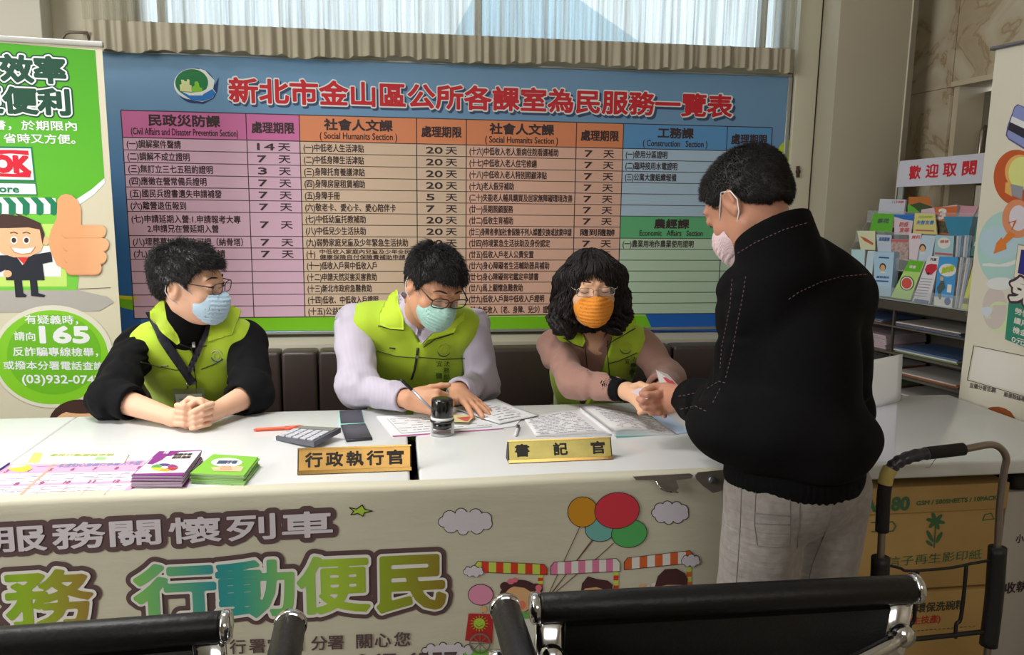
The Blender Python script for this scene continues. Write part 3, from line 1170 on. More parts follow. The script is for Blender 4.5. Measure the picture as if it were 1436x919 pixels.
p.ell(1402, 445, 20, 22, M('pale_lime', (212, 228, 180), .5), 0, n=30)
p.ell(1404, 398, 20, 9, WH, 3)
p.poly([(1376, 432), (1386, 430), (1393, 433), (1391, 439), (1385, 446), (1378, 440)], M('pale_blue_white', (216, 222, 236), .5), 3)
# bank card
cardb = M('card_blue', (138, 150, 204), .5)
p.poly([(1423, 150), (1428, 146), (1470, 165), (1470, 230), (1415, 196), (1411, 190), (1413, 178)], M('card_rim', (92, 84, 140), .5), 4)
p.poly([(1424, 151), (1429, 147.5), (1470, 167), (1470, 227), (1415, 193.5), (1413, 188)], cardb, 5)
p.poly([(1420, 163), (1470, 186), (1470, 197), (1417, 173)], WH, 6)
p.poly([(1417, 171), (1470, 196), (1470, 212), (1414.5, 182)], M('card_black', (34, 34, 52), .5), 7)
# bulb in orange ring
p.ell(1426, 249, 32, 39, ORG, 4, n=40)
p.ell(1431, 241, 21, 24, M('bulb_rim', (232, 176, 96), .5), 5, n=30)
p.ell(1434, 243, 19, 23, M('bulb_yellow', (222, 226, 140), .5), 6, n=30)
p.poly([(1411, 256), (1418, 256), (1420, 276), (1410, 270)], M('bulb_rim', 0), 6)
p.poly([(1418, 258), (1436, 262), (1434, 280), (1420, 274)], M('bulb_grey', (150, 152, 164), .5), 7)
# clock badge with arrow
p.ell(1427, 307, 21, 27, M('badge_orange', (222, 146, 106), .5), 4, n=36)
p.ell(1429, 306, 13, 18, M('badge_white', (222, 216, 226), .5), 5, n=30)
p.line([(1415, 313), (1424, 310), (1420, 322), (1426, 309)], 1.3, ORG, 6)
p.poly([(1416, 324), (1425, 330), (1411, 342), (1412, 349), (1394, 356), (1398, 341), (1405, 333), (1407, 336)], M('arrow_orange', (226, 128, 50), .5), 6)
# screen icon and large outlined character
p.poly([(1428, 342), (1470, 350), (1470, 410), (1422, 391)], M('screen_grey', (160, 156, 150), .5), 4)
p.poly([(1429, 344), (1470, 352), (1470, 405), (1423, 388)], M('screen_frame', (236, 230, 204), .5), 5)
p.poly([(1433, 350), (1470, 358), (1470, 398), (1428, 383)], M('screen_navy', (44, 44, 134), .5), 6)
p.poly([(1416, 415), (1470, 436), (1470, 500), (1410, 476)], M('panel_teal', (52, 140, 116), .5), 4)
MAU = M('plum_ink', (72, 44, 60), .5)
p.text('免', 1417, 420, 1453, 434, 34, MAU, 7, .15)
p.text('免', 1417, 420, 1453, 434, 34, M('banner_white', (236, 232, 224), .5), 9, .05)
for i, s_ in enumerate(('勞健保', '續用卡', '機金本', '0元至')):
    x = 1424 - i * 1.6
    y = 440 + i * 13.2
    p.text(s_, x, y, x + 30, y + 10, 9, M('banner_white', 0), 6, .02)
# code panel left blank, with its caption
p.line([(1366, 485), (1450, 502)], .8, INK, 3)
p.line([(1366, 485), (1357, 533), (1450, 560)], .8, INK, 3)
p.poly([(1368.5, 486.5), (1450, 504), (1450, 556), (1360, 532)], M('banner_white', 0), 2)
p.text('宜蘭分署官網', 1360, 543.5, 1396, 551.5, 7, M('print_grey', (96, 88, 84), .6), 3, .02)
p.text('臉書粉絲專頁', 1408, 556, 1444, 566, 7, M('print_grey', 0), 3, .02)
p.poly([(1386, 572.5), (1391, 571), (1401, 570.5), (1410, 573), (1418, 578), (1425, 588), (1450, 597), (1450, 602), (1386, 575)], M('brown_arc', (160, 84, 40), .5), 3)
p.build('printed_graphics', ban2)

# ================================================================== desks
TZ = .74
DW = M('desk_white', (214, 216, 216), .22, spec=.5, bump=(200, .02))
DE = M('desk_edge', (205, 206, 204), .35)
LEGM = M('desk_leg_grey', (130, 130, 128), .4, .4)


def desk(x0, x1, label, y0=1.778, y1=2.447):
    d = empty('desk', ((x0 + x1) / 2, (y0 + y1) / 2, 0), label, 'desk')
    G().box((x0, y0, TZ - .04), (x1, y1, TZ), DW, bev=.007).build('desktop', d)
    G().box((x0 + .03, y0 + .52, .25), (x1 - .03, y0 + .532, TZ - .04), M('modesty_panel', (120, 118, 112), .6)).build('modesty_panel', d)
    for x in (x0 + .05, x1 - .05):
        for y in (y0 + .06, y1 - .06):
            G().box((x - .018, y - .018, 0), (x + .018, y + .018, TZ - .04), LEGM, bev=.003).build('leg', d)
    return d


desk(-2.3, -.938, 'white desk at the far left, beyond the thin seam')
desk(-.936, .030, 'white desk with the calculator, phones and booklets on it')
desk(.052, 1.90, 'white desk on the right with the open book and stamp on it')

# cloth banner hung over the front of the desks
CL = M('banner_cloth', (196, 192, 172), .75, bump=(7, .6, (1, 1, 3.5)), sheen=.1)
x0, x1 = -2.3, at(1016, 700, 1.76).x
cb = empty('cloth_banner', ((x0 + x1) / 2, 1.765, .05), 'cream printed cloth banner with cartoon train hanging over the desk fronts', 'banner')


def cwav(x, z):
    a = max(0, min(1, (z - .62) / .12))
    return .004 * math.sin(x * 5.1 + 1) * a + .003 * math.sin(x * 11 + z * 9) * a


prof = [(1.802, .7413), (1.785, .7418), (1.773, .7405), (1.767, .735), (1.765, .727), (1.765, .70), (1.765, .66), (1.765, .6), (1.765, .45), (1.765, .2), (1.765, .05)]
V, Fc = [], []
NX = 90
for i in range(NX + 1):
    x = x0 + (x1 - x0) * i / NX
    for y, z in prof:
        V.append((x, y - cwav(x, z), z))
for i in range(NX):
    for j in range(len(prof) - 1):
        a = i * len(prof) + j
        Fc.append((a, a + 1, a + len(prof) + 1, a + len(prof)))
# back layer for thickness
nb = len(V)
V += [(v[0], v[1] + .0012, v[2] - .0012 * (j % len(prof) < 3)) for j, v in enumerate(V[:nb])]
Fc += [tuple(nb + q for q in reversed(f)) for f in Fc]
G().add(V, Fc, CL, True).build('cloth', cb)
SB = Surf((0, 1.765, 0), (1, 0, 0), (0, 0, 1))


def cw(p, uv, h):
    return Vector((p.x, p.y - cwav(p.x, p.z) - .0006, p.z))


MRN = M('banner_maroon', (88, 66, 68), .7)
LIL = M('banner_lilac', (204, 198, 206), .7)
BW = M('banner_offwhite', (222, 220, 214), .7)
p = Prn(SB, warp=cw)
row1 = [('服', -8, 774, 66, 770.5), ('務', 76, 770, 148, 766), ('關', 156, 766, 226, 762), ('懷', 239, 762, 310, 758.5), ('列', 320, 758, 386, 754.5), ('車', 397, 754.5, 466, 751)]
for c, xa, ya, xb, yb in row1:
    p.text(c, xa, ya, xb, yb, 35, MRN, 0, .24)
for c, xa, ya, xb, yb in row1:
    p.text(c, xa, ya, xb, yb, 35, LIL, 5, .03)
bigs = [('服', -122, 890, -8, 883), ('務', 14, 881, 132, 873), ('行', 194, 872, 302, 866), ('動', 308, 866, 412, 860), ('便', 420, 860, 517, 855), ('民', 532, 856, 622, 851)]
bg = ramp_mat('banner_gradient', 0, SB.px(0, 830)[0], SB.px(630, 830)[0], [(0, (120, 165, 24)), (.05, (140, 176, 20)), (.21, (150, 104, 44)), (.29, (120, 186, 90)), (.46, (34, 140, 146)), (.52, (44, 150, 140)), (.60, (110, 180, 100)), (.72, (160, 194, 54)), (.84, (140, 160, 30)), (1.0, (134, 108, 26))], .7)
for c, xa, ya, xb, yb in bigs:
    p.text(c, xa, ya, xb, yb, 78, MRN, 1, .165)
for c, xa, ya, xb, yb in bigs:
    p.text(c, xa, ya, xb, yb, 78, BW, 7, .085)
for c, xa, ya, xb, yb in bigs:
    p.text(c, xa, ya, xb, yb, 78, bg, 9, .031 if c in '動便務' else .045)
for c, xa in (('行', 323), ('署', 350), ('宜', 376), ('蘭', 404), ('分', 437), ('署', 460), ('關', 500), ('心', 526), ('您', 553)):
    y = 917 - (xa - 323) * .045
    p.text(c, xa, y, xa + 22, y - .9, 20, MRN, 3, .02)
p.text('047-4357', 500, 936, 640, 932, 18, MRN, 3, .05, latin=True)
p.build('lettering', cb)
# --- cartoons
p = Prn(SB, warp=cw)
BK = M('cartoon_outline', (52, 40, 40), .7)
CW_ = M('cartoon_cloud', (206, 202, 212), .7)
for cx_, cy_, rx, ry in ((653, 731, 38, 19), (940, 719, 26, 16), (664, 801, 14, 8), (968, 786, 13, 9), (628, 912, 36, 11)):
    p.cloud(cx_, cy_, rx, ry, CW_, BK, 0, 9 if rx > 20 else 7, 1.1 if rx > 20 else .7)
LM = M('cartoon_lime', (168, 200, 60), .7)
star = [(490, 712), (500, 714), (508, 708), (511, 714), (522, 716.5), (511, 719), (509, 724), (502, 720), (492, 722), (496, 717)]
p.poly(star, LM, 0)
p.line(star, 1.4, BK, 1, True)
STRG = M('cartoon_string', (106, 66, 56), .7)
for a, b in (((813, 739), (766, 840)), ((843, 740), (767, 841)), ((832, 757), (765, 842)), ((860, 762), (838, 782))):
    p.line([a, b], 1.1, STRG, 0)
p.line([(838, 782), (815, 800), (767, 841)], 1.1, STRG, 0)


def ball(cx_, cy_, rx, ry, m, L, rot=0):
    p.ell(cx_, cy_, rx + 1, ry + 1, BK, L, rot, 32)
    p.ell(cx_, cy_, rx, ry, m, L + 1, rot, 32)


ball(841, 743, 20, 16, M('balloon_teal', (110, 176, 168), .7), 1)
ball(882, 748, 24.5, 19, M('balloon_green', (80, 172, 92), .7), 3, -8)
ball(817, 718, 20.5, 20.5, M('balloon_orange', (200, 140, 20), .7), 3)
ball(865, 716, 31, 24.5, M('balloon_red', (204, 50, 66), .7), 5, -8)


def awning(x0, y0, x1, y1, h, ca, cb_, n, L=1):
    q = Prn(SB, warp=cw)
    for k in range(n):
        a, b = k / n, (k + 1) / n
        ia, ib = (3 if k == 0 else 0), (3 if k == n - 1 else 0)
        xa, xb = x0 + (x1 - x0) * a, x0 + (x1 - x0) * b
        ya, yb = y0 + (y1 - y0) * a, y0 + (y1 - y0) * b
        pts = []
        if ia:
            pts += [(xa, ya + h), (xa, ya + 6), (xa + 5, ya)]
        else:
            pts += [(xa, ya + h), (xa, ya)]
        if ib:
            pts += [(xb - 5, yb), (xb, yb + 6), (xb, yb + h)]
        else:
            pts += [(xb, yb), (xb, yb + h)]
        p.poly(pts, ca if k % 2 == 0 else cb_, L)
    p.line([(x0, y0 + h), (x0, y0 + 6), (x0 + 5, y0), (x1 - 5, y1), (x1, y1 + 6), (x1, y1 + h)], .8, BK, L + 1, True)


CR, CP, CO = M('cartoon_redorange', (204, 54, 30), .7), M('cartoon_pink', (214, 120, 160), .7), M('cartoon_orange', (206, 96, 40), .7)
CG = M('cartoon_yellowgreen', (190, 206, 84), .7)
# posts
for xa, ya, yb, m_ in ((758, 806, 828, CR), (864, 800, 835, CR), (966, 795, 830, CO)):
    for k in range(5):
        h_ = (yb - ya) / 5
        p.poly([(xa - 3.5, ya + k * h_), (xa + 3.5, ya + k * h_), (xa + 3, ya + (k + 1) * h_), (xa - 4, ya + (k + 1) * h_)], m_ if k % 2 else CG, 0)
awning(665, 787, 767, 791, 15, CG, CR, 10, 2)
awning(772, 788, 869, 783, 18, CP, BW, 10, 2)
awning(875, 782, 972, 772, 17, CO, BW, 9, 2)
p.cloud(968, 786, 13, 9, CW_, BK, 5, 7, .7)
p.cloud(664, 801, 14, 8, CW_, BK, 5, 7, .7)
KS = M('kid_skin', (214, 168, 120), .7)
KH = M('kid_hair', (70, 34, 36), .7)
# candy floss, girl
ball(674, 834, 17, 14, M('floss_pink', (216, 140, 172), .7), 1)
p.line([(676, 848), (677, 860)], 1, BK, 1)
p.ell(678, 854, 4.5, 4.5, KS, 2)
for c in ((752, 826, 9, 8), (755, 840, 8, 7), (748, 848, 7, 6), (708, 822, 7, 6), (706, 832, 5, 5)):
    p.ell(*c, KH, 2)
p.ell(728, 836, 28, 23, KH, 3, -10)
p.ell(727, 840, 21, 19, KS, 4, -8)
p.poly([(705, 828), (712, 818), (735, 815), (752, 826), (748, 832), (735, 824), (720, 822)], KH, 5)
p.ell(746, 847, 5, 5, KS, 6)
for c in ((716, 815, 5, 4), (722, 813, 4, 3.5), (755, 824, 4.5, 4.5), (754, 831, 4, 4)):
    p.ell(*c, M('ribbon_pink', (216, 110, 130), .7), 6)
p.ell(731, 848, 6, 6, M('kid_cheek', (222, 120, 90), .7), 5)
p.poly([(730, 856), (745, 862), (758, 852), (763, 857), (752, 866), (732, 868)], M('shirt_green', (100, 176, 80), .7), 5)
p.ell(762, 846, 4.5, 4.5, KS, 6)
# carts
p.poly([(657, 860), (692, 861), (690, 902), (652, 898)], M('cart_red', (176, 34, 34), .7), 2)
for k in range(16):
    a = k * math.pi / 8
    p.line([(672 + 9 * math.cos(a), 874 + 8.5 * math.sin(a)), (672 + 12 * math.cos(a), 874 + 11 * math.sin(a))], .8, LM, 4)
p.ell(672, 874, 8, 7.5, LM, 4)
p.line([(667, 876), (671, 879), (677, 876)], .7, BK, 5)


def wheel(cx_, cy_, r):
    m_ = M('wheel_grey', (126, 108, 100), .7)
    n = 28
    pts = [(cx_ + r * math.cos(2 * math.pi * k / n), cy_ + r * .95 * math.sin(2 * math.pi * k / n)) for k in range(n)]
    p.line(pts, 2.2, m_, 5, True)
    for k in range(8):
        a = k * math.pi / 4
        p.line([(cx_, cy_), (cx_ + r * math.cos(a), cy_ + r * math.sin(a))], 1.2, m_, 5)


wheel(673, 902, 14)
p.poly([(733, 864), (754, 864), (748, 903), (735, 905)], BW, 3)
p.line([(750, 887), (772, 887)], 2, M('wheel_grey', 0), 1)
p.poly([(751, 889), (772, 889), (772, 904), (749, 904)], CG, 0)
for i in range(3):
    for j in range(3):
        x, y = 772 + i * 15, 861 + j * 13
        p.poly([(x, y), (x + 15, y), (x + 15, y + 13), (x, y + 13)], (M('cart_orange', (212, 124, 30), .7), M('cart_yellow', (196, 200, 30), .7))[(i + j) % 2], 2)
wheel(792, 900, 12)
# pig
PG = M('pig_pink', (220, 160, 160), .7)
p.ell(793, 846, 14.5, 12, BK, 2)
p.ell(793, 846, 13.8, 11.3, PG, 3)
p.poly([(777, 843), (781, 838), (788, 840), (780, 850)], PG, 4)
p.ell(793, 849, 7.5, 5, BK, 4)
p.ell(793, 849, 6.8, 4.4, M('pig_snout', (232, 186, 184), .7), 5)
p.ell(790, 849, 1.1, 1.4, BK, 6)
p.ell(796, 849, 1.1, 1.4, BK, 6)
# boys
p.ell(834, 838, 20, 22, KS, 1)
p.poly([(814, 832), (816, 818), (824, 808), (838, 812), (852, 814), (859, 820), (857, 836), (852, 828), (836, 823), (820, 825)], KH, 3)
p.ell(942, 838, 21, 24, KS, 1)
p.poly([(918, 822), (922, 808), (932, 798), (948, 797), (960, 804), (964, 812), (962, 826), (955, 820), (935, 820), (922, 823)], KH, 3)
p.ell(929, 824, 1.3, 1.6, BK, 3)
p.ell(950, 826, 1.3, 1.6, BK, 3)
p.rrect(896, 819, 905, 829, 2, KS, 2)
p.ell(909, 825, 4, 4, M('rabbit_white', (226, 206, 208), .7), 2)
p.ell(917, 822, 4, 5, M('rabbit_white', 0), 2)
p.poly([(640, 911), (700, 911), (700, 925), (640, 925)], M('grass_green', (110, 196, 60), .7), 0)
p.build('cartoon_print', cb)

# bulldog clips on the banner edge
CLM = M('clip_grey', (138, 130, 122), .4, .5)
CHR = M('chrome', (205, 205, 208), .12, 1.0)


def at176(x, y):
    return at(x, y, 1.752)


def plate_px(g, pts, mat, yy=1.748, th=.003):
    P = [at(x, y, yy) for x, y in pts]
    Q = [q + Vector((0, th, 0)) for q in P]
    tr = tessellate_polygon([[Vector((q.x, q.z, 0)) for q in P]])
    n = len(P)
    g.add(P + Q, [tuple(t) for t in tr] + [tuple(n + i for i in reversed(t)) for t in tr] + [(i, (i + 1) % n, n + (i + 1) % n, n + i) for i in range(n)], mat)


g = G()
plate_px(g, [(888, 669), (968, 664.5), (972, 667), (970, 671), (948, 674), (952, 684), (948, 690), (936, 690), (926, 683), (918, 674), (892, 674)], CLM)
clipo = g.build('bulldog_clip', label='grey metal bulldog clip with chrome arm on the banner edge left of the standing man', cat='clip')
G().tube([at(920, 675, 1.744), at(927, 686, 1.738), at(935, 690, 1.734), at(951, 691, 1.738)], .0022, CHR, 8).build('handle', clipo)
g = G()
plate_px(g, [(975, 667), (979, 663), (1030, 658), (1040, 680), (1000, 692), (986, 682), (977, 673)], CLM)
g.build('bracket_plate', label='grey metal plate with a round knob on the desk edge beside the standing man', cat='plate')
kn = G().lathe([(.008, 0), (.009, .004), (.006, .008), (0, .009)], at(997, 673, 1.747), M('knob_steel', (110, 116, 122), .3, .6), 16, (0, -1, 0))
kn.build('knob', bpy.data.objects['bracket_plate'])

# ================================================================== paper and stationery on the desks
ST = Surf((0, 0, TZ), (1, 0, 0), (0, 1, 0))
PAP = M('paper_white', (228, 229, 232), .75)


def flat(name, pts, z0, th, mat, label, cat, parent=None, group=None, curl=None):
    P = [atz(x, y, z0 + th) for x, y in pts]
    g = G()
    n = len(P)
    Q = [Vector((q.x, q.y, z0)) for q in P]
    if n == 4 and curl:
        g.sheet([Vector((q.x, q.y, z0)) for q in P][::-1], mat, 12, 12, curl, th)
    else:
        tr = tessellate_polygon([[Vector((q.x, q.y, 0)) for q in P]])
        g.add(P + Q, [tuple(t) for t in tr] + [tuple(n + i for i in reversed(t)) for t in tr] + [(i, (i + 1) % n, n + (i + 1) % n, n + i) for i in range(n)], mat)
    return g.build(name, parent, label, cat, group)


def lines_print(o, quad, z, rows, mat, name='lettering', lo=.06, hi=.94, seed=0, w=.3, brk=.6):
    """rows of short printed dashes inside a pixel quad TL,TR,BR,BL on the plane z"""
    rnd = random.Random(seed)
    s_ = Surf((0, 0, z), (1, 0, 0), (0, 1, 0))
    pr_ = Prn(s_, .0003)
    T = [Vector(s_.px(*q)) for q in quad]

    def q(u, v):
        return T[0] * (1 - u) * (1 - v) + T[1] * u * (1 - v) + T[2] * u * v + T[3] * (1 - u) * v
    for r in range(rows):
        v = lo + (hi - lo) * (r + .5) / rows
        dv = (hi - lo) / rows * w
        u = lo
        while u < hi:
            l = rnd.uniform(.02, .12)
            if rnd.random() < brk:
                e = min(u + l, hi)
                pr_.uvpoly([q(u, v - dv / 2), q(e, v - dv / 2), q(e, v + dv / 2), q(u, v + dv / 2)], mat, 0)
            u += l + .012
    return pr_.build(name, o)


GI = M('faint_ink', (150, 150, 160), .7)
# calendar
cal = flat('calendar_sheet', [(13, 651), (205, 645), (181, 689), (-40, 697)], TZ, .0012, M('calendar_white', (226, 214, 226), .6), 'large pink and white calendar sheet lying at the left front of the desks', 'calendar')
p = Prn(Surf((0, 0, TZ + .0012), (1, 0, 0), (0, 1, 0)), .0003)
CPK = M('calendar_pink', (228, 160, 190), .6)
p.poly([(13, 651.5), (204, 645.5), (195, 661), (0, 665), (-8, 665)], CPK, 0)
p.poly([(-22, 680.5), (190, 674), (188, 677.5), (-26, 683.5)], CPK, 0)
p.poly([(193, 672), (197, 672), (181, 689), (172, 689)], CPK, 0)
p.poly([(76, 650), (79.5, 650), (31, 694), (27, 694)], M('calendar_orange', (222, 160, 130), .6), 1)
for x in (15, 62, 94, 126, 158):
    p.line([(x + 14, 664), (x + 2, 679)], .7, CPK, 1)
    p.line([(x, 682), (x - 12, 694)], .7, CPK, 1)
p.ell(28, 657, 16, 5.3, M('calendar_yellow', (232, 236, 60), .6), 2)
p.ell(26, 656, 13, 3.6, M('calendar_white', 0), 3, a0=150, a1=330)
p.text('一一一年度貼心服務行事曆大字版', 48, 657.5, 196, 652, 4.5, M('calendar_blue', (130, 140, 190), .6), 2, .02)
for k, t in enumerate('3456789'):
    p.text(t, 5 + k * 31, 663 - k * .8, 9 + k * 31, 663 - k * .8, 3.4, M('calendar_plum', (150, 80, 130), .6), 2, .05, latin=True)
for k, t in enumerate(('8', '9', '10', '11', '12')):
    p.text(t, 18 + k * 35, 681 - k * 1., 24 + k * 35 + (2 if k > 1 else 0), 681 - k * 1., 3.4, M('calendar_plum', 0), 2, .05, latin=True)
p.build('printed_grid', cal)
lines_print(cal, [(2, 666), (196, 660), (190, 673), (-18, 679)], TZ + .0015, 5, GI, 'fine_print', seed=3, w=.22, brk=.5)
lines_print(cal, [(-26, 684), (186, 677.5), (178, 688), (-38, 695)], TZ + .0015, 5, GI, 'fine_print', seed=4, w=.22, brk=.5)
G().tube([atz(-20, 672, TZ + .004), atz(13, 650, TZ + .004)], .0022, M('pen_blue', (50, 50, 150), .4), 8).build('thin_blue_marker', label='thin dark blue marker at the far left edge of the desk by the calendar', cat='pen')
lf = flat('leaflet', [(48, 634.5), (181, 637), (174, 649), (36, 650.5)], TZ + .0013, .002, M('leaflet_cream', (232, 236, 206), .6), 'pale yellow-green leaflet lying behind the pink calendar', 'leaflet')
p = Prn(Surf((0, 0, TZ + .0033), (1, 0, 0), (0, 1, 0)), .0003)
p.poly([(48, 635), (60, 635.5), (55, 649), (38, 649.5)], M('leaflet_lime', (208, 220, 110), .6), 0)
p.poly([(136, 641), (150, 641.5), (147, 645.5), (132, 645.5)], M('leaflet_green', (150, 196, 130), .6), 0)
p.text('便民行動服務申辦', 68, 640.5, 158, 640, 3, M('leaflet_olive', (170, 180, 90), .6), 1, .02)
p.build('lettering', lf)


# booklet stacks
def stack(quad, ztop, n, cover, edge, lab_top, lab_rest, grp, printer):
    th = (ztop - TZ) / n
    T = [atz(x, y, ztop) for x, y in quad]
    rnd = random.Random(len(grp))
    c = sum(T, Vector()) / 4
    top = None
    for k in range(n):
        z = TZ + k * th
        dx, dy, an = rnd.uniform(-.003, .003), rnd.uniform(-.003, .003), rnd.uniform(-.03, .03)
        if k == n - 1:
            dx = dy = an = 0
        Rm = Matrix.Rotation(an, 3, 'Z')
        pts = []
        for q in T:
            d = Rm @ Vector((q.x - c.x, q.y - c.y, 0))
            pts.append(Vector((c.x + d.x + dx, c.y + d.y + dy, 0)))
        g = G()
        for a, b, m_, ins in ((.0, .12, cover, 0), (.12, .86, edge, .0006), (.86, .98, cover, 0)):
            P = []
            for zz in (z + th * a, z + th * b):
                for q in pts:
                    d = (Vector((c.x, c.y, 0)) - q)
                    d.z = 0
                    q2 = q + d.normalized() * ins
                    P.append((q2.x, q2.y, zz))
            g.add(P, [(3, 2, 1, 0), (4, 5, 6, 7), (0, 1, 5, 4), (1, 2, 6, 5), (2, 3, 7, 6), (3, 0, 4, 7)], m_)
        o = g.build('booklet', None, lab_top if k == n - 1 else lab_rest, 'booklet', grp)
        top = o
    pr_ = Prn(Surf((0, 0, ztop - th * .02), (1, 0, 0), (0, 1, 0)), .0003)
    printer(pr_)
    pr_.build('cover_print', top)


PUR, GRN = M('cover_purple', (132, 44, 134), .45), M('cover_green', (128, 190, 62), .45)
EDG = M('page_edges', (206, 200, 206), .8)
EDG2 = M('page_edges_green', (176, 204, 160), .8)


def pp(q):
    q.poly([(214, 642), (240, 640), (252, 634.5), (282, 633), (258, 664), (188, 665)], BW, 0)
    q.poly([(223, 633.5), (240, 633), (236, 638), (228, 645), (214, 652), (206, 651)], PUR, 1)
    q.ell(231, 656.5, 22, 6.8, M('disc_white', (232, 230, 224), .5), 2, n=36)
    cs = [(176, 50, 60), (226, 168, 50), (190, 200, 60), (90, 150, 80), (80, 60, 130), (150, 50, 120)]
    q0 = (231, 656.5)
    for k, c in enumerate(cs):
        pts = [q0] + [(q0[0] + 19 * math.cos(a), q0[1] + 5.6 * math.sin(a)) for a in [math.radians(k * 60 + t) for t in range(2, 60, 8)]]
        q.poly(pts, M('disc_colour_%d' % k, c, .5), 3)
    q.ell(231, 656.5, 5, 1.7, M('disc_white', 0), 4)
    q.text('服務手冊', 243, 640, 268, 639.5, 3.2, INK, 2, .03)
    q.text('便民措施', 240, 644, 266, 643.5, 3.2, INK, 2, .03)
    q.text('手冊', 228, 637, 235, 637, 4, BW, 2, .02)
    q.poly([(188, 665), (258, 663.5), (256, 668), (184, 667)], PUR, 2)


stack([(223, 633), (283, 631.5), (256, 668), (184, 667)], TZ + .030, 9, PUR, EDG, 'topmost purple booklet with a coloured wheel on its cover', 'purple booklet under the topmost one in the purple pile', 'pile of purple booklets', pp)


def pg(q):
    q.ell(318, 649, 22, 6.2, BW, 1, n=30)
    q.poly([(296, 656), (318, 654), (342, 655), (338, 662), (300, 661)], M('cover_people', (214, 186, 150), .5), 1)
    q.text('服務手冊', 304, 651, 331, 651, 4.4, M('cover_navy', (60, 80, 110), .5), 2, .05)
    q.poly([(310, 654), (324, 654), (326, 660), (308, 660)], M('cover_peach', (222, 160, 130), .5), 2)


stack([(299, 637), (362, 641), (342, 667), (266, 664)], TZ + .025, 7, GRN, EDG2, 'topmost green booklet with a white oval on its cover', 'green booklet under the topmost one in the green pile', 'pile of green booklets', pg)


# name plates: gold faced prisms
def nameplate(bl_, br_, h, dep, face, text, label):
    A, B = atz(*bl_, TZ + .001), atz(*br_, TZ + .001)
    U = (B - A)
    L = U.length
    U.normalize()
    K = Vector((-U.y, U.x, 0))
    top = K * (dep * .5) + Vector((0, 0, h))
    o = empty('nameplate', tuple((A + B) / 2), label, 'nameplate')
    ends = M('plate_end_black', (48, 44, 44), .5)
    gold = M('plate_gold_trim', (196, 158, 92), .22, .9)
    P = [A, A + K * dep, A + top, B, B + K * dep, B + top]
    G().add(P, [(0, 1, 2), (5, 4, 3), (0, 3, 4, 1), (1, 4, 5, 2), (0, 2, 5, 3)], ends).build('body', o)
    V_ = top.normalized()
    s_ = Surf(A, U, V_)
    ln = top.length
    g = G()

    def slab(a, b, c, d, th, m_):
        q = [s_.w((a, c), .0002), s_.w((b, c), .0002), s_.w((b, d), .0002), s_.w((a, d), .0002)]
        q2 = [s_.w((a, c), th), s_.w((b, c), th), s_.w((b, d), th), s_.w((a, d), th)]
        g.add(q + q2, [(3, 2, 1, 0), (4, 5, 6, 7), (0, 1, 5, 4), (1, 2, 6, 5), (2, 3, 7, 6), (3, 0, 4, 7)], m_)
    slab(.003, L - .003, ln * .14, ln * .94, .0015, face)
    g.build('gold_face', o)
    g = G()
    slab(.0, L, 0, ln * .13, .004, gold)
    slab(.0, L, ln * .94, ln * 1.0, .003, gold)
    g.build('gold_trim', o)
    pr_ = Prn(s_, .0018)
    n = len(text)
    ch = ln * .54
    m0, m1 = L * .07, L * .93
    gap = 0
    for k, c in enumerate(text):
        cw_ = ch * 1.15
        cx_ = m0 + cw_ / 2 + (m1 - m0 - cw_) * (k / (n - 1))
        pr_.text_uv(c, cx_ - cw_ / 2, ln * .27, (cw_, 0), (0, ch), M('plate_ink', (36, 30, 24), .5), 0, .04)
    pr_.build('lettering', o)


nameplate((417, 666), (577, 660), .058, .045, M('plate_gold', (216, 170, 96), .3, .55, var=(30, .08)), '行政執行官', 'gold desk nameplate reading 行政執行官 left of the gap between desks')
nameplate((713, 650), (859, 644), .052, .045, M('plate_gold_green', (184, 170, 96), .3, .5, var=(30, .08)), '書記官', 'gold desk nameplate reading 書記官 right of the gap between desks')

# self-inking stamp
c = atz(620, 609, TZ)
stp = empty('self_inking_stamp', tuple(c), 'round black self-inking stamp standing on the desk by the gap', 'stamp')
BLK = M('gloss_black', (22, 22, 24), .15, coat=.6)
CLR = M('clear_plastic', (225, 230, 232), .12, alpha=.45)
WHT = M('white_plastic', (220, 222, 222), .3)
G().lathe([(0, .052), (.030, .052), (.0305, .056), (.0305, .098), (.028, .103), (.018, .105), (0, .105)], c, BLK, 32).build('cap', stp)
G().lathe([(0, .044), (.031, .044), (.032, .046), (.032, .052), (.0, .052)], c, WHT, 32).build('white_band', stp)
G().lathe([(0, .036), (.026, .036), (.034, .038), (.034, .044), (0, .044)], c, BLK, 32).build('collar', stp)
G().lathe([(0, .020), (.027, .020), (.027, .036), (0, .036)], c, BLK, 32).build('ink_drum', stp)
g = G()
for s_ in (-1, 1):
    g.box(c + Vector((s_ * .029 - .004, -.010, 0)), c + Vector((s_ * .029 + .004, .010, .04)), WHT, bev=.002)
g.build('side_legs', stp)
G().lathe([(.024, 0), (.033, 0), (.033, .005), (.024, .005)], c, CLR, 32).build('foot_ring', stp)


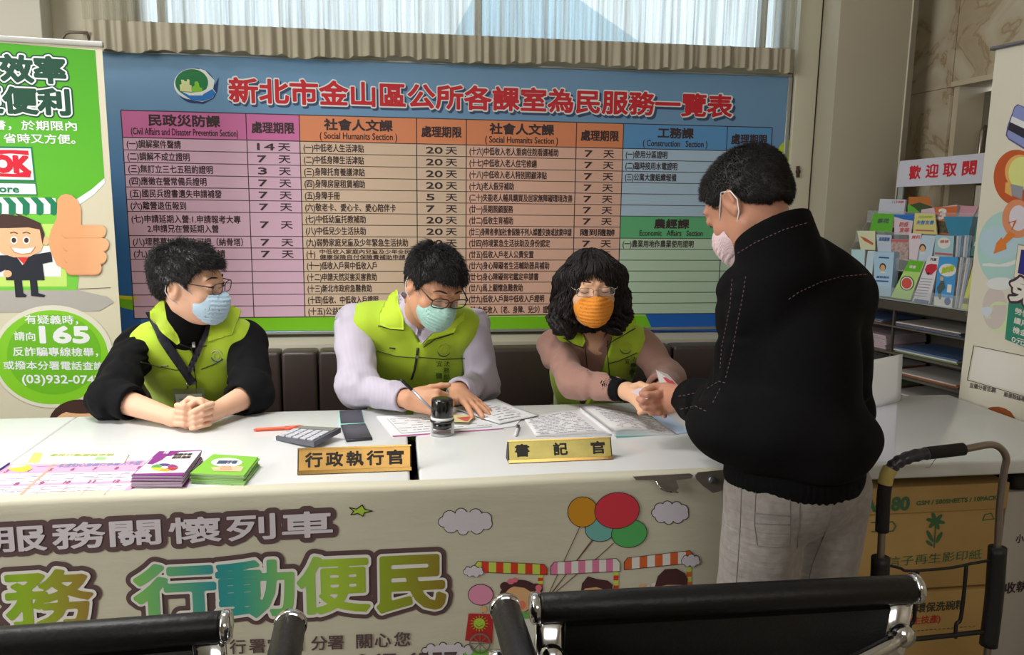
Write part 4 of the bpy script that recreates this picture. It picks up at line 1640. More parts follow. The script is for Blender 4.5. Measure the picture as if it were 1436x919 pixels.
# phones
def phone(q, label, case, z0=TZ, th=.009, pitch=0):
    P = [atz(x, y, z0 + th) for x, y in q]
    c = sum(P, Vector()) / 4
    U = ((P[1] - P[0]) + (P[2] - P[3])).normalized()
    Vv = Vector((-U.y, U.x, 0))
    lu = ((P[1] - P[0]).length + (P[2] - P[3]).length) / 2
    lv = abs(((P[0] - P[3]) + (P[1] - P[2])).dot(Vv)) / 2
    o = empty('smartphone', (c.x, c.y, z0), label, 'phone')
    X_ = Matrix(((U.x, Vv.x, 0, c.x), (U.y, Vv.y, 0, c.y), (0, 0, 1, z0), (0, 0, 0, 1)))
    G().box((-lu / 2, -lv / 2, 0), (lu / 2, lv / 2, th - .001), case, X_, bev=.003).build('case', o)
    G().box((-lu / 2 + .002, -lv / 2 + .002, th - .0012), (lu / 2 - .002, lv / 2 - .002, th), M('phone_screen', (44, 46, 58), .3), X_, bev=.0004).build('screen', o)


phone([(473, 575.5), (506, 574.5), (513, 592), (479, 594.5)], 'dark smartphone in a mint green case, the farther of the two phones', M('case_mint', (140, 214, 196), .4))
phone([(479, 595.5), (514, 593), (521, 613.5), (484, 616.5)], 'dark smartphone lying nearer the gold nameplate, the closer of the two phones', M('case_dark', (46, 48, 58), .3))

# calculator
P = [atz(421, 597.5, TZ + .02), atz(478, 600, TZ + .034), atz(440, 620, TZ + .022), atz(386.5, 612, TZ + .012)]
calc = empty('calculator', tuple(sum(P, Vector()) / 4 - Vector((0, 0, .02))), 'grey desk calculator with a raised display lying left of the phones', 'calculator')
CGY = M('calc_body', (96, 98, 108), .4, .3)
Q = [Vector((q.x, q.y, max(TZ + .001, q.z - .014))) for q in P]
G().add(P + Q, [(3, 2, 1, 0), (4, 5, 6, 7), (0, 1, 5, 4), (1, 2, 6, 5), (2, 3, 7, 6), (3, 0, 4, 7)], CGY).build('body', calc)
nn = (P[1] - P[0]).cross(P[3] - P[0]).normalized()
if nn.z < 0:
    nn = -nn
KEY = M('calc_key', (196, 198, 206), .4)


def cq(u, v):
    return P[3] * (1 - u) * (1 - v) + P[2] * u * (1 - v) + P[1] * u * v + P[0] * (1 - u) * v


for i in range(5):
    for j in range(6):
        u0_, v0_ = .05 + i * .185, .05 + j * .108
        q = [cq(u0_, v0_), cq(u0_ + .145, v0_), cq(u0_ + .145, v0_ + .08), cq(u0_, v0_ + .08)]
        G().add([a + nn * .0001 for a in q] + [a + nn * .003 for a in q], [(4, 5, 6, 7), (0, 1, 5, 4), (1, 2, 6, 5), (2, 3, 7, 6), (3, 0, 4, 7)], KEY).build('key', calc)
q = [cq(.05, .74), cq(.95, .74), cq(.95, .95), cq(.05, .95)]
G().add([a + nn * .0001 for a in q] + [a + nn * .002 for a in q], [(4, 5, 6, 7), (0, 1, 5, 4), (1, 2, 6, 5), (2, 3, 7, 6), (3, 0, 4, 7)], M('calc_lcd', (120, 128, 118), .2)).build('display', calc)
flat('white_card', [(387, 610), (446, 617), (440, 625), (384, 616)], TZ, .0012, M('card_white', (222, 222, 228), .5), 'small white card under the front of the calculator', 'card')

# pens
def pen(name, a, b, r, mat, label, tipm=None, cat='pen'):
    g = G()
    a, b = Vector(a), Vector(b)
    g.tube([a, a + (b - a) * .06, a + (b - a) * .94, b], [r * .35, r, r, r * .8], mat, 12)
    o = g.build(name, None, label, cat)
    if tipm:
        d = (b - a)
        G().tube([a + d * .62, a + d * .95], r * 1.12, tipm, 12).build('pen_cap', o)
    return o


pen('marker_pen', atz(355.5, 603, TZ + .005), atz(426, 599, TZ + .006), .0052, M('pen_orange', (214, 92, 60), .4), 'orange-red marker pen lying behind the calculator', M('pen_orange_cap', (224, 84, 56), .35))
pen('ballpoint_pen', atz(723, 611, TZ + .005), atz(727, 597, TZ + .005), .0045, WHT, 'white ballpoint pen lying behind the second nameplate', M('pen_clip_dark', (70, 66, 74), .4))

# forms under the middle man's hands
f1 = flat('form_sheet', [(528, 584), (700, 576), (706, 602.5), (551, 613.5)], TZ, .0012, PAP, 'printed form with a magenta bottom edge under the writing hand', 'paper')
p = Prn(Surf((0, 0, TZ + .0012), (1, 0, 0), (0, 1, 0)), .0003)
p.poly([(550, 611.6), (706, 601), (706, 602.3), (551, 613.3)], M('form_magenta', (176, 60, 140), .6), 1)
p.line([(543, 588), (563, 608), (700, 598)], .6, GI, 1)
p.build('border_print', f1)
lines_print(f1, [(534, 586), (698, 578), (702, 598), (556, 608)], TZ + .0012, 6, GI, seed=7, w=.2)
f2 = flat('document_sheet', [(636, 574), (696, 561), (756, 584), (700, 596)], TZ + .0016, .0016, PAP, 'loose printed sheet under the fingers of the middle man', 'paper',
          curl=lambda u, v: Vector((0, 0, .006 * math.sin(u * 5) * v * (1 - v) * 2 + .004)))
lines_print(f2, [(646, 574), (696, 563), (746, 584), (698, 593)], TZ + .0095, 7, GI, seed=9, w=.2)
idc = flat('identity_card', [(636, 582), (666, 583), (657, 592), (622, 591)], TZ + .0105, .001, M('card_yellow', (216, 206, 150), .4), 'small yellow and red identity card by the flat hand', 'card')
p = Prn(Surf((0, 0, TZ + .0115), (1, 0, 0), (0, 1, 0)), .0003)
p.poly([(640, 586), (662, 584), (656, 591), (652, 591)], M('card_red', (200, 90, 80), .5), 0)
p.poly([(626, 585), (636, 583), (633, 589), (624, 590)], M('card_olive', (150, 160, 90), .5), 0)
p.build('card_print', idc)
flat('document_sheet', [(690, 585), (735, 583), (722, 598), (690, 601)], TZ + .0013, .0008, PAP, 'sheet of paper under the loose sheet, left of the white pen', 'paper')

# open ledger book
book = empty('open_book', tuple(atz(850, 600, TZ)), 'thick open ledger book with printed pages in front of the woman', 'book')
s0, s1 = atz(813, 577, TZ), atz(858, 612, TZ)
l0, l1 = atz(733, 586, TZ), atz(752, 613, TZ)
r0_, r1_ = atz(905, 580, TZ), atz(951, 611, TZ)


def page(a0, a1, b0, b1, hgt, mat, name, lift=.0, z=.0):
    """from spine a to outer edge b"""
    n, mI = 14, 6
    V, Fc = [], []
    for lay in (1, 0):
        for i in range(n + 1):
            u = i / n
            zz = hgt * (math.sin(math.pi * min(1, u * 1.0 + .12)) ** .8) * (1 - u * .75) + .003 * (1 - u) + z + lift * u
            for j in range(mI + 1):
                v = j / mI
                q = (a0 * (1 - v) + a1 * v) * (1 - u) + (b0 * (1 - v) + b1 * v) * u
                V.append((q.x, q.y, TZ + (max(zz, .002) if lay else .0006 + z * .3)))
    w_ = mI + 1
    o_ = (n + 1) * w_
    for i in range(n):
        for j in range(mI):
            a = i * w_ + j
            Fc.append((a, a + 1, a + w_ + 1, a + w_))
    for i in range(n):
        for j in (0, mI):
            a = i * w_ + j
            Fc.append((a, a + w_, o_ + a + w_, o_ + a))
    for j in range(mI):
        for i in (0, n):
            a = i * w_ + j
            Fc.append((a, a + 1, o_ + a + 1, o_ + a))
    return G().add(V, Fc, mat, True).build(name, book)


page(s0, s1, l0, l1, .008, PAP, 'left_page')
page(s0, s1, r0_, r1_, .022, PAP, 'right_page_block')
flat('cover_board', [(858, 606), (906, 577), (956, 608.5), (865, 614.5)], TZ, .0006, M('book_teal', (84, 150, 146), .5), None, None, book)
# text on pages follows the paper height: dashes laid in small strips
p = Prn(Surf((0, 0, TZ), (1, 0, 0), (0, 1, 0)), 0)


def page_lines(a0, a1, b0, b1, hgt, seed, rows=13):
    rnd = random.Random(seed)
    for r in range(rows):
        v = .08 + .84 * (r + .5) / rows
        u = .16
        while u < .92:
            l = rnd.uniform(.02, .07)
            if rnd.random() < .75:
                def P_(uu, vv):
                    q = (a0 * (1 - vv) + a1 * vv) * (1 - uu) + (b0 * (1 - vv) + b1 * vv) * uu
                    zz = hgt * (math.sin(math.pi * min(1, uu + .12)) ** .8) * (1 - uu * .75) + .003 * (1 - uu)
                    return (q.x, q.y, TZ + max(zz, .002) + .0006)
                d = .010
                p.g.add([P_(u, v - d), P_(u + l, v - d), P_(u + l, v + d), P_(u, v + d)], [(0, 1, 2, 3)], GI)
            u += l + .01


page_lines(s0, s1, l0, l1, .008, 1)
page_lines(s0, s1, r0_, r1_, .022, 2)
p.build('page_lettering', book)
flat('blue_folder', [(905, 576), (925, 574), (968, 606.5), (948, 609)], TZ, .002, M('folder_blue', (176, 196, 226), .5), 'pale blue folder sticking out under the open book', 'folder')

# white table-tent by the standing man, and a flat pale lilac sheet before it
A, B = atz(1215, 575, TZ), atz(1262.5, 562, TZ)
hgt = .155
tt = empty('standing_leaflet', tuple((A + B) / 2), 'bright white leaflet standing upright behind the man in black', 'leaflet')
G().sheet([A, B, B + Vector((.006, .02, hgt)), A + Vector((0, .02, hgt))], M('leaflet_white', (244, 246, 250), .3), 6, 6, lambda u, v: Vector((0, -.006 * math.sin(math.pi * u), 0)), .0012).build('sheet', tt)
G().sheet([A + Vector((0, .045, 0)), B + Vector((0, .045, 0)), B + Vector((.006, .021, hgt)), A + Vector((0, .021, hgt))], M('leaflet_white', 0), 2, 2, None, .0012).build('back_sheet', tt)
flat('pale_sheet', [(1200, 576), (1258, 566), (1254, 648), (1190, 648)], TZ, .0008, M('pale_lilac', (216, 214, 230), .15), 'thin pale lilac sheet lying on the desk in front of the white leaflet', 'sheet')

# ================================================================== cartons under the desk
CB = M('cardboard', (176, 142, 84), .75, var=(6, .06), bump=(90, .08))
CB2 = M('cardboard_dark', (158, 120, 62), .8, var=(6, .08))
CGR = M('carton_green', (58, 104, 70), .7)
TAPE = M('packing_tape', (196, 160, 90), .25)


def carton(name, lo, hi, mat, label, lid=None):
    o = empty(name, ((lo[0] + hi[0]) / 2, (lo[1] + hi[1]) / 2, lo[2]), label, 'carton')
    if lid:
        G().box(lo, (hi[0], hi[1], hi[2] - lid), mat, bev=.002).build('body', o)
        G().box((lo[0] - .006, lo[1] - .006, hi[2] - lid), (hi[0] + .006, hi[1] + .006, hi[2]), mat, bev=.002).build('lid', o)
    else:
        G().box(lo, (hi[0], hi[1], hi[2]), mat, bev=.002).build('body', o)
        G().box((lo[0] - .0005, (lo[1] + hi[1]) / 2 - .025, hi[2] - .05), (hi[0] + .0005, (lo[1] + hi[1]) / 2 + .025, hi[2] + .0008), TAPE).build('tape', o)
    return o


YX = 1.86
b1 = carton('paper_carton', (1.222, YX + .006, .345), (1.652, YX + .31, .645), CB, 'upper yellow-brown copy paper carton behind the hand truck', .075)
sc_ = Surf((0, YX - .001, 0), (1, 0, 0), (0, 0, 1))
p = Prn(sc_)
p.text('A4', 1211, 718, 1239, 716.5, 18, CGR, 0, .06, latin=True)
p.text('80', 1250, 716, 1274, 715, 18, CGR, 0, .06, latin=True)
p.text('GSM / 500SHEETS / 10PACK', 1285, 709, 1398, 701, 6, CGR, 0, .04, latin=True)
p.build('lid_lettering', b1)
p = Prn(Surf((0, YX + .005, 0), (1, 0, 0), (0, 0, 1)))
# lily emblem
for k in range(6):
    a = k * 60 + 12
    p.ell(1312 + 7 * math.cos(math.radians(a)), 731 + 6 * math.sin(math.radians(a)), 6.5, 2.6, CGR, 0, a)
p.line([(1312, 736), (1310, 768)], 1.6, CGR, 0)
p.ell(1304, 752, 2.6, 9, CGR, 0, -28)
p.ell(1317, 754, 2.6, 9, CGR, 0, 28)
p.ell(1303, 762, 2.2, 6, CGR, 0, -50)
p.line([(1222, 733), (1252, 732), (1256, 738), (1252, 745), (1222, 746)], 1.6, CGR, 0)
p.line([(1381, 722), (1390, 720), (1394, 728), (1378, 730)], 1.3, CGR, 0, True)
p.text('永信子再生影印紙', 1224, 797, 1376, 784, 14, CGR, 0, .0)
p.build('body_lettering', b1)
b2 = carton('detergent_carton', (1.232, YX, 0), (1.665, YX + .31, .335), CB, 'lower yellow-brown carton with red lettering behind the hand truck')
p = Prn(Surf((0, YX, 0), (1, 0, 0), (0, 0, 1)))
p.text('透明環保洗碗精', 1256, 862, 1352, 854, 13, M('carton_ink', (60, 60, 44), .7), 0, .03)
p.text('檸檬(生技產)', 1250, 879, 1318, 873, 11, M('carton_red', (176, 54, 40), .7), 0, .03)
for k in range(20):
    x = 1250 + k * 6
    p.line([(x, 888 - k * .5), (x + 3, 887.7 - k * .5)], 1, M('carton_ink', 0), 0)
p.build('body_lettering', b2)
carton('plain_carton', (.96, YX + .1, 0), (1.212, YX + .4, .64), CB2, 'darker brown carton beside the standing man, left of the paper cartons')
b3 = carton('white_carton', (1.69, YX + .04, 0), (2.02, YX + .34, .60), M('carton_white', (186, 180, 170), .7), 'white carton with dark lettering at the right edge under the desk')
p = Prn(Surf((0, YX + .039, 0), (1, 0, 0), (0, 0, 1)))
p.text('收執', 1408, 833, 1440, 829, 15, INK, 0, .03)
p.text('小心', 1424, 762, 1446, 760, 12, INK, 0, .02)
p.build('body_lettering', b3)
G().box((1.70, YX + .03, .605), (1.9, YX + .3, .66), M('black_bag', (28, 24, 26), .6), bev=.02).build('black_bag', label='black bag on top of the white carton under the desk', cat='bag')

# ================================================================== hand truck
YT = 1.63
ht = empty('hand_truck', tuple(at(1320, 919, YT) - Vector((0, 0, at(1320, 919, YT).z))), 'folding steel hand truck with taped handle in front of the cartons', 'hand truck')
STEEL = M('worn_steel', (150, 138, 130), .3, .8)
BLKP = M('black_plastic', (24, 24, 26), .5)
FOAM = M('black_foam', (30, 28, 30), .85, bump=(200, .3))


def lean(x, y):
    return at(x, y, YT)


def arc(pts, n=6):
    """Catmull-Rom through pixel points"""
    P = [lean(*q) for q in pts]
    out = []
    for i in range(len(P) - 1):
        p0, p1, p2, p3 = P[max(i - 1, 0)], P[i], P[i + 1], P[min(i + 2, len(P) - 1)]
        for k in range(n):
            t = k / n
            out.append(.5 * ((2 * p1) + (p2 - p0) * t + (2 * p0 - 5 * p1 + 4 * p2 - p3) * t * t + (-p0 + 3 * p1 - 3 * p2 + p3) * t ** 3))
    out.append(P[-1])
    return out


hp = [(1228, 940), (1231, 860), (1235, 780), (1239, 700), (1243, 668), (1256, 650), (1276, 640), (1300, 635), (1352, 630), (1386, 624), (1402, 628), (1411, 642), (1408, 662), (1402, 710), (1398, 780), (1390, 860), (1382, 940)]
G().tube(arc(hp), .0085, STEEL, 12).build('handle_tube', ht)
G().tube(arc([(1237, 745), (1239, 700), (1242, 676)]), .0155, FOAM, 14).build('foam_grip', ht)
G().tube(arc([(1241, 679), (1244, 666), (1249, 657)]), [.0165] * 13, M('yellow_tape', (186, 168, 96), .5, bump=(60, .6)), 14).build('yellow_tape', ht)
G().tube(arc([(1247, 660), (1257, 650), (1276, 641), (1300, 636)]), [.0145 + .0014 * math.sin(i * 1.9) for i in range(19)], M('dark_tape', (52, 50, 62), .28, bump=(45, .8)), 14).build('dark_tape', ht)
G().tube(arc([(1299, 636), (1325, 633), (1351, 630)]), .0150, FOAM, 14).build('foam_grip', ht)
for q in ([(1231, 919), (1232, 860), (1235, 782)], [(1386, 905), (1394, 840), (1399, 768)]):
    a = arc(q)
    G().tube(a, .021, BLKP, 12).build('sleeve', ht)
g = G()
g.tube(arc([(1240, 792), (1262, 797), (1275, 801), (1330, 797), (1366, 790), (1392, 786)]), .0035, BLKP, 8)
g.build('cross_wire', ht)
for q in ([(1287, 800), (1284, 830), (1282, 868), (1276, 878), (1274, 900)], [(1355, 794), (1352, 830), (1347, 868), (1341, 876), (1340, 895)]):
    G().tube(arc(q), .0045, BLKP, 8).build('vertical_wire', ht)
G().tube(arc([(1236, 900), (1300, 895), (1390, 885)]), .006, BLKP, 8).build('lower_bar', ht)
c = lean(1310, 919)
for k in range(7):
    x = c.x - .10 + k * .037
    G().box((x, YT - .26, .04), (x + .018, YT - .0, .048), M('platform_slat', (96, 92, 88), .4, .5), bev=.001).build('slat', ht)
for s_ in (-1, 1):
    G().box((c.x + s_ * .15 - .01, YT - .27, .03), (c.x + s_ * .15 + .01, YT + .02, .05), BLKP, bev=.003).build('platform_rail', ht)
    G().lathe([(0, -.012), (.055, -.012), (.06, -.006), (.06, .006), (.055, .012), (0, .012)], (c.x + s_ * .175, YT + .035, .06), BLKP, 24, (1, 0, 0)).build('wheel', ht)
G().box((c.x - .16, YT - .27, .028), (c.x + .16, YT - .25, .05), BLKP, bev=.003).build('platform_rail', ht)
# bent thin wire caught on the foam
G().tube(arc([(1318, 640), (1311, 645), (1304, 655), (1298, 656)], 3), .0008, STEEL, 5).build('stray_wire', ht)

# ================================================================== sling chairs in the foreground
LTH = M('black_leather', (16, 15, 17), .42, bump=(110, .22), spec=.35)
LTHB = M('black_sling', (16, 15, 16), .55, bump=(240, .25))


def chair(loc, rz, label, L=.57, group='black sling chairs in the foreground'):
    """origin on floor under the middle of the back roll; faces local +Y"""
    o = empty('sling_chair', (0, 0, 0), label, 'chair', group)
    h, r = .86, .0195
    G().lathe([(0, -L / 2), (r * .9, -L / 2), (r, -L / 2 + .004), (r * 1.02, -L / 4), (r * 1.03, 0), (r * 1.02, L / 4), (r, L / 2 - .004), (r * .9, L / 2), (0, L / 2)], (0, 0, h), LTH, 28, (1, 0, 0)).build('back_roll', o)
    for s_ in (-1, 1):
        cap = G().lathe([(0, -.006), (r * 1.0, -.006), (r * 1.08, -.003), (r * 1.08, .003), (r * .9, .006), (0, .007)], (s_ * (L / 2 + .006), 0, h), CHR, 28, (s_, 0, 0)).build('end_cap', o)
    # sling back and seat in one hammock
    pts = [(-.004, h - .02), (.012, .74), (.02, .62), (.01, .52), (.03, .46), (.09, .425), (.2, .42), (.36, .43), (.47, .445)]
    V, Fc = [], []
    n = len(pts)
    wv = L / 2 - .035
    for t in (0, .006):
        for y, z in pts:
            for x in (-wv, -wv * .5, 0, wv * .5, wv):
                sag = .012 * (1 - (x / wv) ** 2)
                V.append((x, y - t + sag * .6, z - t * .6 - sag * .4))
    for i in range(n - 1):
        for k in range(4):
            a = i * 5 + k
            Fc.append((a, a + 1, a + 6, a + 5))
            b = a + n * 5
            Fc.append((b + 5, b + 6, b + 1, b))
        for k in (0, 4):
            a = i * 5 + k
            Fc.append((a, a + 5, a + 5 + n * 5, a + n * 5))
    G().add(V, Fc, LTHB, True).build('sling', o)
    G().lathe([(0, -L / 2 + .02), (.022, -L / 2 + .02), (.022, L / 2 - .02), (0, L / 2 - .02)], (0, .48, .44), LTH, 22, (1, 0, 0)).build('seat_roll', o)
    for s_ in (-1, 1):
        x = s_ * (L / 2 - .016)
        g = G()
        g.tube([(x, 0, h - .02), (x, .008, .74), (x, .012, .6), (x, .02, .48), (x, .07, .415), (x, .2, .405), (x, .4, .42), (x, .475, .43)], .011, CHR, 12, flat=(1.9, .7))
        g.build('side_rail', o)
        G().tube([(x * .985, .2, .405), (x * .9, .2, .2), (x * .9, .2, .02)], .012, CHR, 12).build('leg', o)
        G().tube([(x * .985, .38, .41), (x * .9, .45, .2), (x * .9, .46, .02)], .012, CHR, 12).build('leg', o)
        G().lathe([(0, 0), (.018, 0), (.018, .012), (.012, .02), (0, .02)], (x * .9, .2, 0), BLKP, 14).build('foot', o)
        G().lathe([(0, 0), (.018, 0), (.018, .012), (.012, .02), (0, .02)], (x * .9, .46, 0), BLKP, 14).build('foot', o)
        G().lathe([(0, -.012), (.014, -.012), (.016, 0), (.014, .012), (0, .012)], (x, -.012, h - .062), CHR, 18, (0, 1, 0)).build('bolt', o)
    # curved chrome stretcher behind the sling
    R_ = L / 2 - .02
    q = [(-R_, -.016, h - .062), (-R_ + .03, -.026, h - .07), (-R_ + .08, -.032, h - .088), (-R_ + .14, -.034, h - .1), (-.08, -.035, h - .108), (.08, -.035, h - .108), (R_ - .14, -.034, h - .1), (R_ - .08, -.032, h - .088), (R_ - .03, -.026, h - .07), (R_, -.016, h - .062)]
    G().tube(q, .0105, CHR, 14).build('stretcher', o)
    o.location = loc
    o.rotation_euler.z = rz
    return o


# main chair at the right, its back to us
a, b = atz(756, 853, .86), atz(1278, 826, .86)
m_ = (a + b) / 2
chair((m_.x, m_.y, 0), math.atan2(b.y - a.y, b.x - a.x), 'black leather chair with its chrome-ended back roll in front of the standing man', (b - a).length)
b = atz(309, 884, .86)
chair((b.x - .285, b.y, 0), .03, 'black leather chair cut off by the left bottom corner', .57)
# two more chairs standing back to back, seen end-on
a = atz(413, 880, .86)
chair((a.x, a.y - .285, 0), math.pi / 2 + .02, 'black leather chair seen end-on beside the left chair, its roll pointing at us', .57)
a = atz(711, 857, .86)
chair((a.x + .004, a.y - .285, 0), -math.pi / 2 + .02, 'black leather chair seen end-on just left of the large right chair', .57)

# ================================================================== brochure rack
AC = M('clear_acrylic', (215, 224, 226), .1, alpha=.16, spec=.6)
ACE = M('acrylic_edge', (176, 186, 184), .2, alpha=.6)
RB = M('rack_dark', (70, 64, 56), .5)
RO = Vector((1.845, 2.93, 0))
RU = Vector((.26, -.966, 0)).normalized()      # along the rack, towards the viewer
RW = Vector((.966, .26, 0)).normalized()       # into the rack
RM = Matrix(((RW.x, RU.x, 0, RO.x), (RW.y, RU.y, 0, RO.y), (0, 0, 1, 0), (0, 0, 0, 1)))
s_far, s_near = -.15, .475


def rplane(off):
    return Surf(RO + RW * off, RU, (0, 0, 1))


def rpx(x, y, off=0.0):
    s_ = rplane(off)
    return s_.w(s_.px(x, y))


zl = rpx(1300, 425).z - .004
rack = empty('brochure_rack', tuple(RO + RU * .18 + RW * .14), 'clear tiered brochure rack in the corner by the marble wall', 'rack')
TX = [0, .056, .112, .168]
TZs = [zl, zl + .108, zl + .205, zl + .285]
for k in range(4):
    G().box((TX[k] - .006, s_far, TZs[k] - .004), (TX[k] + .050, s_near, TZs[k]), ACE, RM).build('tier_shelf', rack)
    G().box((TX[k] - .010, s_far, TZs[k] - .004), (TX[k] - .007, s_near, TZs[k] + .045), AC, RM).build('front_lip', rack)
G().box((-.010, s_far, zl - .040), (.27, s_near, zl - .006), RB, RM).build('base_shelf', rack)
sp = [(-.015, zl - .02), (-.015, zl + .05), (.22, zl + .36), (.26, zl + .36), (.26, zl - .02)]
for y in (s_far, s_near - .003):
    G().add([RM @ Vector((a, y, b)) for a, b in sp] + [RM @ Vector((a, y + .003, b)) for a, b in sp], [tuple(range(5)), tuple(range(9, 4, -1))] + [(i, (i + 1) % 5, 5 + (i + 1) % 5, 5 + i) for i in range(5)], AC).build('side_panel', rack)
G().box((.262, s_far, 0), (.268, s_near, zl + .26), RB, RM).build('back_panel', rack)
# header sign
SG = rplane(.20)
c_ = [SG.w(SG.px(x, y)) for x, y in ((1257, 262.5), (1397, 256), (1397, 213), (1262, 226))]
g = G()
g.add([q for q in c_] + [q + RW * .004 for q in c_], [(0, 1, 2, 3), (7, 6, 5, 4), (0, 4, 5, 1), (1, 5, 6, 2), (2, 6, 7, 3), (3, 7, 4, 0)], M('sign_white', (206, 206, 222), .4))
g.build('header_sign', rack, label='white strip sign reading 歡迎取閱')
p = Prn(SG)
for i, (c, xa, ya, xb, yb, h_) in enumerate((('歡', 1274.5, 251.5, 1290, 250.5, 18), ('迎', 1298, 249.5, 1315, 248.5, 18.5), ('取', 1322, 248, 1340.5, 246.5, 19), ('閱', 1349, 246, 1368, 244.5, 20))):
    p.text(c, xa, ya, xb, yb, h_, RED, 0, .035)
p.build('sign_lettering', rack)
for x in (1262, 1380):
    u_, z_ = SG.px(x, 258)
    G().box((.206, u_ - .012, zl + .2), (.212, u_ + .012, z_ + .01), ACE, RM).build('sign_post', rack)
u_, z_ = SG.px(1379, 262)
G().box((.188, u_ - .02, zl + .05), (.194, u_ + .012, z_ + .004), M('rack_upright', (176, 170, 160), .4), RM).build('upright', rack)


def leaflet(k, quad, mat, label, th=.004, side=None, name='brochure', art=None, dx=0.0):
    """a leaning leaflet on tier k, cover corners TL,TR,BR,BL in photo pixels"""
    ln_ = math.radians(14)
    s_ = Surf(RO + RW * (TX[k] + dx) + Vector((0, 0, TZs[k])), RU, tuple(RW * math.sin(ln_) + Vector((0, 0, math.cos(ln_)))))
    uv = [s_.px(*q) for q in quad]
    F_ = [s_.w(u) for u in uv]
    back = RW * min(th, .030)
    B_ = [q + back for q in F_]
    g = G()
    g.add(F_, [(3, 2, 1, 0)], mat)
    g.add(F_ + B_, [(4, 5, 6, 7), (0, 1, 5, 4), (1, 2, 6, 5), (2, 3, 7, 6), (3, 0, 4, 7)], side or M('page_edges', 0))
    o = g.build(name, None, label, 'brochure', 'brochures on the wall rack')
    if art:
        pr_ = Prn(s_)
        art(pr_)
        pr_.build('cover_print', o)
    return o


LB = M('br_lightblue', (168, 202, 226), .4)
SKB = M('br_skyblue', (60, 150, 214), .4)


def a_face(cx, cy, r, q, txt=None):
    q.ell(cx, cy - r * .3, r, r * 1.2, KH, 0)
    q.ell(cx, cy, r * .75, r, KS, 1)
    q.poly([(cx - r * 1.1, cy + r * 1.6), (cx, cy + r * .9), (cx + r * 1.1, cy + r * 1.6)], BW, 0)


leaflet(0, [(1194, 350), (1213, 350), (1210, 408), (1194, 400)], M('br_aqua', (180, 214, 220), .4), 'pale aqua brochure at the far left of the bottom tier')
leaflet(0, [(1217, 352), (1227, 352), (1219, 412), (1209, 408)], M('br_iceblue', (190, 212, 226), .4), 'narrow ice-blue brochure second from the left on the bottom tier')


def art_c(q):
    a_face(1238, 376, 4.5, q)
    q.text('服務資訊', 1229, 390, 1247, 391, 3, M('br_navy', (50, 80, 150), .4), 0, .03)
    q.poly([(1229, 393), (1246, 394), (1246, 396), (1229, 395)], M('br_navy', 0), 0)
    q.poly([(1233, 360), (1247, 361), (1247, 363), (1232, 362)], M('br_navy', 0), 0)


leaflet(0, [(1226, 353), (1254, 354), (1249, 416.5), (1225, 414)], LB, 'light blue brochure with a small portrait on the bottom tier', .03, M('br_bluepages', (150, 178, 200), .6), art=art_c)


def art_d(q):
    q.poly([(1275, 365), (1296, 367), (1290, 382), (1268, 380)], M('br_green', (96, 180, 30), .4), 0)
    q.ell(1272, 397.5, 10, 10.5, M('br_rind', (60, 110, 60), .4), 1)
    q.ell(1272, 397.5, 8.6, 9, BW, 2)
    q.ell(1272, 397.5, 7.2, 7.6, M('br_melon', (206, 80, 70), .4), 3)
    q.text('保健', 1275, 376, 1284, 377, 4, BW, 2, .03)


leaflet(0, [(1275, 365), (1297, 367), (1276, 421), (1249, 417)], M('br_lime', (176, 214, 120), .4), 'green brochure with a watermelon slice on the bottom tier', .012, art=art_d)


def art_e(q):
    q.poly([(1300, 372), (1306, 370), (1314, 371), (1314, 378), (1306, 386), (1299, 384), (1297, 378)], M('br_carred', (196, 36, 56), .4), 0)
    q.ell(1302, 384, 2, 2, BK, 1)
    q.poly([(1283, 419), (1303, 422), (1302, 426), (1281, 423)], M('br_navy', 0), 0)
    for k in range(7):
        q.poly([(1292 - k * 1.6, 390 + k * 4), (1308 - k * 1.4, 391.5 + k * 4), (1307.8 - k * 1.4, 392.7 + k * 4), (1291.7 - k * 1.6, 391.2 + k * 4)], GI, 0)
    q.text('汽車', 1304, 366, 1313, 366.5, 4, INK, 0, .03)


leaflet(0, [(1302, 359), (1318, 360), (1303, 426), (1279, 423)], M('br_white', (216, 214, 224), .4), 'white brochure with a red car on the bottom tier', .01, art=art_e)


def art_f(q):
    q.ell(1329, 379, 12, 9, BW, 0)
    q.text('減稅', 1320, 384, 1337, 380, 8, M('br_limetext', (170, 190, 40), .4), 1, .09)
    q.poly([(1314, 404), (1320, 394), (1324, 394), (1326, 404), (1320, 410), (1320, 420), (1317, 420)], M('br_figure', (70, 90, 90), .4), 1)
    q.ell(1321, 391, 2.6, 3, KS, 2)
    q.poly([(1329, 399), (1335, 399.6), (1334, 411), (1328, 410)], BW, 1)
    q.ell(1329, 423, 4.5, 5.5, M('br_navy', 0), 2)
    q.poly([(1310, 416), (1336, 419), (1335, 432), (1309.5, 428)], BW, 0)


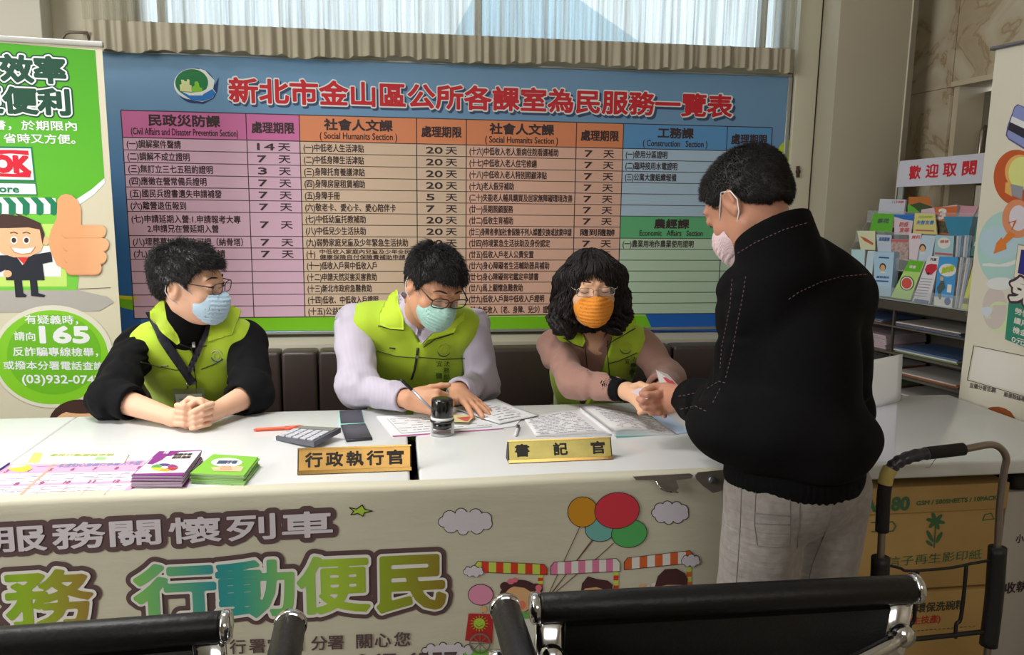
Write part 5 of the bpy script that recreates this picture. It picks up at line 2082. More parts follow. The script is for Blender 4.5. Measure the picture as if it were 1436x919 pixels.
leaflet(0, [(1317, 360), (1343.5, 361), (1335, 432.6), (1309, 428)], SKB, 'sky blue brochure with a standing figure at the front of a thick pile', .055, M('br_brownpages', (146, 128, 116), .6, var=(60, .2)), art=art_f)
leaflet(0, [(1367, 363), (1380, 364), (1368, 438), (1347.5, 434)], M('br_yellowgreen', (208, 214, 110), .4), 'yellow-green brochure at the right end of the bottom tier', .012,
        art=lambda q: (q.poly([(1369, 368), (1377, 369), (1376, 380), (1366, 379)], M('br_rose', (214, 140, 140), .4), 0), q.poly([(1352, 418), (1366, 420), (1365, 428), (1350, 426)], M('br_brown', (130, 90, 60), .4), 0)))
leaflet(1, [(1202, 324), (1227, 324), (1227, 351), (1207, 350)], M('br_cream', (214, 216, 180), .4), 'cream brochure with a red swoosh at the left of the second tier', art=lambda q: q.poly([(1206, 331), (1214, 334), (1225, 341), (1224, 344), (1212, 338)], M('br_rust', (190, 90, 60), .4), 0))
leaflet(1, [(1229, 329), (1250, 330), (1250, 354), (1231, 353)], M('br_pale', (186, 200, 216), .4), 'pale blue brochure with dark lettering on the second tier', art=lambda q: q.text('長照服務', 1232, 338, 1247, 338.5, 5, M('br_navy', 0), 0, .03))
leaflet(1, [(1249, 335), (1275, 336), (1273, 366), (1252, 362)], M('br_mauve', (176, 152, 146), .4, var=(90, .3)), 'brownish pink photo brochure on the second tier', .01, art=lambda q: q.poly([(1250, 335.5), (1274, 336.5), (1274, 340), (1250, 339)], M('br_rosy', (190, 100, 104), .4), 0))
leaflet(1, [(1275, 327), (1292, 328), (1288, 366), (1275, 364)], M('br_pinkwhite', (220, 204, 214), .4), 'pink and white brochure on the second tier', art=lambda q: q.text('資訊', 1278, 335, 1290, 335, 4.5, M('br_rosy', 0), 0, .03))
leaflet(1, [(1293, 330), (1312, 331), (1305, 368), (1285, 366)], M('br_bluewhite', (186, 208, 226), .4), 'blue-white brochure with a dark-haired portrait on the second tier', .008, art=lambda q: a_face(1294, 349, 4.5, q))
leaflet(1, [(1312, 330), (1338, 331), (1336, 366), (1309, 364)], M('br_teallight', (160, 200, 210), .4), 'aqua brochure with a white circle on the second tier', .05, M('br_greypages', (110, 130, 146), .6, var=(60, .25)), art=lambda q: (q.ell(1324, 341, 9, 8, BW, 0), q.text('健檢', 1318, 341, 1330, 341, 4, M('br_rosy', 0), 1, .04), q.poly([(1311, 354), (1336, 356), (1336, 359), (1311, 357)], M('br_rosy', 0), 1)))
leaflet(2, [(1372, 301), (1388, 301), (1378, 362), (1361, 359)], M('br_teal', (62, 128, 112), .4), 'dark teal brochure at the right end beside the cream banner', .008, dx=-.06, art=lambda q: (q.poly([(1373, 301), (1388, 301), (1386, 311), (1371, 310)], BW, 0), q.text('圖書', 1366, 345, 1378, 346, 6, BW, 1, .03), q.text('館', 1374, 308, 1380, 308, 5, INK, 1, .03)))
leaflet(2, [(1225, 299), (1254, 300), (1250, 326), (1219, 325)], M('br_leaf', (96, 176, 46), .4), 'bright green brochure at the left of the third tier', art=lambda q: q.text('茶花', 1230, 313, 1246, 313, 6, M('br_figure', 0), 0, .05))
leaflet(2, [(1254, 301), (1282, 301), (1277, 330), (1254, 329)], M('br_rosewhite', (214, 196, 206), .4), 'white brochure with a blue wave and red lettering on the third tier', art=lambda q: (q.poly([(1254, 301), (1282, 301), (1281, 310), (1268, 308), (1254, 304)], M('br_navyblue', (40, 110, 190), .4), 0), q.text('防疫', 1261, 318, 1273, 318, 6, M('br_rosy', 0), 0, .05), q.text('宣導', 1261, 326, 1274, 326, 6, M('br_rosy', 0), 0, .05)))
leaflet(2, [(1283, 299), (1311, 300), (1314, 329), (1280, 328)], M('br_yellow', (214, 206, 130), .4), 'pale yellow brochure on the third tier', art=lambda q: (q.text('COUNTRY', 1288, 306, 1308, 306, 3, M('br_leaf', 0), 0, .03, latin=True), q.text('失智友善', 1285, 315, 1309, 315, 5.5, M('br_navyblue', 0), 0, .03), q.poly([(1284, 322), (1310, 323), (1310, 325), (1284, 324)], M('br_rosy', 0), 0)))
leaflet(2, [(1310, 291), (1343, 289), (1336, 330), (1316, 328)], M('br_orange', (206, 104, 52), .4), 'orange brochure with a large 3 behind the blue one', .02, dx=.02, art=lambda q: (q.text('3', 1314, 307, 1324, 307, 13, BW, 0, .08, latin=True), q.poly([(1314, 310), (1336, 311), (1335, 328), (1316, 326)], M('br_darkphoto', (86, 84, 60), .4, var=(120, .4)), 0)))
leaflet(2, [(1323, 304), (1365, 304), (1358, 331), (1331, 330)], M('br_seablue', (50, 134, 168), .4), 'sea blue brochure on the third tier beside the orange one', .03, LB, dx=-.012)
leaflet(3, [(1234, 279), (1270, 280), (1267, 303), (1231, 302)], M('br_greywhite', (196, 200, 214), .4), 'white brochure with small red letters on the top tier', .01, art=lambda q: (q.text('113', 1251, 285, 1258, 285, 3, M('br_rosy', 0), 0, .05, latin=True), q.text('保護', 1259, 285, 1267, 285, 3, M('br_rosy', 0), 0, .05)))
leaflet(3, [(1274, 276), (1304, 276), (1309, 300), (1273, 300)], M('br_rustorange', (186, 110, 50), .4), 'orange and green photo brochure on the top tier', .01, art=lambda q: (q.poly([(1273, 288), (1290, 284), (1307, 290), (1308, 300), (1273, 300)], M('br_darkgreen', (60, 76, 44), .4), 0), q.poly([(1273, 286), (1282, 291), (1290, 298), (1273, 298)], M('br_leaf', 0), 1)))
leaflet(3, [(1340, 288), (1372, 290), (1362, 308), (1340, 306)], M('br_candy', (206, 150, 166), .4), 'pink folded brochure at the right of the top tier', .02)
leaflet(3, [(1292, 294), (1342, 287), (1342, 300), (1292, 302)], M('br_pinkpage', (214, 186, 200), .4), 'thin pink brochure lying behind the orange one on the top tier', .006, dx=-.01)

# a second copy pile shows its page edges to the right of two of the leaflets
for (pts, k, m_, lb) in (([(1343.5, 361), (1365, 362), (1350, 435), (1335, 432.6)], 0, M('br_brownpages', 0), 'brown-edged brochure packed in the row right of the sky blue one'),
                         ([(1338, 331), (1364, 330), (1360, 362), (1336, 360)], 1, M('br_greypages', 0), 'blue-grey edged brochure packed in the row right of the aqua one')):
    s_ = Surf(RO + RW * (TX[k] + .012) + Vector((0, 0, TZs[k])), RU, tuple(RW * math.sin(.24) + Vector((0, 0, math.cos(.24)))))
    uv = [s_.px(*q_) for q_ in pts]
    n_c = 7
    for c_i in range(n_c):
        a_, b_ = c_i / n_c, (c_i + .86) / n_c

        def mix(p0_, p1_, t_):
            return (p0_[0] + (p1_[0] - p0_[0]) * t_, p0_[1] + (p1_[1] - p0_[1]) * t_)
        qd = [mix(uv[0], uv[1], a_), mix(uv[0], uv[1], b_), mix(uv[3], uv[2], b_), mix(uv[3], uv[2], a_)]
        F_ = [s_.w(u) for u in qd]
        B_ = [v + RW * .022 for v in F_]
        G().add(F_ + B_, [(3, 2, 1, 0), (4, 5, 6, 7), (0, 1, 5, 4), (1, 2, 6, 5), (2, 3, 7, 6), (3, 0, 4, 7)], (m_, M('page_edges', 0), M('br_bluepages', 0))[c_i % 3]).build('brochure', None, lb, 'brochure', 'brochures packed on edge, tier %d' % (k + 1))

# lower open shelves with piles of magazines
shz = []
for i, (x, y) in enumerate([(1245, 492), (1245, 523), (1250, 556)]):
    z = rpx(x, y).z
    shz.append(z)
    G().box((-.008, s_far, z - .008), (.26, s_near, z), M('low_shelf', (92, 86, 76), .4), RM).build('low_shelf', rack)
for y in (s_far + .005, (s_near + s_far) / 2, s_near - .005):
    G().box((.0, y - .004, 0), (.010, y + .004, zl - .04), RB, RM).build('post', rack)
rnd = random.Random(8)
cn = ['pinkish', 'brown', 'dark blue', 'off-white', 'orange', 'green', 'dark brown']
mc = [M('mag_%d' % i, c, .5) for i, c in enumerate([(196, 176, 184), (150, 120, 110), (84, 110, 150), (200, 196, 190), (190, 110, 50), (120, 150, 110), (110, 90, 84)])]


def pile(k, y0, y1, n, th, cols, where):
    z = shz[k]
    for i in range(n):
        dy, ddx = rnd.uniform(-.004, .004), rnd.uniform(-.004, .004)
        ci = cols[i % len(cols)]
        lb = '%s magazine in the %s' % (cn[ci], where) if len(cols) > 1 else '%s magazine, one of the even %s' % (cn[ci], where)
        G().box((.012 + ddx, y0 + dy, z + i * th + .0002), (.23 + ddx, y1 + dy, z + (i + 1) * th - .0006), mc[ci], RM).build('magazine', None, lb, 'magazine', 'magazines on the low rack shelves')


G().box((-.008, s_far, zl - .106), (.26, s_near, zl - .10), M('low_shelf', 0), RM).build('low_shelf', rack)
shz.append(zl - .10)
pile(0, -.13, .13, 9, .006, [0], 'thick pile on the upper low shelf')
pile(0, .17, .44, 3, .006, [5, 3, 2], 'thin pile at the right of the upper low shelf')
pile(1, -.13, .14, 3, .006, [1, 4, 3], 'left pile on the middle low shelf')
pile(1, .18, .45, 3, .005, [6, 4, 3], 'right pile on the middle low shelf')
pile(2, -.13, .12, 3, .006, [6, 4, 5], 'left pile on the lowest visible shelf')
pile(2, .16, .44, 3, .006, [2, 6, 3], 'right pile on the lowest visible shelf')
pile(3, -.13, .10, 2, .006, [1, 2], 'left pile on the shelf right under the brochures')
pile(3, .16, .44, 3, .005, [2, 6, 3], 'right pile on the shelf right under the brochures')

# ================================================================== figure modelling: distance fields meshed with surface nets
_rs = np.random.RandomState(5)
_LT = _rs.rand(32, 32, 32).astype(np.float32)


def vnoise(P):
    """smooth value noise 0..1 on (N,3)"""
    I = np.floor(P).astype(np.int64)
    Fr = (P - I).astype(np.float32)
    Fr = Fr * Fr * (3 - 2 * Fr)
    I &= 31
    J = (I + 1) & 31
    x0, y0, z0 = I[..., 0], I[..., 1], I[..., 2]
    x1, y1, z1 = J[..., 0], J[..., 1], J[..., 2]
    fx, fy, fz = Fr[..., 0], Fr[..., 1], Fr[..., 2]
    a = _LT[x0, y0, z0] * (1 - fx) + _LT[x1, y0, z0] * fx
    b = _LT[x0, y1, z0] * (1 - fx) + _LT[x1, y1, z0] * fx
    c = _LT[x0, y0, z1] * (1 - fx) + _LT[x1, y0, z1] * fx
    d = _LT[x0, y1, z1] * (1 - fx) + _LT[x1, y1, z1] * fx
    return (a * (1 - fy) + b * fy) * (1 - fz) + (c * (1 - fy) + d * fy) * fz


def V3(p):
    return np.array([p[0], p[1], p[2]], dtype=np.float32)


class Field:
    def __init__(s, h):
        s.h = h
        s.ops = []

    def _add(s, fn, lo, hi, k, mode):
        s.ops.append((fn, np.array(lo, float), np.array(hi, float), k, mode))
        return s

    def rc(s, a, b, r1, r2, k=.012, mode='u', fold=None, sq=None):
        """tapered capsule; fold=(amp, freq, seed) ring wrinkles; sq=(dir, factor) flattening along dir"""
        a, b = V3(a), V3(b)
        ba = b - a
        L2 = float(ba @ ba) + 1e-12
        L = L2 ** .5

        def fn(P):
            q = P - a
            t = np.clip((q @ ba) / L2, 0, 1)
            v = q - t[..., None] * ba
            if sq is not None:
                dv = V3(sq[0])
                v = v + (v @ dv)[..., None] * dv * (sq[1] - 1)
            r = r1 + (r2 - r1) * t
            d = np.sqrt((v * v).sum(-1)) - r
            if fold:
                am, fr, sd = fold[:3]
                w = vnoise(P * 14 + sd)
                w2 = vnoise(P * 6 + sd * 1.7)
                ph = (q @ ba) / L * fr + w * 7
                d = d - am * (np.sin(ph) * .6 + .4 * np.sin(ph * 1.9 + 1 + w2 * 4)) * w2 * 1.6
            return d
        m = max(r1, r2) * (1.0 if sq is None or sq[1] >= 1 else 1 / sq[1]) + (fold[0] * 2 if fold else 0)
        return s._add(fn, np.minimum(a, b) - m, np.maximum(a, b) + m, k, mode)

    def el(s, c, r, R=None, k=.012, mode='u'):
        """ellipsoid; R 3x3 columns = local axes"""
        c = V3(c)
        r = V3(r)
        Rm = np.eye(3, dtype=np.float32) if R is None else np.array(R, dtype=np.float32)

        def fn(P):
            q = (P - c) @ Rm
            k0 = np.sqrt(((q / r) ** 2).sum(-1)) + 1e-9
            k1 = np.sqrt(((q / (r * r)) ** 2).sum(-1)) + 1e-9
            return k0 * (k0 - 1) / k1
        e = np.abs(Rm) @ r
        return s._add(fn, c - e, c + e, k, mode)

    def bx(s, c, hf, rad, R=None, k=.01, mode='u'):
        c = V3(c)
        hf = V3(hf)
        Rm = np.eye(3, dtype=np.float32) if R is None else np.array(R, dtype=np.float32)

        def fn(P):
            q = np.abs((P - c) @ Rm) - hf + rad
            return np.sqrt((np.maximum(q, 0) ** 2).sum(-1)) + np.minimum(q.max(-1), 0) - rad
        e = np.abs(Rm) @ hf
        return s._add(fn, c - e, c + e, k, mode)

    def fn(s, f, mode='i', lo=None, hi=None, k=.004):
        s.ops.append((f, None if lo is None else np.array(lo, float), None if hi is None else np.array(hi, float), k, mode))
        return s

    def mesh(s, lo=None, hi=None):
        h = s.h
        us = [o for o in s.ops if o[4] == 'u']
        L = np.min([o[1] for o in us], axis=0) - .015 if lo is None else np.array(lo, float)
        H = np.max([o[2] for o in us], axis=0) + .015 if hi is None else np.array(hi, float)
        n = np.ceil((H - L) / h).astype(int) + 1
        D = np.full(n, .1, np.float32)
        ax = [L[i] + h * np.arange(n[i]) for i in range(3)]
        for fn, a, b, k, mode in s.ops:
            if a is None:
                i0 = np.zeros(3, int)
                i1 = n
            else:
                mg = k + 2.5 * h
                i0 = np.clip(np.floor((a - mg - L) / h).astype(int), 0, n)
                i1 = np.clip(np.ceil((b + mg - L) / h).astype(int) + 1, 0, n)
                if (i1 <= i0).any():
                    continue
            sl = tuple(slice(i0[q], i1[q]) for q in range(3))
            cur = D[sl]
            if mode == 'shell':
                D = np.abs(D) - k
                continue
            if mode in ('i', 'd') and a is None:
                # full-grid operation: only where it can matter
                mk = np.abs(cur) < .09 if mode == 'd' else cur < .03
                idx = np.nonzero(mk)
                P = np.stack([ax[0][idx[0] + i0[0]], ax[1][idx[1] + i0[1]], ax[2][idx[2] + i0[2]]], -1).astype(np.float32)
                v = fn(P)
                c = cur[idx]
                if mode == 'd':
                    cur[idx] = c + v
                else:
                    hh = np.maximum(k - np.abs(c - v), 0) / k
                    cur[idx] = np.maximum(c, v) + hh * hh * k * .25
                continue
            gx, gy, gz = np.meshgrid(ax[0][sl[0]], ax[1][sl[1]], ax[2][sl[2]], indexing='ij')
            P = np.stack([gx, gy, gz], -1).astype(np.float32)
            v = fn(P)
            if mode == 'u':
                hh = np.maximum(k - np.abs(cur - v), 0) / k
                D[sl] = np.minimum(cur, v) - hh * hh * k * .25
            elif mode == 's':
                v = -v
                hh = np.maximum(k - np.abs(cur - v), 0) / k
                D[sl] = np.maximum(cur, v) + hh * hh * k * .25
            elif mode == 'i':
                hh = np.maximum(k - np.abs(cur - v), 0) / k
                D[sl] = np.maximum(cur, v) + hh * hh * k * .25
            elif mode == 'd':
                D[sl] = cur + v
        D[0], D[-1], D[:, 0], D[:, -1], D[:, :, 0], D[:, :, -1] = .1, .1, .1, .1, .1, .1
        return snet(D, L, h)

    def build(s, name, mat, parent=None, label=None, cat=None, group=None, origin=None, biggest=True):
        V, Q = s.mesh()
        return mesh_obj(name, V, Q, mat, parent, label, cat, group, origin, biggest)


def snet(D, L, h):
    ins = D < 0
    c = np.zeros(np.array(D.shape) - 1, np.int8)
    offs = [(i, j, k) for i in (0, 1) for j in (0, 1) for k in (0, 1)]
    nx, ny, nz = c.shape
    for i, j, k in offs:
        c += ins[i:i + nx, j:j + ny, k:k + nz]
    mix = (c > 0) & (c < 8)
    I = np.stack(np.nonzero(mix), -1)
    idm = np.full(c.shape, -1, np.int32)
    idm[mix] = np.arange(len(I))
    vals = {o: D[I[:, 0] + o[0], I[:, 1] + o[1], I[:, 2] + o[2]] for o in offs}
    S = np.zeros((len(I), 3), np.float64)
    N = np.zeros(len(I))
    for o in offs:
        for axs in range(3):
            if o[axs] == 0:
                p = list(o)
                p[axs] = 1
                p = tuple(p)
                a, b = vals[o], vals[p]
                m = (a < 0) != (b < 0)
                t = np.where(m, a / np.where(m, a - b, 1), 0)
                q = np.zeros((len(I), 3))
                q[:] = o
                q[:, axs] = t
                S[m] += q[m]
                N[m] += 1
    V = L + h * (I + S / N[:, None])
    Q = []
    for axs in range(3):
        sl0 = [slice(1, -1)] * 3
        sl1 = [slice(1, -1)] * 3
        sl0[axs] = slice(0, -1)
        sl1[axs] = slice(1, None)
        A, B = ins[tuple(sl0)], ins[tuple(sl1)]
        E = np.stack(np.nonzero(A != B), -1)
        fl = A[E[:, 0], E[:, 1], E[:, 2]]
        base = E.copy()
        for q in range(3):
            if q != axs:
                base[:, q] += 1
        u, v = (axs + 1) % 3, (axs + 2) % 3
        ids = []
        for du, dv in ((-1, -1), (0, -1), (0, 0), (-1, 0)):
            t = base.copy()
            t[:, u] += du
            t[:, v] += dv
            ids.append(idm[t[:, 0], t[:, 1], t[:, 2]])
        q = np.stack(ids, -1)
        q[~fl] = q[~fl][:, ::-1]
        Q.append(q)
    Q = np.concatenate(Q)
    Q = Q[(Q >= 0).all(1)]
    return V, Q


def mesh_obj(name, V, Q, mat, parent=None, label=None, cat=None, group=None, origin=None, biggest=True):
    if biggest and len(V):
        # drop stray crumbs: keep the largest connected piece
        par = np.arange(len(V))
        E = np.concatenate([Q[:, [0, 1]], Q[:, [1, 2]], Q[:, [2, 3]]])
        for _ in range(200):
            a, b = par[E[:, 0]], par[E[:, 1]]
            m = np.minimum(a, b)
            n0 = par.copy()
            np.minimum.at(par, a, m)
            np.minimum.at(par, b, m)
            par = par[par]
            if (par == n0).all():
                break
        cnt = np.bincount(par, minlength=len(V))
        keep = cnt[par] > .12 * cnt.max()
        mp = -np.ones(len(V), np.int64)
        mp[keep] = np.arange(keep.sum())
        V = V[keep]
        Q = mp[Q]
        Q = Q[(Q >= 0).all(1)]
    o0 = np.zeros(3)
    if parent is None:
        o0 = np.array(origin if origin is not None else [V[:, 0].mean(), V[:, 1].mean(), V[:, 2].min()])
        V = V - o0
    me = bpy.data.meshes.new(name)
    me.vertices.add(len(V))
    me.vertices.foreach_set('co', V.astype(np.float32).ravel())
    me.loops.add(len(Q) * 4)
    me.loops.foreach_set('vertex_index', Q.astype(np.int32).ravel())
    me.polygons.add(len(Q))
    me.polygons.foreach_set('loop_start', np.arange(0, len(Q) * 4, 4, dtype=np.int32))
    me.polygons.foreach_set('use_smooth', np.ones(len(Q), bool))
    me.update(calc_edges=True)
    me.validate()
    me.materials.append(mat)
    o = bpy.data.objects.new(name, me)
    COL.objects.link(o)
    if parent is None:
        o.location = o0
    attach(o, parent)
    return tag(o, label, cat, group)


def bvh_of(objs):
    V, Fc = [], []
    for o in objs:
        M_ = o.matrix_basis if o.parent is None else Matrix()
        b = len(V)
        n = len(o.data.vertices)
        co = np.empty(n * 3, np.float32)
        o.data.vertices.foreach_get('co', co)
        co = co.reshape(-1, 3)
        if o.parent is None:
            co = co + np.array(o.location)
        V.extend(map(tuple, co))
        Fc.extend(tuple(b + i for i in p.vertices) for p in o.data.polygons)
    return BVHTree.FromPolygons(V, Fc)


def cast(bv, x, y, far=9):
    d = Vector(ray(x, y)).normalized()
    hit, n, i, t = bv.ray_cast(Vector(CAM), d, far)
    if hit is None:
        # nearest surface point to the ray, judged near the body's own depth
        return None, None
    if n.dot(d) > 0:
        n = -n
    return hit, n


def cast_safe(bv, x, y, cx, cy):
    for k in range(0, 12):
        t = k / 12
        h, n = cast(bv, x + (cx - x) * t, y + (cy - y) * t)
        if h is not None:
            if k:
                # keep the wanted direction, depth of the found point
                d = Vector(ray(x, y))
                s = (h - Vector(CAM)).dot(Vector(FF)) / d.dot(Vector(FF))
                return Vector(CAM) + d * s, n
            return h, n
    return None, None


def drape(name, poly, bv, mat, off=.004, th=.003, step=4, parent=None, bulge=0.0, label=None):
    """a patch of cloth lying on the surface seen through the pixel polygon"""
    from mathutils.geometry import delaunay_2d_cdt
    pts, edges = [], []
    n = len(poly)
    for i in range(n):
        a, b = Vector(poly[i]), Vector(poly[(i + 1) % n])
        m = max(1, int((b - a).length / step))
        for k in range(m):
            pts.append(a.lerp(b, k / m))
    nb = len(pts)
    edges = [(i, (i + 1) % nb) for i in range(nb)]
    xs, ys = [p[0] for p in poly], [p[1] for p in poly]
    y = min(ys) + step / 2
    while y < max(ys):
        x = min(xs) + step / 2
        while x < max(xs):
            pts.append(Vector((x, y)))
            x += step
        y += step
    r = delaunay_2d_cdt([Vector((p[0], p[1])) for p in pts], edges, [], 1, 1e-4)
    vv, ff = r[0], r[2]
    cx, cy = sum(xs) / n, sum(ys) / n
    T, B = [], []
    bpts = [Vector(p) for p in pts[:nb]]
    nrm = []
    H, NN = [], []
    for v in vv:
        h, nn = cast_safe(bv, v.x, v.y, cx, cy)
        H.append((h - Vector(CAM)).length if h is not None else -1)
        NN.append(nn if nn is not None else Vector((0, -1, 0)))
    good = sorted(q for q in H if q > 0)
    med = good[len(good) // 2] if good else 2.5
    # nothing may fall into the gaps behind collars: clamp and relax the depths
    H = np.array([min(max(q, med - .06), med + .030) if q > 0 else med for q in H])
    nbr = [set() for _ in vv]
    for f in ff:
        for a in f:
            nbr[a].update(f)
    nbr = [np.array(sorted(q)) if q else np.array([k]) for k, q in enumerate(nbr)]
    for _ in range(6):
        H = np.array([min(H[k] + .002, H[q].mean()) for k, q in enumerate(nbr)])
    NA = np.array([tuple(q) for q in NN])
    for _ in range(3):
        NA = np.array([NA[q].mean(0) for q in nbr])
    for k, v in enumerate(vv):
        dr = Vector(ray(v.x, v.y)).normalized()
        h = Vector(CAM) + dr * H[k]
        nn = Vector(NA[k]).normalized()
        dmin = min((Vector((v.x, v.y)) - b).length for b in bpts)
        e = min(1.0, dmin / 5.0)
        nn = (nn - dr * .6).normalized()
        T.append(h + nn * (off + th * (.5 + .5 * e) + bulge * e * e))
        B.append(h + nn * (off * .3 - .001))
    Fc = [tuple(f) for f in ff]
    cnt = {}
    for f in Fc:
        for i in range(len(f)):
            a, b = f[i], f[(i + 1) % len(f)]
            cnt[(a, b)] = 1
    o_ = len(T)
    sides = [(a, b, o_ + b, o_ + a) for (a, b) in cnt if (b, a) not in cnt]
    g = G().add(T + B, Fc + [tuple(o_ + i for i in reversed(f)) for f in Fc] + sides, mat, True)
    return g.build(name, parent, label)


def trail(name, pts, bv, r, mat, parent=None, off=.001, step=3, n=6, dash=None, label=None):
    """tube that follows the surface along a pixel polyline"""
    g = G()
    cx, cy = sum(p[0] for p in pts) / len(pts), sum(p[1] for p in pts) / len(pts)
    out = []
    for a, b in zip(pts[:-1], pts[1:]):
        a, b = Vector(a), Vector(b)
        m = max(1, int((b - a).length / step))
        for k in range(m):
            out.append(a.lerp(b, k / m))
    out.append(Vector(pts[-1]))
    P = []
    for q in out:
        h, nn = cast_safe(bv, q.x, q.y, cx, cy)
        if h is not None:
            P.append(h + nn * off)
    if len(P) < 2:
        return None
    if dash:
        i = 0
        while i < len(P) - 1:
            g.tube(P[i:i + dash + 1], r, mat, n)
            i += dash + 1
    else:
        g.tube(P, r, mat, n)
    return g.build(name, parent, label)


def text_on(name, t, xl, yb, xr, h, bv, mat, parent, off=.0012, fat=0.0):
    V, Fc, E = glyphs(t)
    x0, x1 = V[:, 0].min(), V[:, 0].max()
    P = []
    for v in V:
        X_ = xl + (xr - xl) * (v[0] - x0) / (x1 - x0)
        Y_ = yb - h * (v[1] + .08) / .93
        q, nn = cast_safe(bv, X_, Y_, (xl + xr) / 2, yb - h / 2)
        P.append((q + nn * off) if q else Vector((0, 0, 0)))
    return P, Fc


# ------------------------------------------------------------------ anatomy
def frame(az, pitch, roll=0.0):
    """3x3 with columns right, forward, up; az from +Y towards +X, pitch downwards, roll towards its right"""
    a, p, r = math.radians(az), math.radians(pitch), math.radians(roll)
    f = np.array([math.sin(a) * math.cos(p), math.cos(a) * math.cos(p), -math.sin(p)])
    rt_ = np.array([math.cos(a), -math.sin(a), 0.0])
    u = np.cross(rt_, f)
    rt2 = math.cos(r) * rt_ - math.sin(r) * u
    u2 = math.sin(r) * rt_ + math.cos(r) * u
    return np.stack([rt2, f, u2], 1)


class Head:
    def __init__(s, c, az, pitch, roll=0.0, k=1.0):
        s.c, s.R, s.k = np.array(c, float), frame(az, pitch, roll), k

    def w(s, x, y, z):
        return s.c + s.R @ (np.array([x, y, z]) * s.k)

    def loc(s, P):
        return ((P - s.c.astype(np.float32)) @ s.R.astype(np.float32)) / s.k

    def skin(s, F, female=False):
        k, R, w = s.k, s.R, s.w
        e = lambda c, r, kk=.018, mode='u': F.el(w(*c), np.array(r) * k, R, kk * k, mode)
        e((0, -.012, .040), (.073, .093, .072))
        e((0, .025, -.005), (.064, .068, .083), .03)
        e((0, .035, -.05), (.055, .05, .052), .03)
        # jaw and chin
        for q in (-1, 1):
            F.rc(w(q * .052, .0, -.05), w(q * .022, .062, -.080), .018 * k, .016 * k, .03 * k)
            e((q * .040, .062, -.018), (.022, .02, .02), .02)      # cheek bones
            e((q * .033, .100, .022), (.019, .012, .012), .012, 's')  # eye sockets
            e((q * .032, .079, .020), (.0165, .014, .0125), .004)    # lids over the eyeballs
            F.rc(w(q * .012, .088, .040), w(q * .048, .074, .040), .006 * k, .005 * k, .012 * k)  # brow
        e((0, .074, -.081), (.019, .016, .015), .02)
        # nose
        F.rc(w(0, .086, .024), w(0, .108, -.016), .0065 * k, .0100 * k, .014 * k)
        for q in (-1, 1):
            e((q * .011, .098, -.020), (.0075, .009, .0065), .008)
        # mouth
        e((0, .088, -.048), (.022, .010, .005), .006)
        e((0, .086, -.057), (.019, .010, .006), .005)
        # ears
        for q in (-1, 1):
            e((q * .073, -.006, .000), (.008, .017, .030), .010)
            F.rc(w(q * .078, -.018, .020), w(q * .080, -.016, -.006), .0048 * k, .0042 * k, .004 * k)
            F.rc(w(q * .078, -.018, .020), w(q * .077, .002, .024), .0048 * k, .0040 * k, .004 * k)
            F.rc(w(q * .077, -.010, -.022), w(q * .074, -.002, -.026), .0052 * k, .005 * k, .006 * k)
            e((q * .082, -.004, .002), (.0055, .008, .013), .004, 's')
        return s

    def hairline_men(s, P):
        """>0 outside the hair region, in head units"""
        q = s.loc(P)
        y, z = q[..., 1], q[..., 2]
        zl = np.interp(y, [-.12, -.085, -.05, -.026, -.012, .012, .030, .040, .055, .075, .1], [-.055, -.055, -.045, -.015, .022, .026, .004, .042, .062, .070, .074])
        return zl + .004 * (vnoise(q * 90) - .5) * 2 - z

    def strap(s, g, mat, side, top=(.060, .055, -.012), bot=(.056, .052, -.062)):
        w = s.w
        q = side
        g.tube([w(q * top[0], top[1], top[2]), w(q * .074, .02, .012), w(q * .081, -.004, .030), w(q * .082, -.024, .016), w(q * .081, -.026, -.008), w(q * .078, -.012, -.030), w(q * bot[0], bot[1], bot[2])], .0015 * s.k, mat, 6)


def smooth_path(P, n=5):
    P = [Vector(p) for p in P]
    out = []
    for i in range(len(P) - 1):
        p0, p1, p2, p3 = P[max(i - 1, 0)], P[i], P[i + 1], P[min(i + 2, len(P) - 1)]
        for k in range(n):
            t = k / n
            out.append(.5 * ((2 * p1) + (p2 - p0) * t + (2 * p0 - 5 * p1 + 4 * p2 - p3) * t * t + (-p0 + 3 * p1 - 3 * p2 + p3) * t ** 3))
    out.append(P[-1])
    return out


def nz(v):
    v = np.array(v, float)
    return v / np.linalg.norm(v)


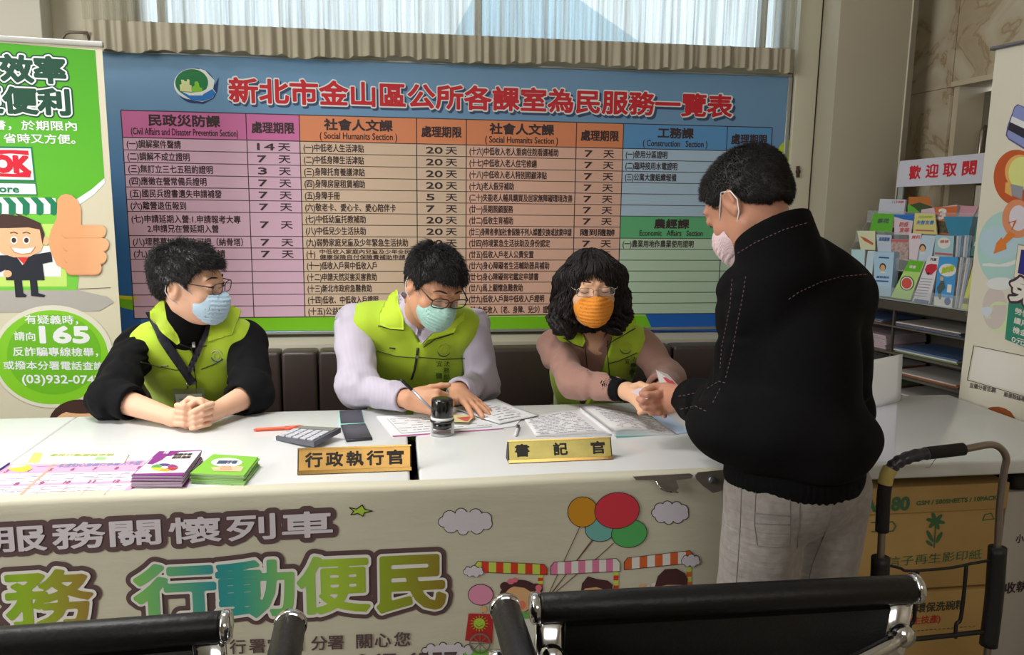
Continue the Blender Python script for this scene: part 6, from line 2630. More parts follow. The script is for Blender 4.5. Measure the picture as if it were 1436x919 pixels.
def hand(F, W, f, n, side, curls, thumb, k=1.0, splay=(.10, .03, -.04, -.12), tcurl=.35):
    """W wrist, f direction wrist->knuckles, n back-of-hand direction, side=+1 thumb on f x n side"""
    W = np.array(W, float)
    f = nz(f)
    n = nz(np.array(n) - f * np.dot(n, f))
    s = np.cross(f, n) * side
    offs = (.030, .0105, -.0095, -.0285)
    lens = (.073, .081, .075, .059)
    rad = (.0090, .0092, .0087, .0078)
    kn = []
    for i in range(4):
        kp = W + f * (.086 - (.002, 0, .003, .009)[i]) * k + s * offs[i] * k + n * (-.001, .001, 0, -.003)[i] * k
        kn.append(kp)
        F.rc(W + s * offs[i] * .55 * k + f * .008 * k, kp, .0150 * k, .0112 * k, .012 * k, sq=(tuple(n), 1.12))
    F.rc(W - f * .02 * k, W + f * .05 * k, .019 * k, .016 * k, .014 * k, sq=(tuple(n), 1.15))
    F.el(W + f * .03 * k + s * .018 * k - n * .010 * k, np.array([.022, .014, .030]) * k, np.stack([s, n, f], 1), .012 * k)  # thumb base
    F.el(W + f * .04 * k - s * .020 * k - n * .008 * k, np.array([.012, .011, .030]) * k, np.stack([s, n, f], 1), .012 * k)
    tips = []
    for i in range(4):
        c = curls[i]
        d0 = nz(f + s * splay[i])
        p = kn[i]
        a = 0
        L = lens[i] * k
        r = rad[i] * k
        for j, (fr, cu) in enumerate(zip((.47, .29, .24), c)):
            a += cu
            d = d0 * math.cos(a) - n * math.sin(a)
            q = p + d * L * fr
            F.rc(p, q, r * (1.0 - .07 * j), r * (.93 - .07 * j), (.004 if j else .006) * k)
            p = q
        tips.append((p, d, n))
    # thumb: direction given in (f, s, -n) components
    t0 = W + f * .026 * k + s * .026 * k - n * .006 * k
    td = nz(f * thumb[0] + s * thumb[1] - n * thumb[2])
    p1 = t0 + td * .038 * k
    F.rc(t0, p1, .0135 * k, .0108 * k, .010 * k)
    td2 = nz(td + (f * .6 - s * .7 - n * .2) * tcurl)
    p2 = p1 + td2 * .031 * k
    F.rc(p1, p2, .0102 * k, .0092 * k, .004 * k)
    td3 = nz(td2 + (f * .5 - s * .7 - n * .2) * tcurl)
    p3 = p2 + td3 * .022 * k
    F.rc(p2, p3, .0094 * k, .0078 * k, .004 * k)
    tips.append((p3, td3, n))
    return tips


def nails(g, tips, mat, k=1.0):
    for p, d, n in tips[:4]:
        nn = nz(n * 1.0 - d * np.dot(n, d))
        # back side of the last segment
        up = nz(np.cross(np.cross(d, nn), d))
        s = np.cross(d, up)
        c = p + up * .0066 * k + d * .001 * k
        V = []
        for a in range(10):
            w = 2 * math.pi * a / 10
            V.append(c + d * .0058 * k * math.sin(w) + s * .0048 * k * math.cos(w) - up * .0012 * abs(math.cos(w)) * k)
        g.add([tuple(v) for v in V], [tuple(range(10))], mat)


def torso(F, sL, sR, neck, pel, off, depth=.105, belly=.115, k=.03, wide=1.0):
    """sL,sR shoulder joints; returns the frame (right, forward, up) with right from sL to sR"""
    sL, sR, neck, pel = [np.array(q, float) for q in (sL, sR, neck, pel)]
    mid = (sL + sR) / 2
    rt_ = nz(sR - sL)
    up = nz(mid - pel)
    rt_ = nz(rt_ - up * np.dot(rt_, up))
    fw = np.cross(rt_, up)
    R = np.stack([rt_, fw, up], 1)
    hw = np.linalg.norm(sR - sL) / 2
    L = np.linalg.norm(mid - pel)
    F.el(mid - up * .12, (hw * .92 * wide + off, depth + off, .175 + off), R, k)
    F.el(mid - up * L * .58, (hw * .80 * wide + off, belly + off, .20 + off), R, k)
    F.el(pel + up * .02, (hw * .82 * wide + off, belly + off, .13 + off), R, k)
    F.rc(sL + rt_ * hw * .25, sR - rt_ * hw * .25, .056 + off, .056 + off, k)
    for q in (sL, sR):
        F.rc(mid + up * .05, q + (mid - q) * .18, .050 + off * .8, .052 + off, k)
    return R, mid, hw

# ================================================================== people
SKA = M('skin_light', (226, 178, 150), .5, spec=.35)
SKB_ = M('skin_warm', (205, 152, 120), .5, spec=.35)
SKC = M('skin_fair', (228, 180, 146), .5, spec=.35)
SKD_ = M('skin_tan', (190, 136, 112), .5, spec=.35)
for m_ in (SKA, SKB_, SKC, SKD_):
    b_ = m_.node_tree.nodes['Principled BSDF']
    b_.inputs['Subsurface Weight'].default_value = .12
    b_.inputs['Subsurface Radius'].default_value = (.012, .004, .002)
    b_.inputs['Subsurface Scale'].default_value = .6
HAIRM = M('hair_black', (20, 18, 20), .45)
HAIRB = M('hair_dark_brown', (24, 17, 18), .5, bump=(200, .6, (1, 1, .12)), spec=.35)
LIME = M('vest_lime', (170, 200, 34), .75, bump=(420, .12), sheen=.3)
LIMEB = M('vest_lime_collar', (186, 216, 44), .75, bump=(420, .12), sheen=.3)
PIPE = M('vest_piping', (60, 66, 44), .7)
BLKC = M('sweater_black', (12, 12, 15), .9, bump=(300, .3), spec=.2)
MASKB = M('mask_pale_blue', (186, 214, 236), .8, bump=(500, .08))
MASKG = M('mask_pale_green', (168, 210, 200), .8, bump=(500, .08))
MASKO = M('mask_orange', (238, 150, 50), .8, bump=(500, .08))
MASKP = M('mask_pale_pink', (226, 200, 206), .8)
STRAP = M('mask_strap', (232, 232, 234), .7)
LENS = M('lens', (235, 240, 245), .04, alpha=.10, spec=.8)
BROW = M('brow_dark', (44, 34, 32), .8)
EYEW = M('eye_white', (214, 208, 202), .3)
NAIL = M('nail_pink', (226, 170, 150), .3)
HB = .0034     # body grid
HC = .0042     # cloth grid


def limbs(F, j, r, k=.02):
    F.rc(j['sL'], j['eL'], r[0], r[1], k)
    F.rc(j['sR'], j['eR'], r[0], r[1], k)
    F.rc(j['eL'], j['wL'], r[1], r[2], k)
    F.rc(j['eR'], j['wR'], r[1], r[2], k)


def core(F, j, hd, neck_r=.052):
    """neck, slim trunk, thin hips and legs inside the clothes"""
    mid = (np.array(j['sL']) + np.array(j['sR'])) / 2
    F.rc(np.array(j['neck']) - (0, 0, .03), hd.w(0, -.012, -.03), neck_r * 1.05, neck_r * .95, .03)
    F.rc(j['sL'], j['sR'], .045, .045, .03)
    F.rc(mid + (0, 0, .02), j['pel'], .085, .08, .03, sq=((0, 1, 0), 1.3))
    for s_, hip, kn, an in (('l', j['hipL'], j['knL'], j['anL']), ('r', j['hipR'], j['knR'], j['anR'])):
        F.rc(j['pel'], hip, .07, .055, .02)
        F.rc(hip, kn, .055, .042, .02)
        F.rc(kn, an, .042, .032, .02)
        F.rc(an, np.array(an) + j['toe'], .032, .024, .015)


def seated(j, hip_dx=.09, knee_dy=-.42, toe=(0, -.12, -.03)):
    p = np.array(j['pel'])
    for s_, q in (('L', -1), ('R', 1)):
        j['hip' + s_] = p + (q * hip_dx, -.02, -.03)
        j['kn' + s_] = p + (q * (hip_dx + .03), knee_dy, -.02)
        j['an' + s_] = np.array([p[0] + q * (hip_dx + .03), p[1] + knee_dy + .05, .09])
    j['toe'] = np.array(toe)
    return j


def legs_cloth(j, name, mat, parent, shoe, r=(.092, .075, .062), fold=.004):
    F = Field(.006)
    p = np.array(j['pel'])
    F.el(p, (.17, .13, .12), None, .04)
    for s_ in 'LR':
        F.rc(j['hip' + s_], j['kn' + s_], r[0], r[1], .04, fold=(fold, 20, 3))
        F.rc(j['kn' + s_], j['an' + s_], r[1], r[2], .03, fold=(fold, 26, 9))
    F.build(name, mat, parent)
    for s_ in 'LR':
        F = Field(.006)
        a = np.array(j['an' + s_])
        t = j['toe']
        base = np.array([a[0], a[1], .045])
        F.rc(base, base + (t[0], t[1], -.005), .043, .036, .02, sq=((0, 0, 1), 1.15))
        F.rc(base + (0, 0, .03), base, .045, .042, .02)
        F.fn(lambda P: .004 - P[..., 2])
        F.build('shoe', shoe, parent)


def sleeve_end(F, e, w, t, r_in, depth=.018):
    e, w = np.array(e, float), np.array(w, float)
    p = e + (w - e) * t
    d = nz(w - e)
    pf, df = V3(p), V3(d)
    F.fn(lambda P: (P - pf) @ df, 'i', p - .085, p + .085, .004)
    F.rc(p - d * depth, p + d * .05, r_in, r_in, .003, 's')


def noise_op(F, amp, freq, seed=0.0, stretch=(1, 1, 1)):
    st = np.array(stretch, np.float32) * freq
    F.fn(lambda P: amp * (vnoise(P * st + seed) - .5) * 2, 'd')


def men_hair(hd, name, mat, parent, lift=.010, spike=.006, seed=0, hl=None, freq=(95, 95, 40)):
    F = Field(.0026)
    k = hd.k
    F.el(hd.w(0, -.014, .040), np.array((.0755 + lift, .096 + lift, .074 + lift * 1.2)) * k, hd.R, .01)
    F.el(hd.w(0, .020, .046), np.array((.062 + lift, .062 + lift * .9, .058 + lift * 1.2)) * k, hd.R, .02)
    F.el(hd.w(0, -.045, -.005), np.array((.060 + lift * .6, .052 + lift * .6, .055)) * k, hd.R, .02)
    F.fn(lambda P: (hl or hd.hairline_men)(P) * k, 'i', k=.006)
    for q in (-1, 1):
        F.el(hd.w(q * .082, .0, -.004), np.array((.02, .019, .031)) * k, hd.R, .004, 's')
    fr = np.array(freq, np.float32)

    def disp(P):
        q = hd.loc(P)
        n = vnoise(q * np.array((55, 30, 55), np.float32) + seed)
        return -(spike * .8 * (n - .5))
    F.fn(disp, 'd')
    o = F.build(name, mat, parent)
    return o


def strands(o, hd, n, L, r, mat, up=.9, flow=1.0, jit=.35, crown=(0, -.035, .12), bend=-.5, seed=1, fwd=0.0, tmin=.5):
    """short individual hairs standing on the hair surface"""
    me = o.data
    nv = len(me.vertices)
    co = np.empty(nv * 3, np.float32)
    me.vertices.foreach_get('co', co)
    co = co.reshape(-1, 3)
    nr = np.empty(nv * 3, np.float32)
    me.vertex_normals.foreach_get('vector', nr)
    nr = nr.reshape(-1, 3)
    rs = np.random.RandomState(seed)
    out = ((co - hd.c) * nr).sum(1) > 0
    ids = np.nonzero(out)[0]
    ids = ids[rs.randint(0, len(ids), n)]
    p, m = co[ids], nr[ids]
    q = (p - hd.c) @ hd.R / hd.k
    fl = q - np.array(crown)
    fl[:, 1] += fwd
    fl = fl @ hd.R.T
    fl = fl - (fl * m).sum(1)[:, None] * m
    fl /= np.linalg.norm(fl, axis=1)[:, None] + 1e-6
    jt = rs.randn(n, 3) * jit
    d = m * up + fl * flow + jt
    d /= np.linalg.norm(d, axis=1)[:, None]
    top = np.clip((q[:, 2] + .0) / .09, tmin, 1.0)
    Ls = (L * top * (.6 + .6 * rs.rand(n)))[:, None]
    p = p - m * .002
    p1 = p + d * Ls * .55
    d2 = d + m * bend + fl * .4
    d2 /= np.linalg.norm(d2, axis=1)[:, None]
    p2 = p1 + d2 * Ls * .5
    a = np.cross(d, m + .01)
    a /= np.linalg.norm(a, axis=1)[:, None] + 1e-6
    b_ = np.cross(d, a)
    V = np.empty((n, 7, 3))
    for k in range(3):
        w_ = 2 * math.pi * k / 3
        o_ = (a * math.cos(w_) + b_ * math.sin(w_)) * r
        V[:, k] = p + o_
        V[:, 3 + k] = p1 + o_ * .75
    V[:, 6] = p2
    base = (np.arange(n) * 7)[:, None]
    T = [(0, 1, 4, 3), (1, 2, 5, 4), (2, 0, 3, 5)]
    Q = np.concatenate([base + np.array(t) for t in T])
    Tt = np.concatenate([base + np.array(t) for t in ((3, 4, 6), (4, 5, 6), (5, 3, 6))])
    V = V.reshape(-1, 3)
    me2 = bpy.data.meshes.new('hair_strands')
    me2.vertices.add(len(V))
    me2.vertices.foreach_set('co', V.astype(np.float32).ravel())
    li = np.concatenate([Q.ravel(), Tt.ravel()]).astype(np.int32)
    me2.loops.add(len(li))
    me2.loops.foreach_set('vertex_index', li)
    me2.polygons.add(len(Q) + len(Tt))
    ls = np.concatenate([np.arange(len(Q)) * 4, len(Q) * 4 + np.arange(len(Tt)) * 3]).astype(np.int32)
    me2.polygons.foreach_set('loop_start', ls)
    me2.polygons.foreach_set('use_smooth', np.ones(len(ls), bool))
    me2.update(calc_edges=True)
    me2.materials.append(mat)
    o2 = bpy.data.objects.new('hair_strands', me2)
    COL.objects.link(o2)
    attach(o2, o)
    o2['kind'] = 'stuff'
    return o2


def mask(hd, mat, parent, kk=1.0, drop=0.0):
    k = hd.k
    F = Field(.0021)
    F.el(hd.w(0, .046, -.038), np.array((.0635, .075, .058)) * k * kk, hd.R, .02)
    F.rc(hd.w(0, .082, .010), hd.w(0, .112, -.020), .010 * k, .014 * k, .03 * k)
    F.el(hd.w(0, .082, -.062), np.array((.036, .036, .036)) * k, hd.R, .03)
    F.fn(lambda P: .0008 * np.sin(hd.loc(P)[..., 2] * 520) * (np.abs(hd.loc(P)[..., 0]) < .05), 'd')
    F.ops.append((None, None, None, .0013, 'shell'))

    def region(P):
        q = hd.loc(P)
        x, y, z = np.abs(q[..., 0]), q[..., 1], q[..., 2]
        top = z - (.006 - drop - .016 * np.clip(x / .06, 0, 1) ** 1.2)
        bot = -.101 - drop * .5 + .030 * np.clip(x / .06, 0, 1) ** 2 - z
        return np.maximum(np.maximum(top, bot), .050 - y) * k
    F.fn(region, 'i', k=.002)
    o = F.build('face_mask', mat, parent)
    g = G()
    for q in (-1, 1):
        hd.strap(g, STRAP, q)
    g.build('mask_strap', o)
    for q in (-1, 1):
        pass
    return o


def glasses(hd, mat, parent, rim=.0011, w=.025, h=.016, y=.108, z=.018, half=False, lens=True):
    k = hd.k
    g = G()
    gl = []
    for q in (-1, 1):
        P = []
        for i in range(28):
            a = 2 * math.pi * i / 28
            c, s_ = math.cos(a), math.sin(a)
            ex = abs(c) ** .6 * (1 if c > 0 else -1)
            ez = abs(s_) ** .6 * (1 if s_ > 0 else -1)
            x = q * (.0325 + ex * w * q)
            P.append(hd.w(x, y - .0045 * ((abs(x) / .055) ** 2), z + ez * h - .001))
        P = [Vector(p) for p in P]
        g.tube(P, rim * k, mat, 6, closed=True)
        c0 = sum(P, Vector()) / len(P)
        pl_ = G().add([tuple(c0)] + [tuple(p) for p in P], [(0, i + 1, (i + 1) % 28 + 1) for i in range(28)], LENS)
        gl.append(pl_)
        g.tube([hd.w(q * .0575, y - .005, z + .006), hd.w(q * .066, y - .010, z + .008), hd.w(q * .073, .06, z + .008), hd.w(q * .0785, .0, z + .008), hd.w(q * .080, -.022, z - .004), hd.w(q * .078, -.034, z - .022)], [rim * k * 1.2, rim * k * 1.5, rim * 1.2 * k, rim * 1.1 * k, rim * 1.2 * k, rim * k], mat, 6)
        g.tube([hd.w(q * .008, y - .002, z + .002), hd.w(q * .009, y - .012, z - .006)], rim * .7 * k, mat, 5)
    g.tube([hd.w(-.009, y, z + .003), hd.w(0, y + .002, z + .007), hd.w(.009, y, z + .003)], rim * k, mat, 6)
    o = g.build('glasses', parent)
    for pl_ in gl:
        pl_.build('lens', o)
    return o


def face_bits(hd, bv, parent, look='down', brow=BROW, browlift=0.0):
    """brows, lashes, open eyes laid on the face surface"""
    def sf(x, z, off=.0006):
        o = Vector(hd.w(x, .2, z))
        d = Vector(-(hd.R[:, 1]))
        h, n, i, t = bv.ray_cast(o, d, .3)
        if h is None:
            h = Vector(hd.w(x, .088, z))
        return h - d * off
    g = G()
    for q in (-1, 1):
        P = [sf(q * x, z + browlift) for x, z in ((.014, .0445), (.022, .0455), (.034, .0460), (.044, .0435), (.052, .038))]
        G().tube(P, [.0016, .0026, .0026, .0020, .0008], brow, 6).build('eyebrow', parent)
    g = G()
    ge = G()
    for q in (-1, 1):
        if look == 'down':
            P = [sf(q * x, z) for x, z in ((.018, .014), (.024, .0115), (.032, .0105), (.040, .0115), (.047, .015))]
            g.tube(P, [.0006, .0011, .0013, .0012, .0007], BROW, 6)
            P = [sf(q * x, z, .0002) for x, z in ((.019, .024), (.032, .0275), (.046, .024))]
            g.tube(P, .0006, M('lid_crease', (150, 100, 80), .7), 5)
        else:
            up = [(.018, .018), (.024, .0225), (.032, .024), (.040, .0225), (.047, .018)]
            lo = [(.040, .0145), (.032, .0130), (.024, .0145)]
            g.tube([sf(q * x, z) for x, z in up], [.0006, .0012, .0013, .0012, .0006], BROW, 6)
            pts = [sf(q * x, z, .0005) for x, z in up + lo]
            ge.add([tuple(p) for p in pts], [tuple(range(len(pts)))], EYEW)
            cx_ = .032 + q * look * .005
            ir = [sf(q * (cx_ + .0046 * math.cos(a)), .0185 + .0046 * math.sin(a), .0010) for a in np.linspace(0, 2 * math.pi, 14, endpoint=False)]
            ge.add([tuple(p) for p in ir], [tuple(range(14))], M('iris_dark', (30, 20, 18), .1))
    g.build('eyelashes', parent)
    if ge.v:
        ge.build('eyes', parent)


def vest(F, j, off, arm_r=.070, vcut=None, hem_z=None, depth=.105, belly=.115, wide=1.0, inset=-.012, fold=.004, seed=0):
    R, mid, hw = torso(F, j['sL'], j['sR'], j['neck'], j['pel'], off, depth, belly, .03, wide)
    noise_op(F, fold, 16, seed, (1.2, 1.2, .55))
    for q, s_ in ((-1, 'sL'), (1, 'sR')):
        c = np.array(j[s_], float)
        F.rc(c + R[:, 0] * q * (arm_r + inset) - R[:, 2] * .045, c + R[:, 0] * q * .3 - R[:, 2] * .06, arm_r, arm_r + .03, .010, 's', sq=(tuple(R[:, 2]), .72))
        F.fn(lambda P, c=V3(c), r=V3(R[:, 0] * q): ((P - c) @ r) - .022, 'i', c - .2, c + .2, .01)
    # neck opening
    n_ = np.array(j['neck'], float)
    F.rc(n_ - R[:, 2] * .02, n_ + R[:, 2] * .25, .066, .075, .008, 's')
    if vcut:
        ap, tw, top, dr = vcut       # apex world point, half width at top, height, direction up
        ap = V3(ap)
        rt_, up, fw = V3(R[:, 0]), V3(R[:, 2]), V3(R[:, 1])

        def cut(P):
            q = P - ap
            x, z, y = np.abs(q @ rt_), q @ up, q @ fw
            return np.maximum((x - np.maximum(z, 0) / top * tw - .0012) * .9, np.maximum(-z, -(y + .13)))
        s_ = F
        s_.fn(lambda P: -cut(P), 'i', k=.003)
    if hem_z is not None:
        F.fn(lambda P: hem_z - P[..., 2], 'i', k=.006)
    return R, mid, hw


def emblem(bv, cx, cy, r, parent, ring, dot, off=.0018):
    g = G()
    for a0, a1, m_, rr in ((20, 170, ring, .0011), (200, 350, dot, .0011)):
        P = []
        for k in range(10):
            a = math.radians(a0 + (a1 - a0) * k / 9)
            h, n = cast_safe(bv, cx + r * math.cos(a), cy + r * math.sin(a), cx, cy)
            if h:
                P.append(h + n * off)
        if len(P) > 2:
            g.tube(P, [rr * (.5 + 1.2 * math.sin(math.pi * k / (len(P) - 1))) for k in range(len(P))], m_, 5)
    g2 = []
    for k in range(8):
        a = k * math.pi / 4
        h, n = cast_safe(bv, cx + r * .5 * math.cos(a), cy + r * .55 * math.sin(a), cx, cy)
        if h:
            g2.append(tuple(h + n * off))
    if len(g2) > 5:
        g.tube([Vector(q) for q in g2], .0007, dot, 5, closed=True)
    return g.build('emblem', parent)


def vest_text(chars, bv, parent, mat, fat=0):
    """chars: (char, x_left, y_base, x_right, height)"""
    g = G()
    for c, xl, yb, xr, h in chars:
        P, Fc = text_on('t', c, xl, yb, xr, h, bv, mat, parent, .0016)
        g.add([tuple(p) for p in P], Fc, mat)
    return g.build('lettering', parent)


# ------------------------------------------------------------------ left man
hA = Head(at(264, 401, 2.52), 104, 10, 3, 1.03)
jA = dict(sL=at(193, 487, 2.66), sR=at(346, 480, 2.62), neck=at(258, 467, 2.62), pel=Vector((-.66, 2.90, .53)),
          eL=at(155, 557, 2.42), eR=at(352, 553, 2.45), wL=at(243, 586, 2.305), wR=at(302, 577, 2.315))
seated(jA)
F = Field(HB)
hA.skin(F)
core(F, jA, hA)
limbs(F, jA, (.045, .040, .0245))
# clasped hands: fingers of each hand laid over the back of the other
wl, wr = np.array(jA['wL']), np.array(jA['wR'])


def chain(F, pts, r0, r1, k=.0025):
    P = [np.array(at(*q)) for q in pts]
    n = len(P) - 1
    for i in range(n):
        F.rc(P[i], P[i + 1], r0 + (r1 - r0) * i / n, r0 + (r1 - r0) * (i + 1) / n, k)


def palmc(F, W_, pts, r):
    for q in pts:
        F.rc(W_, np.array(at(*q)), .018, r, .014)


palmc(F, wl, [(257, 572, 2.275), (256, 581, 2.268), (257, 589, 2.268), (262, 596, 2.27)], .0125)
palmc(F, wr, [(288, 569, 2.275), (289, 578, 2.268), (288, 587, 2.268), (284, 595, 2.27)], .0125)
F.el(at(272, 582, 2.285), (.030, .022, .024), None, .012)
for i in range(4):
    # near hand (image right): four fingers running down-left over the front
    chain(F, [(297 - i * 1.2, 567 + i * 9.2, 2.262), (285 - i * .6, 571 + i * 8.6, 2.243), (273, 577 + i * 7.6, 2.238), (266.5 + i * .6, 581.5 + i * 6.4, 2.247)], .0093 - .0004 * i, .0072)
    # far hand (image left): knuckles and first joints
    chain(F, [(249 - i * .4, 569 + i * 8.2, 2.268), (258, 570 + i * 8.0, 2.246), (265, 573.5 + i * 7.2, 2.249)], .0094, .0082)
chain(F, [(292, 567, 2.285), (281, 562, 2.272), (270, 566, 2.258), (263.5, 569.5, 2.254)], .0105, .0078, .004)
chain(F, [(256, 568, 2.290), (266, 560, 2.282), (277, 562, 2.270), (283, 566, 2.262)], .0105, .0078, .004)
pA = F.build('person', SKA, None, 'seated man in glasses and lime vest with black sleeves, hands clasped on the desk', 'person')
bA = bvh_of([pA])
face_bits(hA, bA, pA, look=.8)
_h = men_hair(hA, 'hair', HAIRM, pA, .010, .012, 2)
strands(_h, hA, 7500, .030, .00075, HAIRM, .75, 1.0, .30, (0, -.06, .10), -.35, 3)
mask(hA, MASKB, pA)
glasses(hA, M('frame_dark', (40, 36, 38), .35, .4), pA, .0012)
# black sweater
F = Field(HC)
torso(F, jA['sL'], jA['sR'], jA['neck'], jA['pel'], .004)
for a, b in (('sL', 'eL'), ('sR', 'eR')):
    F.rc(jA[a], jA[b], .066, .062, .03, fold=(.009, 26, 2.0))
for a, b in (('eL', 'wL'), ('eR', 'wR')):
    e, w_ = np.array(jA[a]), np.array(jA[b])
    F.rc(e, e + (w_ - e) * .42, .062, .052, .02, fold=(.008, 22, 5.0))
noise_op(F, .003, 28, 3)
for a, b, t in (('eL', 'wL', .36), ('eR', 'wR', .36)):
    sleeve_end(F, jA[a], jA[b], t, .041)
n_ = np.array(jA['neck'], float)
F.rc(n_ - (0, 0, .03), np.array(hA.w(0, -.01, -.085)), .066, .060, .02)
F.rc(n_, np.array(hA.w(0, -.01, -.0)), .052, .050, .004, 's')
shA = F.build('sweater', BLKC, pA)
F = Field(HC)
R_, mid_, hw_ = vest(F, jA, .018, vcut=(at(268, 515, 2.52), .050, .11, (0, .25, 1)), fold=.006, seed=1)
vA = F.build('vest', LIME, pA)
bvA = bvh_of([vA, shA])
for poly in ([(232, 420), (222, 428), (213, 438), (212, 449), (230, 466), (249, 482), (253, 479), (250, 468), (236, 447)],
             [(291, 480), (326, 470), (338, 438), (326, 431), (308, 441), (295, 458)]):
    drape('collar_flap', poly, bvA, LIMEB, .006, .005, 4, vA)
for tr_ in ([(251, 482), (270, 489), (290, 485)], [(197, 508), (222, 514), (246, 519), (263, 519)], [(282, 518), (300, 511), (312, 504)], [(270, 505), (275, 535), (276, 560)]):
    trail('piping', tr_, bvA, .0016, PIPE, vA)
g = G()
trail('zipper', [(268, 486), (271, 500), (273, 520)], bvA, .0022, M('zip_dark', (44, 44, 46), .4), vA, .002)
h_, n_2 = cast_safe(bvA, 271, 482, 270, 500)
G().box(h_ + n_2 * .004 - Vector((.005, .002, .010)), h_ + n_2 * .004 + Vector((.005, .002, .008)), M('zip_pull_silver', (190, 190, 194), .25, .9), bev=.001).build('zip_pull', vA)
for k in range(4):
    pass
emblem(bvA, 304, 499, 8, vA, M('emblem_blue', (60, 90, 170), .6), M('emblem_pale', (210, 200, 190), .6))
trail('small_patch', [(226, 513), (236, 513)], bvA, .0022, M('patch_olive', (140, 140, 90), .6), vA)
LAN = M('lanyard_navy', (24, 26, 40), .6)
bvL = bvh_of([vA, shA])
lan = drape('lanyard', [(205, 441), (216, 440), (232, 462), (252, 498), (276, 536), (266, 540), (244, 508), (222, 474)], bvL, LAN, .008, .003, 4, pA)
drape('lanyard_band', [(291, 452), (298, 455), (281, 496), (268, 524), (262, 518), (274, 490)], bvL, LAN, .007, .003, 4, lan)
h_, n_2 = cast_safe(bvL, 266, 555, 266, 540)
bc = h_ + n_2 * .012
Ub = Vector((.97, -.1, .03)).normalized()
Vb = Vector((-.03, -.25, 1)).normalized()
bdg = G()
Xb = Matrix(((Ub.x, 0, Vb.x, bc.x), (Ub.y, 1, Vb.y, bc.y), (Ub.z, 0, Vb.z, bc.z), (0, 0, 0, 1)))
bdg.box((-.050, -.0012, -.036), (.050, .0012, .036), M('badge_sleeve', (150, 158, 110), .2, alpha=.45), Xb, bev=.001)
bd = bdg.build('name_badge', pA)
G().box((-.042, -.0022, -.030), (.042, -.0013, .016), M('badge_card', (206, 208, 206), .4), Xb).build('card', bd)
G().box((-.032, -.0028, -.004), (.020, -.0023, .000), M('badge_blue_line', (140, 150, 176), .5), Xb).build('card_line', bd)
G().tube([bc + Vb * .036, bc + Vb * .055], .003, M('zip_pull_silver', 0), 8).build('badge_clip', bd)
legs_cloth(jA, 'trousers', M('trousers_dark', (30, 32, 40), .85), pA, M('shoe_black', (20, 20, 22), .4))

# ------------------------------------------------------------------ middle man
hB = Head(at(607, 402, 2.48), 154, 32, -6, 1.02)
jB = dict(sL=at(497, 458, 2.66), sR=at(664, 462, 2.66), neck=at(582, 440, 2.64), pel=Vector((.06, 2.92, .53)),
          eL=at(500, 545, 2.50), eR=at(676, 540, 2.64), wL=at(572, 560, 2.34), wR=at(642, 549, 2.44))
seated(jB)
F = Field(HB)
hB.skin(F)
core(F, jB, hB)
limbs(F, jB, (.045, .040, .0255))
tB1 = hand(F, jB['wL'], (.88, -.36, -.02), (.10, -.86, .45), -1, [(.95, 1.0, .5), (1.05, 1.15, .6), (1.15, 1.2, .7), (1.2, 1.2, .7)], (.80, .50, .25), 1.02, tcurl=.15)
tB2 = hand(F, jB['wR'], (.46, -.84, -.20), (.12, .10, .98), 1, [(.10, .12, .1), (.06, .10, .1), (.06, .10, .1), (.08, .12, .1)], (.75, .75, .35), 1.02, splay=(.22, .08, -.08, -.2), tcurl=.1)
pB = F.build('person', SKB_, None, 'middle seated man in lime vest and striped shirt, head bowed, writing with a pen', 'person')
bB = bvh_of([pB])
face_bits(hB, bB, pB, look='down')
_h = men_hair(hB, 'hair', HAIRM, pB, .011, .010, 7)
strands(_h, hB, 7500, .028, .00075, HAIRM, .6, 1.1, .25, (0, -.06, .10), -.35, 4)
mask(hB, MASKG, pB)
glasses(hB, M('frame_bronze', (74, 60, 50), .3, .5), pB, .0017, .027, .0165)
SHM = stripe_mat('shirt_striped', (206, 200, 214), (168, 160, 180), 120, 0)
F = Field(HC)
torso(F, jB['sL'], jB['sR'], jB['neck'], jB['pel'], .004)
F.rc(jB['sL'], jB['eL'], .066, .062, .03, fold=(.009, 22, 11.0))
F.rc(jB['eL'], jB['wL'], .060, .037, .03, fold=(.008, 24, 12.0))
F.rc(jB['sR'], jB['eR'], .064, .056, .03, fold=(.009, 22, 13.0))
F.rc(jB['eR'], jB['wR'], .055, .040, .03, fold=(.008, 22, 14.0))
noise_op(F, .0025, 24, 8)
sleeve_end(F, jB['eL'], jB['wL'], .93, .030)
sleeve_end(F, jB['eR'], jB['wR'], .95, .031)
n_ = np.array(jB['neck'], float)
F.rc(n_ - (0, 0, .03), n_ + (0, -.01, .055), .068, .058, .02)
F.rc(n_ + (0, -.004, .02), n_ + (0, -.03, .14), .054, .060, .004, 's')
shB = F.build('shirt', SHM, pB)
F = Field(HC)
vest(F, jB, .020, vcut=(at(588, 494, 2.54), .055, .13, (-.05, .25, 1)), fold=.006, seed=4)
vB = F.build('vest', LIME, pB)
bvB = bvh_of([vB, shB])
for poly in ([(556, 408), (546, 416), (533, 440), (532, 456), (548, 461), (566, 462), (566, 446), (560, 426)],
             [(592, 484), (600, 476), (636, 466), (640, 458), (650, 450), (652, 438), (640, 448), (622, 460), (604, 468)]):
    drape('collar_flap', poly, bvB, LIMEB, .006, .006, 4, vB)
